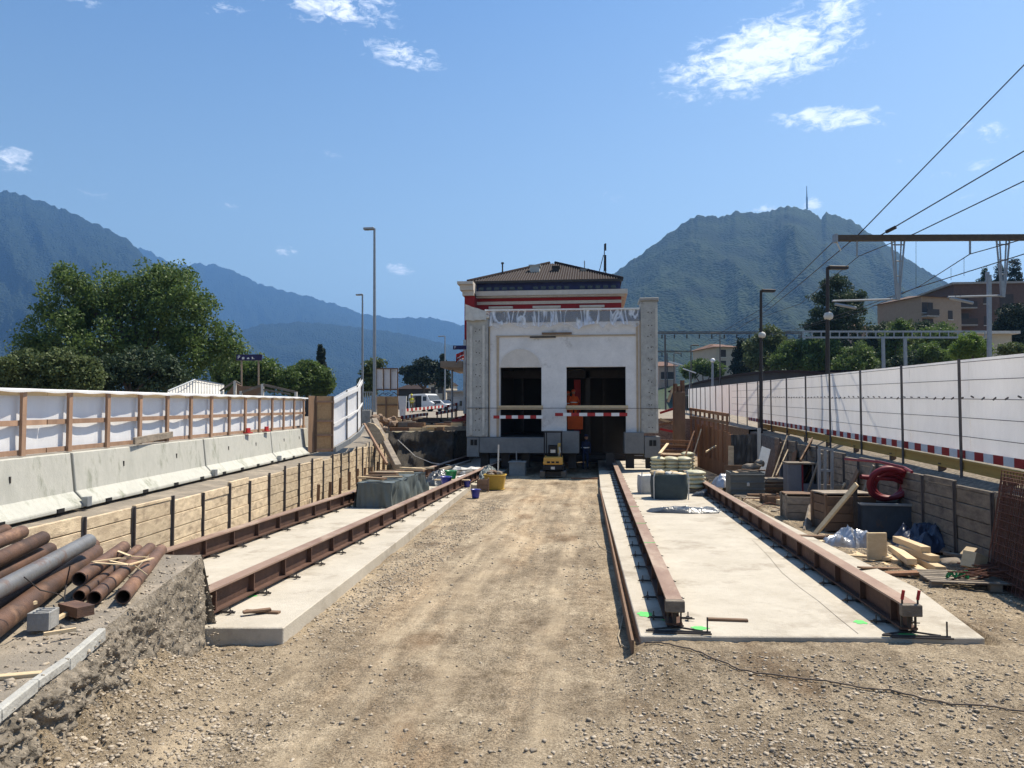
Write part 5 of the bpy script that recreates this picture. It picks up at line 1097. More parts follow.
# small dark crates
def crate(px, py, zb, w, d, h, rz, m, label, open_=True, boards=3, nm='wooden_crate', leg=.06, lidm=None):
    t = thing(nm, at(px, py, zb), label, 'crate', None, rz); th = .035
    for s in (-1, 1):
        for k in range(boards):
            hh = (h - leg) / boards; zc = leg + hh * (k + .5)
            b = MB(); b.box((0, s * (d / 2 - th / 2), zc), (w, th, hh - .012)); part('side_board', b, m, t, False, bev=.004)
            b = MB(); b.box((s * (w / 2 - th / 2), 0, zc), (th, d - 2 * th - .004, hh - .012)); part('end_board', b, m, t, False, bev=.004)
        for s2 in (-1, 1): b = MB(); b.box((s * (w / 2 + .02), s2 * (d / 2 - .05), h / 2 + .02), (.05, .09, h + .06)); part('corner_post', b, m, t, False, bev=.005)
    b = MB(); b.bb(-w / 2 + th, w / 2 - th, -d / 2 + th, d / 2 - th, leg, leg + .03); part('floor_board', b, m, t, False)
    if lidm: b = MB(); b.box((0, .05, h + .05), (w * 1.04, d * .9, .03)); part('lid_board', b, lidm, t, False)
    return t
crate(798, 521, .07, .68, .8, .68, -.05, 'wood_grey', 'small dark wooden crate with loose lid, in front of the grey cabinet', lidm='wood_brown')
crate(843, 531, .07, 1.12, .9, .88, .12, 'wood_brown', 'large brown wooden crate between the leaning board and the small crate', boards=4, lidm='wood_grey')
crate(772, 506, .06, .5, .5, .32, .2, 'wood_brown', 'low broken crate beside the foot of the small dark crate', boards=2)
b = MB(); b.box(Vector(at(782, 507, .06)) + Vector((0, 0, .12)), (.34, .34, .24), .3); single('timber_block', b, 'wood_new', 'pale timber block between the low broken crate and the small dark crate', 'timber block', bev=.01)
b = MB(); b.bar(at(806, 533, .07), Vector(at(806, 524, .07)) + Vector((.15, 0, .42)), .2, .05, (0, 1, 0)); single('plank', b, 'wood_grey', 'short grey plank propped against the front of the large brown crate', 'plank', 'loose boards about the site')
b = MB(); p0 = G(815, 537, .07); p1 = P(857, 484, 17.2); b.bar(p0 + Vector((0, 0, .06)), p1, .17, .05, (1, 0, 0)); single('leaning_board', b, 'wood_new', 'long pale board leaning up across the large brown crate', 'plank', bev=.006)
# bin with the red hose coil
t = thing('steel_bin', at(890, 536, .08), 'dark blue steel bin under the red hose coil', 'bin', rz=-.12)
W, Dp, H_ = 1.36, .85, .74
b = MB(); b.bb(-W / 2, W / 2, -Dp / 2, -Dp / 2 + .04, 0, H_); b.bb(-W / 2, W / 2, Dp / 2 - .04, Dp / 2, 0, H_); b.bb(-W / 2, -W / 2 + .04, -Dp / 2 + .04, Dp / 2 - .04, 0, H_); b.bb(W / 2 - .04, W / 2, -Dp / 2 + .04, Dp / 2 - .04, 0, H_); b.bb(-W / 2 + .04, W / 2 - .04, -Dp / 2 + .04, Dp / 2 - .04, .02, .6); part('bin_body', b, 'bin_blue', t, False)
b = MB(); b.bb(-W / 2 - .04, W / 2 + .04, -Dp / 2 - .04, -Dp / 2 + .05, H_, H_ + .05); b.bb(-W / 2 - .04, W / 2 + .04, Dp / 2 - .05, Dp / 2 + .04, H_, H_ + .05); part('rim', b, 'galv', t, False)
for sx in (-.62, .62): b = MB(); b.bb(sx - .05, sx + .05, -Dp / 2 - .03, -Dp / 2 - .002, 0, H_); part('stiffener', b, 'bin_blue', t, False)
b = MB(); b.bb(-W / 2 - .14, -W / 2 - .06, -.3, -.22, 0, 1.22); part('upright', b, 'steel_dark', t, False)
cc = Vector(at(890, 536, .08)) + Vector((.02, .08, .81)); R = .37
b = MB(); pts = []
for i in range(150):
    a = i / 36 * 2 * pi + 1; rr = R + .05 * sin(i * .21) + .03 * sin(i * .05) - .012 * (i / 36)
    pts.append(cc + Vector((cos(a) * rr * 1.16, -.14 + .062 * (i / 36) - .12 * sin(a), .37 + sin(a) * rr * .95 + .0)))
b.tube(pts, .062, 10)
b.tube([pts[10], pts[10] + Vector((-.22, -.02, .03)), cc + Vector((.10, -.02, .50)), cc + Vector((.3, 0, .42))], .055, 10)
single('hose_coil', b, 'hose_red', 'thick red hose coiled upright on the dark blue steel bin', 'hose', smooth=True)
b = MB(); q = [P(845, 459, 17.5), P(880, 462, 16.5), P(905, 468, 15.8), P(912, 472, 15)]; b.tube(q, .03, 6); single('cable', b, 'hose_red', 'red cable draped along the top of the right retaining wall', 'cable')
# blue tarp, foil, timbers
crumple('tarpaulin', at(942, 548, .09), 2.0, 1.5, .62, 'tarp_blue', 'dark blue tarpaulin heaped against the right retaining wall', 'tarpaulin', .1, 21, 60, 1.2)
crumple('foil_sheet', at(848, 547, .09), 1.2, .7, .45, 'foil', 'silver grey foil crumpled on the gravel below the leaning board', 'sheeting', .2, 33, 46, 1.3)
t0 = Vector(at(897, 562, .08))
def timb(px, py, zb, L, ang, label, w=.14, h=.11, m='wood_new', tilt=0, nm='timber_beam', cat='timber beam', gr='squared timbers lying by the right wall'):
    p = G(px, py, zb); d = Vector((cos(ang), sin(ang), tilt)); b = MB(); b.bar(p + Vector((0, 0, h / 2)), p + d * L + Vector((0, 0, h / 2)), w, h); return single(nm, b, m, label, cat, gr, bev=.006)
for (x0_, y0_, x1_, y1_, z_, lab) in ((897, 539, 926, 550, .42, 'topmost squared timber on the heap by the right wall'), (903, 548, 935, 559, .31, 'second squared timber from the top of the heap'), (914, 557, 941, 570, .19, 'squared timber at the bottom right of the heap, nearest the pallet'), (884, 542, 912, 562, .26, 'long squared timber directly right of the upright board'), (872, 551, 898, 563, .15, 'squared timber lying in front of the upright board'), (867, 558, 888, 569, .09, 'lowest short timber nearest the camera under the heap'), (853, 554, 873, 564, .09, 'short timber left of the upright board, beside the foil'), (893, 556, 925, 574, .12, 'squared timber under the middle of the heap')):
    b = MB(); A_ = G(x0_, y0_, z_); B_ = G(x1_, y1_, z_); A_ = B_ + (A_ - B_) * min(1, 1.5 / (A_ - B_).length); b.bar(A_, B_, .17, .115); single('timber_beam', b, 'wood_new', lab, 'timber beam', 'squared timbers lying by the right wall', bev=.006)
bb = MB(); p = G(877, 558, .2); bb.box(p + Vector((0, 0, .22)), (.36, .06, .50), .12); single('upright_board', bb, 'wood_new', 'short wide board standing upright on the timbers by the right wall', 'board', bev=.006)
# pallet with rebar offcuts
t = thing('pallet', at(984, 586, .08), 'wooden pallet with rusty steel offcuts at the right edge', 'pallet', rz=-.08)
for i in range(7): b = MB(); b.box((0, -.45 + .15 * i, .135), (1.9, .11, .022)); part('deck_board', b, 'wood_grey', t, False)
for i in (-1, 0, 1):
    for j in (-1, 0, 1): b = MB(); b.box((i * .86, j * .42, .067), (.17, .12, .11)); part('block', b, 'wood_grey', t, False)
for j in (-1, 0, 1): b = MB(); b.box((0, j * .42, .0), (1.9, .1, .022)); part('runner', b, 'wood_grey', t, False)
for i in range(26):
    p = G(random.uniform(968, 1005), random.uniform(568, 578), .27) + Vector((0, .0, random.uniform(-.02, .1))); a = random.uniform(-.5, .35); L = random.uniform(.25, .5)
    b = MB(); d = Vector((cos(a), sin(a), random.uniform(-.1, .3))); b.tube([p - d * L, p + Vector((0, 0, .03)), p + d * L], .012, 5); single('steel_offcut', b, 'mesh_rust', 'rusty bent steel offcut in the pile on the right pallet', 'rebar offcut', 'rusty steel offcuts piled on the pallet')
for i, px in enumerate((952, 964)):
    b = MB(); p = G(px, 579, .22); b.tube([p + Vector((.07 * cos(a) * (1 + .2 * sin(3 * a)), .05 * sin(a), .07 + .05 * sin(a * 2))) for a in [j * .5 for j in range(24)]], .018, 5); single('strap_bundle', b, 'bucket_green', ['left green strap bundle on the front of the pallet', 'right green strap bundle on the front of the pallet'][i], 'strap')
b = MB(); b.box(G(978, 571, .25) + Vector((0, .1, .14)), (.34, .24, .26), Matrix.Rotation(.5, 3, 'Z') @ Matrix.Rotation(.35, 3, 'Y')); b.box(G(972, 570, .25) + Vector((0, .1, .30)), (.2, .2, .01), Matrix.Rotation(.5, 3, 'Z') @ Matrix.Rotation(-.6, 3, 'Y')); single('cardboard_box', b, 'wood_new', 'crumpled cardboard box standing on the pallet behind the rusty steel', 'box')
crumple('paper_scrap', at(953, 562, .25), .5, .4, .07, 'clay', 'scrap of grey board behind the green straps', 'scrap', .3, 51, 16)
# stacked reinforcing mesh leaning at the right edge
for k in range(4):
    b = MB(); A = Vector((6.15 + .06 * k, 9.8 + .3 * k, .10)); B = Vector((6.52 + .05 * k, 13.75 + .1 * k, .10)); U = Vector((.36, .1, 1.66 + .05 * k))
    for i in range(29): f = i / 28; b.tube([A.lerp(B, f), A.lerp(B, f) + U], .007, 4)
    for i in range(14): f = i / 13; b.tube([A + U * f, B + U * f], .007, 4)
    single('reinforcing_mesh', b, 'mesh_rust', ['front', 'second', 'third', 'rear'][k] + ' sheet of rusty reinforcing mesh leaning at the right edge', 'steel mesh', 'rusty mesh sheets leaning on the right wall')
# leaning boards in front of the retaining wall
for (a0, a1, D0, D1, m, lab, w) in (((772, 478), (787, 436), 29, 30, 'wood_yellow', 'long thin pale board leaning between the grey plank and the cabinet', .10), ((776, 476), (788, 450), 28.5, 29.6, 'wood_yellow', 'shorter thin board leaning beside the long thin pale one', .09), ((800, 462), (812, 440), 26, 27, 'wood_brown', 'brown board leaning on the retaining wall above the cabinet', .22)):
    b = MB(); b.bar(P(a0[0], a0[1], D0), P(a1[0], a1[1], D1), w, .04, (1, 0, 0)); single('leaning_board', b, m, lab, 'plank')
b = MB(); b.bar(P(759.5, 475, 28), P(766, 448, 28.6), .34, .05, (0, 1, 0)); single('steel_plank', b, 'galv', 'light grey metal plank leaning right of the grey steel box', 'metal plank')
b = MB(); b.bb(*[0] * 6) if False else None
t = thing('tarp_screen', P(745, 490, 31), 'dark grey sheeting hung over the wall behind the grey steel box', 'sheeting')
a0, a1, c0, c1 = P(731, 480, 31), P(764, 478, 32), P(731, 435, 31), P(761, 434, 32)
b = MB(); b.grid(lambda u, v: a0.lerp(a1, u).lerp(c0.lerp(c1, u), v) + Vector((0, .1 * fn(u * 9, v * 4), .04 * fn(u * 8, 5) * v)), 40, 20); part('sheet', b, 'tarp_dark', t, smooth=True)
b = MB(); b.bar(P(759, 475, 31), P(759, 428, 31), .12, .12, (0, 1, 0)); part('post', b, 'concrete_light', t)
b = MB(); b.bar(P(731, 480, 30.8), P(731, 446, 30.8), .2, .1, (0, 1, 0)); part('post', b, 'wood_yellow', t)
# louvered panel near cabinet
t = thing('frame_panel', P(824, 490, 21), 'grey steel frame panel standing right of the cabinet', 'panel')
b = MB(); 
for (q0, q1) in (((819, 448), (832, 450)), ((819, 449), (819.5, 492)), ((832, 450), (832, 492)), ((825, 450), (825, 492)), ((819, 470), (832, 471))): b.bar(P(*q0, 21), P(*q1, 21), .06, .09, (0, 1, 0))
part('frame', b, 'galv', t)
# rusty sheet of upright planks (pit shoring beside the building)
t = thing('shoring_wall', P(715, 480, 36), 'rust brown upright plank shoring with raised posts, right of the white building', 'shoring')
n = 15
for i in range(n):
    u = i / (n - 1); px = lerp(699, 733, u); D = lerp(41, 31.5, u); pb = P(px, 416, D); zb = 0.0; zt = P(px, lerp(424, 434, u) + random.uniform(-1.2, 1.2), D).z
    b = MB(); b.box((pb.x, pb.y, (zb + zt) / 2), (.10, .5, zt - zb), .1); part('upright_plank', b, 'wood_rust', t)
for i in range(9):
    u = i / 8; px = lerp(691, 727, u); D = lerp(42, 33, u); q = P(px, lerp(408, 414, u), D); b = MB(); b.bar(Vector((q.x, q.y, .8)), q, .09, .09, (0, 1, 0)); part('tall_post', b, 'wood_rust', t)
for (v, m_) in ((409, 'wood_rust'), (417, 'wood_brown')):
    b = MB(); b.bar(P(690, v, 42), P(728, v + 6, 33), .07, .14); part('waling', b, m_, t)
for (a0, a1, lab) in (((683, 462), (694, 432), 'brown board leaning left of the rusty shoring wall'), ((691, 463), (701, 430), 'weathered wide board leaning on the left end of the rusty shoring'), ((706, 452), (716, 446), 'short pale board nailed across the rusty shoring planks')):
    b = MB(); b.bar(P(a0[0], a0[1], 33), P(a1[0], a1[1], 33.8), .22 if a1[1] < 440 else .07, .05, (1, 0, 0)); single('leaning_board', b, 'wood_grey' if 'weath' in lab else ('wood_new' if 'short' in lab else 'wood_rust'), lab, 'plank')
for i, y in enumerate((441, 446, 451, 456)):
    b = MB(); D = 44 - i * 1.6; b.bar(P(659, y, D), P(693, y + 1, D), .2, .16); single('strut_timber', b, 'wood_rust', ['farthest', 'second', 'third', 'nearest'][i] + ' brown timber strut lying across right of the white building', 'timber strut', 'brown timber struts beside the white building')
t = thing('wooden_pillar', P(679, 430, 46), 'brown square pillar with broken top right of the white building', 'pillar')
p = P(679, 445, 46); q = P(679, 392, 46); b = MB(); b.bar(p, q, .68, .6, (0, 1, 0)); part('shaft', b, 'wood_brown', t, bev=.02)
for (dx, h_) in ((-.22, .5), (.2, .7), (0, .35)): b = MB(); b.box(q + Vector((dx, 0, h_ / 2)), (.18, .3, h_), .2); part('broken_top', b, 'wood_rust', t)
for i, (a0, a1, m_) in enumerate((((660, 413), (676, 408), 'red_paint'), ((660, 419), (678, 425), 'wood_new'), ((659, 425), (674, 422), 'wood_rust'), ((668, 402), (673, 388), 'wood_new'), ((660, 429), (680, 433), 'red_paint'))):
    b = MB(); b.bar(P(*a0, 48), P(*a1, 48), .1, .14); single('loose_timber', b, m_, ['red bar high beside the brown pillar', 'pale batten crossing left of the brown pillar', 'rust brown board below the red bar', 'thin upright pale stick left of the brown pillar', 'lower red bar beside the white building'][i], 'timber')
# small boards on the slabs and ground
def flat(px, py, z, L, w, ang, m, lab, th=.03, nm='board_scrap'):
    p = G(px, py, z); b = MB(); b.box(p + Vector((0, 0, th / 2 + .002)), (L, w, th), ang); single(nm, b, m, lab, 'board', 'loose boards about the site', bev=.004)
flat(728, 621, SLz, .50, .07, -.03, 'wood_brown', 'thin brown board flat on the right slab near its front edge')
flat(753, 641, .03, .50, .06, .10, 'wood_brown', 'dark board on the gravel just below the right slab edge')
flat(747, 521, SLz, .45, .12, -.9, 'wood_new', 'small pale wood offcut beside the right beam', .06)
flat(262, 613, SLz, .5, .09, -.05, 'wood_brown', 'brown board scrap lying flat on the left slab end')
flat(257, 612, SLz + .034, .36, .09, .6, 'wood_brown', 'second brown board scrap crossing the first on the left slab end')
flat(1015, 631, .07, .6, .05, -.3, 'wood_brown', 'dark stick on the gravel at the right edge', .03)
flat(15, 678, .84, .35, .07, .4, 'wood_new', 'pale split stick on the ledge at the left edge', .03)
# cables on the ground
def cable(pts, r, m, lab, z=0):
    b = MB(); v = []
    for px, py in pts: p = G(px, py, 0); p.z = zpit(p.x, p.y) + r * .8 + .016; v.append(p)
    w = []
    for i in range(len(v) - 1):
        for k in range(5): q = v[i].lerp(v[i + 1], k / 5) + Vector((.012 * fn(i + k * .3, 3), .02 * fn(i + k * .3, 9), 0)); q.z = zpit(q.x, q.y) + r * .8 + .014; w.append(q)
    b.tube(w, r, 6); single('ground_cable', b, m, lab, 'cable')
cable([(645, 655), (665, 659), (690, 664), (720, 676), (740, 683), (780, 688), (820, 693), (850, 697), (890, 701), (930, 709), (980, 714), (1060, 721)], .009, 'cable', 'thin brown cable snaking right across the gravel in the foreground')
cable([(596, 541), (600, 548), (614, 556), (619, 566), (623, 586), (620, 600), (624, 615), (621, 628), (618, 638), (621, 648), (628, 653)], .007, 'rope', 'pale cord lying along the left edge of the right slab')

# ================================================================ THINGS ON THE LEFT
# wrapped stack with boards
t = thing('wrapped_stack', at(372, 508), 'long stack wrapped in grey green tarpaulin with loose boards on top, on the left slab', 'covered stack', rz=.0)
A = Vector(at(352, 508)); Bq = Vector(at(391, 508)); L1 = 4.4
x0, x1 = -6.82, -5.78; y0 = A.y + .05
b = MB()
def wrap(u, v):
    a = u * 4; 
    cs = [(x0, y0), (x1, y0), (x1, y0 + L1), (x0, y0 + L1), (x0, y0)]; i = min(3, int(a)); f = a - i
    px_, py_ = lerp(cs[i][0], cs[i + 1][0], f), lerp(cs[i][1], cs[i + 1][1], f); cx_, cy_ = (x0 + x1) / 2, y0 + L1 / 2
    nz_ = fn(px_ * 3, v * 1.2, py_ * 3) * .20 * (1 - v * .5) + fn(px_ * 9, v * 1.2, py_ * 9) * .09 * (1 - v * .4)
    s = 1 + (1 - v) * .05; hh = .72 + .07 * fn(px_, py_, 3)
    dx = nz_ if i in (1, 3) else 0; dy = nz_ if i in (0, 2) else 0
    return (cx_ + (px_ - cx_) * s * (1 - .04 * v) + dx, cy_ + (py_ - cy_) * (1 + (1 - v) * .03) - dy * .6, SLz + hh * v + .01)
b.grid(wrap, 320, 18)
b.grid(lambda u, v: (lerp(x0, x1, u) , lerp(y0, y0 + L1, v), SLz + .72 + .05 * fn(lerp(x0, x1, u) * 2, lerp(y0, y0 + L1, v) * 2, 3)), 10, 40)
part('tarpaulin_cover', b, 'tarp_grey', t, smooth=True)
for i in range(11):
    b = MB(); p = Vector((random.uniform(x0 + .2, x1 - .2), y0 + .25 + i * .4, SLz + .80 + random.uniform(0, .08))); b.box(p, (random.uniform(.6, 1.2), random.uniform(.1, .2), random.uniform(.04, .08)), random.uniform(-.6, .6)); part('loose_board', b, ['wood_brown', 'wood_new', 'wood_yellow', 'wood_brown'][i % 4], t, bev=.005)
crumple('plastic_sheet', at(440, 484), 1.2, 2.2, .55, 'tarp_dark', 'dark sheeting beside the wrapped stack, before the green bucket', 'sheeting', 0, 61)
for i, (px, py, z_, m_, lab) in enumerate(((452, 480, .5, 'wood_new', 'pale plank in the heap of rubbish left of the blue bucket'), (470, 470, .55, 'wood_grey', 'grey plank on top of the rubbish behind the green bucket'), (446, 472, .5, 'bag_white', 'white board on the rubbish heap behind the wrapped stack'), (463, 476, .45, 'white_paint', 'narrow white batten slanting beside the green bucket'))):
    b = MB(); b.box(G(px, py, z_), (1.3, .16, .04), .5 * i); single('plank', b, m_, lab, 'plank', 'loose boards about the site')
b = MB(); 
for i in range(5): b.blob(G(random.uniform(452, 478), random.uniform(468, 474), .4), (.8, .7, .35), 2, .6, i)
single('rubbish_heap', b, 'bag_white', 'heap of pale site rubbish between the beams near the green bucket', 'rubbish', kind='stuff')
crumple('plastic_sheet', at(488, 480, .2), .9, 4.0, .6, 'tarp_grey', 'grey sheeting draped along the far left beam before the white building', 'sheeting', .1, 71)
def bucket(px, py, z_, r, h, m, label, handle=True):
    p = G(px, py, z_); t = thing('bucket', p, label, 'bucket', 'plastic buckets by the left beams')
    b = MB(); b.lathe((0, 0, 0), [(r * .72, 0), (r * .8, h * .3), (r, h), (r * 1.07, h), (r * 1.07, h + .02), (r * .95, h + .02), (r * .9, h * .85)], 18); part('bucket_body', b, m, t, False, True)
    if handle: b = MB(); b.tube([(r * cos(a) * 1.05, -.02, h + r * .9 * sin(a) * .3 - .0) for a in [pi * i / 10 for i in range(11)]], .007, 5); part('handle', b, 'galv', t, False)
bucket(475.5, 498, .03, .165, .28, 'bucket_blue', 'blue bucket standing on the ground right of the left slab')
bucket(467, 487, .2, .14, .24, 'bucket_blue', 'small blue bucket on the edge of the left slab')
bucket(446, 485.5, .35, .21, .30, 'bucket_blue', 'blue bucket between the beams beside the green one')
bucket(451, 479.5, .42, .23, .32, 'bucket_green', 'green bucket among rubbish between the left beams')
t = thing('mortar_tub', G(495, 489, .02), 'dirty yellow mortar tub heaped with rubble', 'tub', None)
b = MB(); b.prism([(-.36, -.3, 0), (.36, -.3, 0), (.36, .3, 0), (-.36, .3, 0)], 0, 0, (0, 0, .01)); 
def tub(u, v):
    a = u * 2 * pi; e = 4; r = (abs(cos(a)) ** e + abs(sin(a)) ** e) ** (-1 / e); k = .80 + .2 * v; return (cos(a) * r * .42 * k, sin(a) * r * .36 * k, v * .55)
b.grid(tub, 32, 6); part('tub_body', b, 'tub_yellow', t, False, True)
b = MB(); b.tube([tub(i / 32, 1) for i in range(33)], .03, 6); part('rim', b, 'tub_yellow', t, False)
for i in range(9): b = MB(); b.blob((random.uniform(-.25, .25), random.uniform(-.22, .22), .52 + random.uniform(0, .14)), (.3, .24, .2), 1, .5, i); part('rubble_lump', b, ['clay', 'wood_brown', 'clay'][i % 3], t, False)
crate(483, 491, .02, .36, .4, .44, .1, 'wood_brown', 'small brown box left of the yellow mortar tub', boards=2)
b = MB(); p = G(517, 476, 0); b.bb(p.x - .38, p.x + .38, p.y, p.y + .7, 0, .62); b.bb(p.x - .42, p.x + .42, p.y - .04, p.y + .74, .62, .68); single('concrete_cube', b, 'concrete_grey', 'grey concrete box with a lid edge, left of the mini excavator', 'concrete box', bev=.01)
b = MB(); b.tube([p + Vector((-.05, .3, .68)), p + Vector((-.06, .3, 1.15))], .03, 6); single('standpipe', b, 'galv', 'thin pipe rising from the grey concrete box', 'pipe')
b = MB(); p = G(495, 481, 0); b.tube([p + Vector((0, 1, 0)), p + Vector((.03, 1, 1.55))], .035, 6); single('upright_stake', b, 'bag_white', 'pale stake standing behind the yellow mortar tub', 'stake')
# mini excavator seen from behind
p = G(553, 478.5, 0); t = thing('mini_excavator', p, 'yellow and black mini excavator with roll frame, before the white building', 'excavator')
for s in (-1, 1):
    b = MB(); x_ = s * .48; pr = [(0, .07), (.06, .0), (1.05, 0), (1.18, .12), (1.15, .3), (1.05, .36), (.08, .36), (0, .28)]
    b.prism([(x_ - .115, y_ , z_) for (y_, z_) in pr], 0, 0, (.23, 0, 0)); tr = part('track', b, 'tarp_dark', t, False, bev=.02)
    b = MB()
    for k in range(7): b.box((x_, -.012, .04 + k * .045), (.24, .03, .02))
    part('track_pad', b, 'clay', tr, False)
b = MB(); b.bb(-.36, .36, .15, 1.0, .1, .3); part('undercarriage', b, 'steel_dark', t, False)
b = MB(); b.bb(-.48, .48, -.08, .95, .36, .62); part('counterweight', b, 'black', t, False, bev=.05)
b = MB(); b.prism([(-.46, -.05, .62), (.46, -.05, .62), (.42, -.02, .98), (-.42, -.02, .98)], 0, 0, (0, .55, 0)); part('engine_cover', b, 'digger_yellow', t, False, bev=.04)
for dx in (-.2, 0, .2): b = MB(); b.bb(dx - .07, dx + .07, -.062, -.04, .70, .78); part('vent', b, 'black', t, False)
b = MB(); b.bb(-.09, .09, -.095, -.081, .42, .54); part('rear_plate', b, 'bag_white', t, False)
b = MB(); b.bb(-.42, -.34, .55, .95, .35, 1.0); b.bb(.34, .42, .55, .95, .35, 1.0); part('side_cover', b, 'digger_yellow', t, False)
b = MB(); b.bb(-.26, .22, .35, .8, .98, 1.12); b.bb(-.24, .2, .3, .4, 1.1, 1.52); part('seat', b, 'black', t, False, bev=.04)
b = MB(); b.bb(-.13, .10, .28, .298, 1.15, 1.3); part('seat_label', b, 'bag_white', t, False)
b = MB()
for s in (-1, 1): b.bar((s * .40, .1, .95), (s * .40, .1, 2.12), .05, .05, (0, 1, 0)); b.bar((s * .34, .8, .6), (s * .34, .8, 2.12), .045, .045, (0, 1, 0)); b.bar((s * .40, .08, 2.12), (s * .34, .85, 2.12), .05, .05)
b.bar((-.43, .1, 2.12), (.43, .1, 2.12), .06, .07); b.bar((-.36, .8, 2.12), (.36, .8, 2.12), .05, .05); part('roll_frame', b, 'black', t, False)
b = MB(); b.bb(-.42, .42, .08, .85, 2.155, 2.18); part('canopy', b, 'galv', t, False)
b = MB(); b.bar((.1, 1.1, .6), (.22, 1.9, 1.5), .14, .16); b.bar((.22, 1.9, 1.5), (.26, 2.4, .9), .12, .13); part('boom', b, 'digger_yellow', t, False)
b = MB(); b.bar((.26, 2.4, .9), (.26, 2.2, .35), .1, .1, (0, 1, 0)); b.bb(0.05, .47, 2.1, 2.4, .05, .4); part('bucket', b, 'black', t, False)
for s in (-.16, .2): b = MB(); b.tube([(s + .05, .85, .9), (s + .08, .8, 1.35)], .02, 6); b.blob((s + .08, .8, 1.38), (.07, .07, .09), 1, 0); part('control_lever', b, 'bag_white', t, False)
b = MB(); b.tube([(.22, .5, 1.0), (.3, .45, 1.2), (.26, .4, 1.4)], .05, 6); part('hydraulic_hose', b, 'bag_white', t, False)
flat(590, 479, 0.02, 1.7, .16, .0, 'wood_rust', 'rust brown board on the ground right of the mini excavator', .05)

# pipes on the ledge
def pipe(pa, pb, r, m, label, seg=None):
    t = thing('steel_pipe', pb, label, 'pipe', 'steel pipes stacked on the ledge')
    b = MB(); b.tube([pa, pb], r, 20, hollow=.86); part('pipe_tube', b, m, t, smooth=True)
    o = t.children[0]; o.modifiers.new('edge', 'EDGE_SPLIT').split_angle = radians(40)
    b = MB(); d = (pa - pb).normalized(); c = pb + d * 1.0; b.tube([c - d * .3, c - d * .29], r * .85, 16); part('inner_dark', b, 'black', t)
    return t
def zp(px, py, h): return G(px, py, h)
# (near end px,py,z) -> (far end px,py,z)
PZ = .84
pipes = [((123, 597, 1.00), (161, 550, 1.10), .074, 'rust_pipe', 'short rusty pipe farthest right, its open end nearest the ledge corner'),
         ((94, 598, 1.00), (150, 548, 1.10), .072, 'rust_pipe', 'short rusty pipe second from the right, open end low and facing the camera'),
         ((79, 596, 1.00), (138, 549, 1.10), .060, 'rust_pipe', 'thin rusty pipe squeezed between two open ended short pipes'),
         ((79, 579, 1.14), (124, 547, 1.22), .074, 'rust_pipe', 'short rusty pipe lying on top of the right pile with open end'),
         ((-60, 668, 1.00), (95, 552, 1.12), .098, 'rust_pipe', 'long rusty pipe beside the concrete block, lowest at the left edge'),
         ((-60, 640, 1.02), (93, 545, 1.16), .085, 'rust_pipe', 'long rusty pipe behind the lowest one at the left edge'),
         ((-60, 622, 1.20), (89, 541, 1.36), .085, 'grey_pipe', 'long grey steel pipe lying across the rusty ones'),
         ((-60, 606, 1.12), (50, 549, 1.22), .080, 'rust_pipe', 'rusty pipe under the grey pipe at the left edge'),
         ((-60, 587, 1.30), (43, 538, 1.40), .082, 'rust_pipe', 'rusty pipe in the upper left pile with rounded far end'),
         ((-60, 566, 1.38), (22, 532, 1.46), .080, 'rust_pipe', 'topmost rusty pipe at the left edge of the photo'),
         ((-60, 553, 1.34), (6, 530, 1.40), .075, 'rust_pipe', 'short visible tip of a rusty pipe behind the upper left pile')]
for (na, fa, r, m_, lab) in pipes: pipe(zp(*fa), zp(*na), r, m_, lab)
t = thing('concrete_block', G(43, 628, .90), 'small hollow grey concrete block on the ledge beside the pipes', 'block', rz=.25)
b = MB(); 
for yy_ in (-.13, -.045, .045, .13) : b.box((0, yy_, .095), (.26, .035, .19))
for xx_ in (-.115, .115): b.box((xx_, 0, .095), (.031, .224, .188))
part('block_body', b, 'concrete_grey', t, False, bev=.004); t.scale = (.72, .72, .85)
t = thing('steel_stub', G(76, 614, .93), 'rusty square steel stub between the concrete block and the pipe ends', 'steel stub', rz=-.45)
b = MB(); b.box((0, 0, .085), (.34, .17, .02)); b.box((0, 0, .01), (.34, .17, .02)); b.box((0, 0, .048), (.34, .02, .054)); b.box((.165, 0, .048), (.008, .165, .054)); b.box((0, -.08, .048), (.32, .008, .054)); part('profile', b, 'rust_pipe', t, False)
for (q0, q1, q2, z1, z2, lab) in (((92, 562), (120, 558), (150, 560), .42, .30, 'upper splintered lath lying over the short rusty pipes'), ((95, 563), (128, 565), (153, 558), .45, .34, 'middle splintered lath crossing the short rusty pipes'), ((110, 561), (135, 566), (147, 575), .42, .26, 'lower splintered lath hanging over the short rusty pipes'), ((112, 549), (130, 556), (148, 557), .40, .34, 'thin splintered lath behind the short rusty pipes')):
    b = MB(); A = G(*q0, PZ + z1); B = G(*q1, PZ + (z1 + z2) / 2 + .03); C_ = G(*q2, PZ + z2); b.bar(A, B, .035, .012); b.bar(B, C_, .03, .012); single('wood_lath', b, 'wood_new', lab, 'lath', 'splintered laths on the pipes')
b = MB(); b.tube([G(24, 577, 1.45), G(40, 590, 1.3), G(58, 594, 1.15), G(64, 598, 1.02)], .006, 5); b.tube([G(64, 600, 1.0), G(66, 585, 1.1), G(70, 566, 1.3)], .007, 5); single('tie_wire', b, 'steel_dark', 'loose rusty tie wire looping between the grey pipe and the steel stub', 'wire')
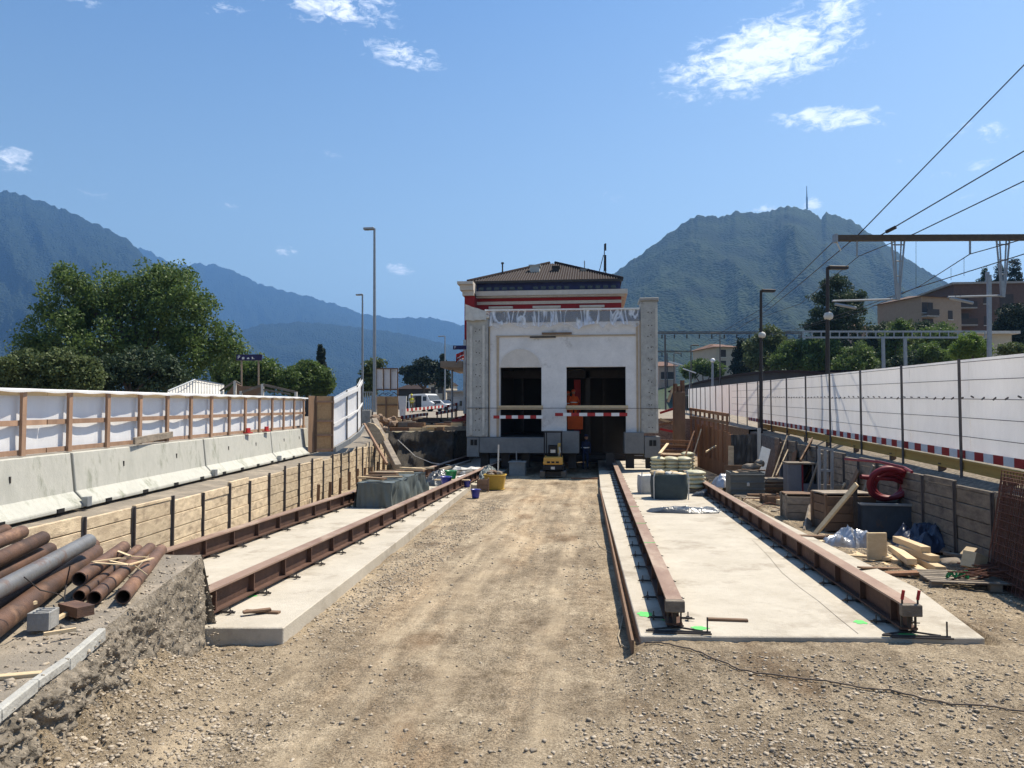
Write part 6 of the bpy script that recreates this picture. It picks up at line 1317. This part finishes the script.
for i, (px, py, w_, z_, L_) in enumerate(((12, 607, .05, .97, .4), (60, 634, .03, .92, .25), (20, 608, .06, 1.05, .3), (62, 618, .04, .93, .3))):
    b = MB(); b.box(G(px, py, z_) + Vector((0, 0, .02)), (L_, w_, .03), .3 + i * .5); single('wood_splinter', b, 'wood_new', ['pale splinter beside the lowest long pipe', 'thin splinter in front of the concrete block', 'pale chunk of wood between the long pipes', 'short splinter between block and steel stub'][i], 'wood scrap')
# bracing sheet and leaning baulk at the far end of the left wall
t = thing('arched_panel', P(372, 450, 36), 'curved plywood panel leaning at the far end of the left timber wall', 'panel')
pts = [(364, 424), (368, 422.5), (374, 424), (379, 429), (383, 436), (386, 444), (374, 443.5), (368, 432)]
b = MB(); b.prism([P(a_, c_, 36) for (a_, c_) in pts], 0, 0, (.05, .12, 0)); part('board', b, 'wood_yellow', t)
b = MB(); b.bar(P(364, 424, 35.8), P(387, 464, 34), .09, .12); part('brace', b, 'wood_fence', t)
b = MB(); b.bar(P(374, 421, 39), P(398, 468, 33.5), .28, .34); single('leaning_baulk', b, 'wood_grey', 'thick grey timber baulk leaning down into the pit at its far left', 'timber baulk', bev=.02)
for i in range(9):
    D_ = 24 + i * 1.6; xw = interp(WL, D_ ) + .28; b = MB(); b.bar((xw, D_, 0), (xw + .02, D_, .55 + .2 * random.random()), .1, .03, (0, 1, 0)); single('wall_stake', b, 'wood_brown', 'brown stake standing against the far part of the left timber wall', 'stake', 'brown stakes along the left timber wall')

rc = random.Random(11)
spots = [(752, 500), (760, 503), (790, 508), (826, 520), (835, 541), (824, 545), (812, 541), (858, 537), (866, 545), (905, 556), (917, 553), (928, 547), (900, 535), (930, 531), (846, 527), (783, 499), (740, 498), (862, 560), (880, 573), (902, 579), (955, 560), (967, 556), (948, 553), (835, 516), (776, 512)]
for i, (px, py) in enumerate(spots):
    p = G(px, py, .1); b = MB(); L_ = rc.uniform(.35, 1.1); b.box(p + Vector((0, 0, .02 + rc.uniform(0, .08))), (L_, rc.uniform(.08, .22), rc.uniform(.02, .07)), Matrix.Rotation(rc.uniform(-1.2, 1.2), 3, 'Z') @ Matrix.Rotation(rc.uniform(-.12, .12), 3, 'Y'))
    mi_ = i % 4; single('board_scrap', b, ['wood_grey', 'wood_new', 'wood_brown', 'wood_rust'][mi_], ['grey weathered', 'pale fresh', 'dark brown', 'rust brown'][mi_] + ' board scrap on the ground beside the right retaining wall', 'board', 'board scraps along the right retaining wall', bev=.004)
for i in range(10):
    y_ = 20.5 + i * 1.3; xw = interp(WR, y_) - .12; h_ = rc.uniform(.9, 1.9); w_ = rc.choice([.1, .14, .25, .5]); b = MB(); b.bar((xw - rc.uniform(.25, .5), y_ + rc.uniform(-.5, .5), .08), (xw, y_, h_), .045, w_, (0, 1, 0))
    mi_ = i % 4; single('leaning_board', b, ['wood_grey', 'wood_brown', 'wood_yellow', 'wood_rust'][mi_], ['grey weathered', 'dark brown', 'pale yellow', 'rust brown'][mi_] + ' board propped against the right retaining wall behind the crates', 'plank', 'boards propped against the right retaining wall', bev=.004)
for i in range(7):
    b = MB(); y_ = 19 + i * 1.7; x_ = 5.6 + rc.uniform(-.3, .8); pts = [Vector((x_ + rc.uniform(-.1, .1) + k * .22 * cos(i), y_ + k * .2 * sin(i * 1.3), .16 + rc.uniform(0, .12))) for k in range(7)]; b.tube(pts, .012, 5)
    single('steel_offcut', b, 'mesh_rust', 'rusty bent reinforcing bar lying on the gravel between the crates and the right beam', 'rebar offcut', 'rusty bars on the gravel by the crates')
for i, (px, py) in enumerate(((836, 512), (735, 486), (790, 488))):
    b = MB(); b.box(G(px, py, .1) + Vector((0, .3, .4)), (.7, .08, .7 + .1 * i), .3 * i - .3); single('formwork_panel', b, ['wood_grey', 'wood_brown', 'cabinet'][i], ['grey timber formwork panel standing behind the large brown crate', 'brown formwork panel left of the grey steel box', 'blue grey formwork panel standing left of the grey cabinet'][i], 'formwork panel', bev=.006)
# ================================================================ UPPER LEVEL BEHIND THE PIT, LEFT OF THE BUILDING
def sgn(px0, px1, py0, py1, D, label, posts, pyb):
    c = P((px0 + px1) / 2, (py0 + py1) / 2, D); t = thing('navy_sign', Vector((c.x, c.y, P(px0, pyb, D).z)), label, 'sign', 'navy station signs')
    b = MB(); b.bar(P(px0, (py0 + py1) / 2, D), P(px1, (py0 + py1) / 2, D), .10, (py1 - py0) * D / F); part('sign_board', b, 'sign_navy', t)
    for p_ in posts: b = MB(); b.tube([P(p_, pyb, D), P(p_, py1, D)], .05, 8); part('post', b, 'house_beige', t)
    return t, c
t, c = sgn(236.5, 262, 354.5, 360.5, 45, 'navy station sign on two posts with white letter P and small white pictograms', (241.5, 258.5), 394)
def txt(s, px, py, D, size, parent, m='white_paint', nm='lettering'):
    cu = bpy.data.curves.new(nm, 'FONT'); cu.body = s; cu.size = size; cu.extrude = .004; cu.align_x = 'CENTER'; cu.align_y = 'CENTER'
    o = bpy.data.objects.new(nm, cu); COL.objects.link(o); o.parent = parent; p = P(px, py, D) - wloc(parent); o.location = p; o.rotation_euler = (pi / 2, 0, YAW); cu.materials.append(M[m])
    dg = bpy.context.evaluated_depsgraph_get(); me = bpy.data.meshes.new_from_object(o.evaluated_get(dg)); me.name = nm; n_ = bpy.data.objects.new(nm, me); COL.objects.link(n_); n_.parent = parent; n_.location = o.location; n_.rotation_euler = o.rotation_euler; bpy.data.objects.remove(o); return n_
txt('P', 238.8, 357.6, 44.9, .30, t)
def picto(parent, px, py, D, kind):
    b = MB(); q = lambda a, c: P(px + a, py + c, D)
    if kind == 'bus': b.bar(q(-1.1, 0), q(1.1, 0), .02, .09); b.bar(q(-.7, -.6), q(.7, -.6), .02, .05); b.box(q(-.6, .9), (.05, .02, .05)); b.box(q(.6, .9), (.05, .02, .05))
    if kind == 'taxi': b.bar(q(-1.2, .3), q(1.2, .3), .02, .06); b.bar(q(-.5, -.3), q(.7, -.3), .02, .05)
    if kind == 'lift': b.bar(q(-.5, -1.2), q(-.5, 1.2), .02, .03, (0, 1, 0)); b.bar(q(.1, -.8), q(.1, 1), .02, .05, (0, 1, 0)); b.bar(q(1.3, 0), q(1.3, 1.2), .02, .04, (0, 1, 0))
    part('pictogram', b, 'white_paint', parent)
picto(t, 243.2, 358, 44.9, 'bus'); picto(t, 248.2, 358.2, 44.9, 'taxi'); picto(t, 252.6, 358, 44.9, 'lift')
t, c = sgn(453, 471, 345.5, 349.5, 45.0, 'navy station sign fixed at the left corner of the station, above a red flag', (468,), 400)
txt('P', 455, 347.5, 44.9, .2, t)
t = thing('red_flag', P(461, 370, 45), 'red and white striped flag hanging below the right navy sign', 'flag')
b = MB(); b.tube([P(464, 352, 45), P(456.5, 364, 45)], .025, 6); part('pole', b, 'galv', t)
b = MB(); b.grid(lambda u, v: P(456 + 8 * u, 351 + 3 * (1 - u) + 8.5 * v, 45) + Vector((0, .1 * sin(u * 7), 0)), 12, 6); part('cloth', b, 'red_paint', t)
for k in range(2): b = MB(); b.grid(lambda u, v: P(457 + 6.4 * u, 354.5 + 3 * (1 - u) + 3.5 * k + 1.0 * v, 44.92) + Vector((0, .1 * sin(u * 7), 0)), 12, 1); part('stripe', b, 'white_paint', t)
# grey corrugated gable and timber steps
t = thing('corrugated_shelter', P(196, 395, 42), 'pale corrugated gable roof showing above the cloth fence under the plane tree', 'shelter')
def roofp(u, v):
    px = lerp(168, 224, u); top = interp([(168, 391), (195, 380), (210, 383), (224, 385)], px); return P(px, lerp(396, top, v), 42 + 2 * v) + Vector((0, .05 * sin(px * 2.2), .0))
b = MB(); b.grid(roofp, 140, 4); part('roof_sheet', b, 'concrete_light', t)
b = MB(); b.tube([P(168, 391, 41.8), P(195, 379.6, 43.8)], .05, 6); b.tube([P(195, 379.6, 43.8), P(224, 384.8, 43.8)], .04, 6); part('verge', b, 'galv', t)
t = thing('timber_stair', P(258, 396, 40), 'weathered timber stair frame with handrails behind the cloth fence, below the navy sign', 'stair')
b = MB()
for (a0, a1, w_) in (((220, 391), (235, 381), .09), ((235, 381), (240, 384), .09), ((240, 393), (261, 385.5), .12), ((262.5, 384.5), (297, 392.5), .12), ((263, 389.5), (290, 394), .08), ((258, 395), (263, 392), .1)): b.bar(P(*a0, 40), P(*a1, 40), .08, w_)
part('handrail', b, 'wood_grey', t)
for px, y0_ in ((222, 391), (235, 381), (262.5, 384), (296, 392), (241, 391)): b = MB(); b.bar(P(px, 400, 40), P(px, y0_, 40), .12, .12, (0, 1, 0)); part('stair_post', b, 'concrete_light', t)
b = MB(); b.prism([P(223, 398, 40.5), P(235, 383, 40.5), P(241, 386, 40.5), P(262, 387, 40.5), P(262, 398, 40.5)], 0, 0, (0, .1, 0)); part('dark_infill', b, 'wood_brown', t)
# billboard
t = thing('billboard', P(387, 420, 60), 'back of a tall billboard with pale panels and brown frame right of the tall lamp', 'billboard')
for i in range(3): b = MB(); b.bar(P(376.8 + 7 * i, 379, 60), P(382.6 + 7 * i, 379, 60), .04, 1.55); part('panel', b, 'plaster', t)
b = MB()
for px in (376, 383.3, 390.4, 397.6): b.bar(P(px, 391 if px not in (376, 397.6) else 412, 59.9), P(px, 368, 59.9), .08, .08, (0, 1, 0))
b.bar(P(376, 368.5, 59.9), P(398, 368.5, 59.9), .08, .08); b.bar(P(376, 389.5, 59.9), P(398, 389.5, 59.9), .08, .1); part('frame', b, 'wood_brown', t)
t = thing('plywood_hoarding', P(387, 418, 54), 'brown plywood hoarding below the billboard', 'hoarding')
b = MB(); b.bar(P(377, 407, 54), P(398, 407, 54), .06, 1.5); part('board', b, 'osb', t)
b = MB(); b.bar(P(377, 405, 53.9), P(398, 405, 53.9), .05, .08); b.bar(P(386, 417, 53.9), P(386, 397, 53.9), .08, .05, (0, 1, 0)); part('batten', b, 'wood_brown', t)
b = MB(); 
for i in range(14): b.tube([P(376 + i * 1.6, 394 + 1.5 * sin(i), 54), P(379 + i * 1.6, 394 + 2 * sin(i * 1.7), 54)], .02, 5)
single('barbed_wire', b, 'steel_dark', 'tangled wire coil between the billboard and the plywood hoarding', 'wire')
b = MB(); p = P(366, 424, 50); b.bar(P(361.5, 417, 50), P(371, 417, 50), .5, .85); single('concrete_plinth', b, 'concrete_grey', 'grey concrete plinth at the foot of the tallest lamp post', 'plinth', bev=.02)
t = thing('metal_gate', P(366, 412, 56), 'tall thin grey bar gate between the two tall lamp posts', 'gate')
for i in range(6): b = MB(); px = 361 + i * 2.2; b.bar(P(px, 412, 56), P(px, 392, 56), .05, .05, (0, 1, 0)); part('bar', b, 'galv', t)
b = MB(); b.bar(P(361, 392, 56), P(372, 392, 56), .05, .06); b.bar(P(361, 410, 56), P(372, 410, 56), .05, .06); part('rail', b, 'galv', t)
b = MB(); b.prism([P(398, 396, 58), P(406.5, 396, 58), P(405.5, 416, 58), P(400, 416, 58)], 0, 0, (0, .12, 0)); single('leaning_sheet', b, 'white_paint', 'tall tapering white panel standing left of the worker', 'panel')

def person(loc, h, rz, pose, label, mats, nm='person'):
    """one skinned body; clothes as children. pose: list of joints for arms"""
    s = h / 1.75; t = thing(nm, loc, label, 'person', None, rz)
    V = []; E = []; R = []
    def v(p, r): V.append(Vector(p) * s); R.append(r * s); return len(V) - 1
    def e(a, b_): E.append((a, b_))
    pel = v((0, 0, .93), .14); ch = v((0, .02 + pose.get('lean', 0), 1.25), .155); ne = v((0, .02 + pose.get('lean', 0) * 1.4, 1.47), .06); e(pel, ch); e(ch, ne)
    hd = v((0, pose.get('lean', 0) * 1.6, 1.60), .095); ht = v((0, pose.get('lean', 0) * 1.6, 1.70), .08); e(ne, hd); e(hd, ht)
    for sx in (-1, 1):
        sp = pose.get('stride', .0) * sx
        h_ = v((sx * .10, 0, .88), .10); k = v((sx * .11, -.05 + sp * .6, .5), .065); a = v((sx * .12, sp, .09), .045); f = v((sx * .13, sp - .16, .035), .04); e(pel, h_); e(h_, k); e(k, a); e(a, f)
        sh = v((sx * .19, pose.get('lean', 0) * 1.2, 1.40), .065); ar = pose.get('arm', [(.25, -.05, 1.12), (.24, -.22, .95)])
        el = v((sx * ar[0][0], ar[0][1], ar[0][2]), .045); wr = v((sx * ar[1][0], ar[1][1], ar[1][2]), .032); e(ch, sh); e(sh, el); e(el, wr)
        d = (V[wr] - V[el]).normalized() * .075; pm = len(V); V.append(V[wr] + d * s); R.append(.030 * s); e(wr, pm)
        for q in range(5):
            o_ = Vector(((q - 2) * .016, 0, 0)) * s; ln = (.045, .075, .082, .075, .06)[q]; V.append(V[pm] + d * ln / .075 * s + o_ + (Vector((-sx * .02, -.02, 0)) * s if q == 0 else Vector())); R.append(.009 * s); e(pm, len(V) - 1)
    me = bpy.data.meshes.new('body'); me.from_pydata([tuple(q) for q in V], E, []); o = bpy.data.objects.new('body', me); COL.objects.link(o); o.parent = t
    md = o.modifiers.new('skin', 'SKIN'); 
    for i, r in enumerate(R): me.skin_vertices[0].data[i].radius = (r, r)
    me.skin_vertices[0].data[0].use_root = True
    md.use_smooth_shade = True; sb = o.modifiers.new('sub', 'SUBSURF'); sb.levels = 1; sb.render_levels = 1
    me.materials.append(M[mats[0]])
    b = MB(); c = V[hd] + Vector((0, 0, .02)) * s; b.blob(c, (.17 * s, .2 * s, .23 * s), 2, 0); b.blob(c + Vector((0, -.10, -.01)) * s, (.03 * s, .05 * s, .05 * s), 1, 0); b.blob(c + Vector((.085, 0, 0)) * s, (.02 * s, .04 * s, .06 * s), 1, 0); b.blob(c + Vector((-.085, 0, 0)) * s, (.02 * s, .04 * s, .06 * s), 1, 0); part('face', b, 'skin', t, False, True)
    b = MB(); b.lathe(c + Vector((0, 0, .05)) * s, [(.13 * s, 0), (.125 * s, .01), (.112 * s, .03), (.10 * s, .08 * s), (.06 * s, .12 * s), (.01, .135 * s)], 14); part('helmet', b, mats[2], t, False, True)
    lean = pose.get('lean', 0); b = MB()
    def vest(u, v_):
        a = u * 2 * pi; z_ = lerp(.92, 1.42, v_); w_ = lerp(.19, .225, min(1, v_ * 1.5)) * (1 if v_ < .85 else .8); return Vector((cos(a) * w_, sin(a) * w_ * .72 + .02 + lean * v_, z_)) * s
    b.grid(vest, 20, 8); vs = part('vest', b, mats[1], t, False, True)
    b = MB(); b.grid(lambda u, v_: Vector((cos(u * 2 * pi) * .224, sin(u * 2 * pi) * .165 + .02 + lean * .4, lerp(1.08, 1.13, v_))) * s, 20, 1); part('reflective_band', b, 'white_paint', vs, False)
    for sx in (-1, 1): b = MB(); sp = pose.get('stride', 0) * sx; b.blob(Vector((sx * .125, sp - .06, .05)) * s, (.11 * s, .28 * s, .11 * s), 2, 0); part('boot', b, 'black', t, False, True)
    return t
p = P(411.5, 412.5, 74); person(p, 1.75, YAW + .4, {'stride': .12, 'arm': [(.27, -.1, 1.15), (.2, -.32, 1.05)]}, 'worker in yellow vest bending over beside the white van', ('workwear', 'hivis', 'hivis'))
zf = 1.86
person((X(573.5, YF + 2.6), YF + 2.7, Z(424)), 1.75, .2, {'arm': [(.27, -.1, 1.15), (.15, -.32, 1.0)]}, 'worker in orange standing inside the right opening, nearer the red column', ('orange', 'orange', 'orange'))
person((X(568.3, YF + 2.9), YF + 3.1, Z(424)), 1.68, -.5, {'arm': [(.25, -.05, 1.12), (.24, -.22, .95)]}, 'worker in orange half hidden by the white pier in the right opening', ('orange', 'orange', 'orange'))
pp = G(585, 474, .0); pp = Vector((X(585, 38.6), 38.6, .2)); person(pp, 1.7, .3, {'lean': -.12, 'arm': [(.22, -.22, 1.15), (.15, -.4, .95)]}, 'worker in dark blue crouched in the shade under the white building', ('workwear_blue', 'workwear_blue', 'workwear_blue'))
# orange worker platform already part of the building

# van
def vehicle_van(loc, rz):
    t = thing('white_van', loc, 'white high roofed van with its side door open, left of the station', 'van', None, rz)
    prof = [(-2.6, .35), (-2.62, 1.2), (-2.55, 2.1), (-2.35, 2.28), (.9, 2.28), (1.35, 2.1), (1.95, 1.35), (2.55, 1.12), (2.7, .9), (2.7, .38)]
    b = MB(); b.prism([(x_, -.95, z_) for x_, z_ in prof], 0, 0, (0, 1.9, 0)); body = part('body', b, 'white_paint', t, False, bev=.06)
    b = MB(); b.prism([(1.38, -.82, 2.08), (1.38, .82, 2.08), (1.93, .82, 1.42), (1.93, -.82, 1.42)], 0, 0, (.04, 0, .03)); part('windscreen', b, 'glass_dark', t, False)
    b = MB(); b.bb(.55, 1.3, -.965, -.952, 1.35, 1.95); part('side_window', b, 'glass_dark', t, False)
    b = MB(); b.bb(-1.3, .25, -.967, -.951, .45, 2.05); dp = part('door_opening', b, 'black', t, False)
    b = MB(); b.bb(-1.5, -.9, -1.05, -.97, .45, 2.0); part('sliding_door', b, 'steel_post', t, False)
    for x_ in (-1.6, 1.75):
        for y_ in (-.86, .86):
            b = MB(); pr_ = [(.34 * cos(a), .34 * sin(a)) for a in [2 * pi * i / 18 for i in range(18)]]; b.prism([(x_ + a, y_ - .11, .34 + c_) for a, c_ in pr_], 0, 0, (0, .22, 0)); w_ = part('wheel', b, 'black', t, False)
            b = MB(); b.prism([(x_ + a * .55, y_ + math.copysign(.112, y_), .34 + c_ * .55) for a, c_ in pr_], 0, 0, (0, .01, 0)); part('rim', b, 'galv', w_, False)
    for y_ in (-.7, .7): b = MB(); b.bb(2.55, 2.72, y_ - .2, y_ + .2, .85, 1.05); part('headlight', b, 'galv', t, False, bev=.03)
    b = MB(); b.bb(2.6, 2.75, -.9, .9, .35, .62); part('bumper', b, 'steel_dark', t, False, bev=.03)
    b = MB(); b.bb(2.69, 2.712, -.45, .45, .68, .85); part('grille', b, 'black', t, False)
    return t
p = P(426, 411.5, 100); vehicle_van(p, YAW - .8)
def car(loc, rz, label):
    t = thing('parked_car', loc, label, 'car', None, rz)
    prof = [(-2.1, .3), (-2.15, .9), (-1.7, 1.0), (-1.2, 1.42), (.3, 1.45), (1.0, .98), (2.0, .8), (2.1, .55), (2.1, .3)]
    b = MB(); b.prism([(x_, -.85, z_) for x_, z_ in prof], 0, 0, (0, 1.7, 0)); part('body', b, 'white_paint', t, False, bev=.06)
    b = MB(); b.prism([(.34, -.7, 1.42), (.34, .7, 1.42), (.98, .7, 1.0), (.98, -.7, 1.0)], 0, 0, (.03, 0, .03)); part('windscreen', b, 'glass_dark', t, False)
    b = MB(); b.bb(-1.2, .4, -.862, -.851, 1.0, 1.35); part('side_window', b, 'glass_dark', t, False)
    for x_ in (-1.35, 1.35):
        for y_ in (-.78, .78): b = MB(); b.prism([(x_ + .31 * cos(a), y_ - .1, .31 + .31 * sin(a)) for a in [2 * pi * i / 16 for i in range(16)]], 0, 0, (0, .2, 0)); part('wheel', b, 'black', t, False)
    for y_ in (-.6, .6): b = MB(); b.bb(2.0, 2.12, y_ - .18, y_ + .18, .62, .76); part('headlight', b, 'galv', t, False)
    return t
car(P(443, 411.5, 98), YAW - .7, 'small white car parked right behind the white van')
t = thing('site_cabin', P(461, 412, 62), 'small white site cabin with dark window, touching the left side of the station', 'cabin', rz=YAW - .1)
b = MB(); b.bb(-.75, .6, 0, 1.6, .1, 1.15); part('cabin_body', b, 'white_paint', t, False, bev=.03)
b = MB(); b.bb(-.12, .08, -.02, -.003, .5, .9); part('window', b, 'glass_dark', t, False)
b = MB(); b.bb(.32, .55, -.02, -.003, .2, 1.05); part('door', b, 'glass_dark', t, False)
b = MB(); b.bb(-.8, .65, -.05, 1.65, 1.15, 1.22); part('roof', b, 'white_paint', t, False)
# striped barriers
def barrier(px0, py0, px1, py1, D0, D1, lab, n=9):
    A = P(px0, py0, D0); B = P(px1, py1, D1); t = thing('striped_barrier', (A.x, A.y, zU(A.x, A.y)), lab, 'barrier', 'red and white striped site barriers')
    striped_part('striped_strip', [A.lerp(B, i / n) for i in range(n + 1)], .22, t, .04)
    for f in (.05, .95): q = A.lerp(B, f); b = MB(); b.bar((q.x, q.y + .05, zU(q.x, q.y)), q + Vector((0, .05, .1)), .08, .08, (0, 1, 0)); part('leg', b, 'steel_dark', t)
barrier(401, 417.5, 428, 414, 50, 56, 'nearest striped barrier above the pit edge, left part', 15)
barrier(402, 410.5, 443, 406.5, 58, 66, 'long striped barrier in front of the worker and the van', 21)
barrier(436, 413.5, 456, 410, 54, 58, 'striped barrier left of the station above the red beams', 11)
barrier(447, 406.5, 457, 404, 60, 62, 'short striped barrier below the small white cabin', 5)
barrier(455, 419, 470, 416, 50, 52, 'striped barrier touching the left pillar of the white building', 5)
# heaps of timber, kerbs and steel along the pit edge
rr = random.Random(5); labs = ['rust brown', 'pale', 'dark', 'grey']
for i in range(75):
    px = rr.uniform(384, 466); D_ = 42.6 + 18 * rr.random() ** 1.6; q = P(px, 416, D_); g = zU(q.x, q.y); h_ = rr.uniform(.08, .28); a = rr.uniform(-.6, .6); b = MB(); b.box((q.x, q.y, g + h_ / 2 + rr.choice([0, 0, .15])), (rr.uniform(.6, 2.4), rr.uniform(.12, .4), h_), a)
    single('timber_offcut', b, ['wood_rust', 'wood_new', 'wood_brown', 'wood_grey', 'rust'][i % 5], ['rust brown timber', 'pale fresh timber', 'dark brown timber', 'grey weathered timber', 'dark rusty steel'][i % 5] + ' offcut lying above the pit edge left of the white building', 'offcut', 'offcuts scattered above the pit edge', bev=.01)
for i in range(3):
    b = MB(); b.bar(P(452, 421 + i * 3, 46), P(470, 418 + i * 3, 46), .2, .18); single('red_beam', b, 'rust' if i else 'hose_red', ['upper', 'middle', 'lower'][i] + ' red brown beam left of the white building pillar', 'beam', 'red brown beams by the left pillar')
b = MB(); b.bar(P(398, 424.5, 43.5), P(416, 424, 43.5), .35, .3); single('kerb_stone', b, 'clay', 'long brown kerb stone on the pit edge left of the white building', 'kerb', bev=.02)
b = MB(); 
for i in range(20): b.blob(P(rr.uniform(374, 398), rr.uniform(415, 430), rr.uniform(41.5, 46)), (rr.uniform(.3, .9), rr.uniform(.2, .6), rr.uniform(.2, .45)), 1, .6, i, rr.random() * 3)
single('rubble_heap', b, 'debris_mix', 'brown heap of rubble and roots at the far left end of the pit', 'rubble', kind='stuff')
b = MB(); b.tube([P(398, 440, 40), P(415, 456, 39.2), P(432, 463, 38.5), P(450, 465, 37)], .02, 5); single('hanging_cable', b, 'bag_white', 'thin pale cable hanging down the dark pit face', 'cable')
b = MB(); b.bar(P(440, 470, 33), P(470, 461, 40), .14, .1); single('long_timber', b, 'wood_grey', 'grey timber lying in the shade before the dark pit face', 'timber')

# ================================================================ STONES
def stones(n, seed, name, label, dist, smin, smax, zf):
    rs = np.random.RandomState(seed); T = np.array([(x_, y_, z_) for x_ in (-.5, .5) for y_ in (-.5, .5) for z_ in (-.5, .5)]) * .85; Fc = np.array([(0, 1, 3, 2), (4, 6, 7, 5), (0, 4, 5, 1), (2, 3, 7, 6), (0, 2, 6, 4), (1, 5, 7, 3)])
    P_ = []; 
    while len(P_) < n:
        q = dist(rs)
        if q is not None: P_.append(q)
    nv = len(T); sc = (smin + (smax - smin) * rs.power(.20, n))[:, None]; V = np.repeat(T[None], n, 0) * (1 + .35 * rs.normal(size=(n, nv, 3)).clip(-1.5, 1.5)) * (sc[:, None] * rs.uniform(.55, 1.2, (n, 1, 3)))
    an = rs.uniform(0, 6.28, n); c, s = np.cos(an)[:, None], np.sin(an)[:, None]; X_ = V[:, :, 0] * c - V[:, :, 1] * s; Y_ = V[:, :, 0] * s + V[:, :, 1] * c
    V = np.stack([X_, Y_, V[:, :, 2] * .6], 2); base = np.array([(x_, y_, zf(x_, y_) + .12 * sc[i, 0]) for i, (x_, y_) in enumerate(P_)]); V += base[:, None]
    I = (Fc[None] + (np.arange(n) * nv)[:, None, None]).reshape(-1, 4); me = bpy.data.meshes.new(name)
    me.vertices.add(n * nv); me.vertices.foreach_set('co', V.ravel().astype('f')); me.loops.add(I.size); me.loops.foreach_set('vertex_index', I.ravel().astype('i')); me.polygons.add(len(I)); me.polygons.foreach_set('loop_start', np.arange(0, I.size, 4, dtype='i')); me.update(calc_edges=True); me.materials.append(M['stone'])
    o = bpy.data.objects.new(name, me); COL.objects.link(o); tag(o, label, 'gravel', None, 'stuff'); return o
def d1(rs):
    y = 4.2 + 22 * rs.rand() ** 1.8; x_ = rs.uniform(-5, 7.2)
    if y > 9.1 and (.1 < x_ < 4.95 or x_ < -3.85 - .04 * (y - 9)): return None
    if y < 9.4 and x_ < interp(LEDGE, y) + .1: return None
    g = .5 + .5 * fr(x_, y, .9, 5) * 2.2; dl = x_ - interp(LEDGE, min(y, 9.6)); w = .05 + .75 * max(0, g - .45)
    if y < 10: w += .9 * math.exp(-(dl / .9) ** 2)
    else: w += .9 * math.exp(-((x_ + 3.7 - .03 * (y - 9)) / .45) ** 2)
    if x_ > .3 and y < 9.4: w += .45
    if y < 7.2: w += .3
    w += 1.2 * math.exp(-((x_ - 1.25) / .9) ** 2 - ((y - 6.9) / .28) ** 2)
    if -2.9 < x_ < -.2: w *= .22
    if x_ > 4.9: w += .2
    return (x_, y) if rs.rand() < w else None
stones(85000, 3, 'gravel', 'loose gravel and stones scattered over the pit floor', d1, .007, .046, zpit)
def d2(rs):
    y = rs.uniform(4, 9.3); e = interp(LEDGE, y); return (e - abs(rs.normal()) * .6 - .02, y)
stones(1400, 5, 'gravel', 'small stones lying on the ledge in front of the pipes', d2, .008, .05, zledge)
def d3(rs):
    y = rs.uniform(3.5, 9.3); return (interp(LEDGE, y) + .03 + .25 * rs.rand(), y)
def zside(x_, y):
    e = interp(LEDGE, y); v = (min(1, max(.0, (x_ - e - .03) / .25))); return lerp(zledge(e, y), 0, v) + .03
stones(1400, 8, 'gravel', 'pebbles set in the crumbling face of the earth bank', d3, .008, .04, zside)
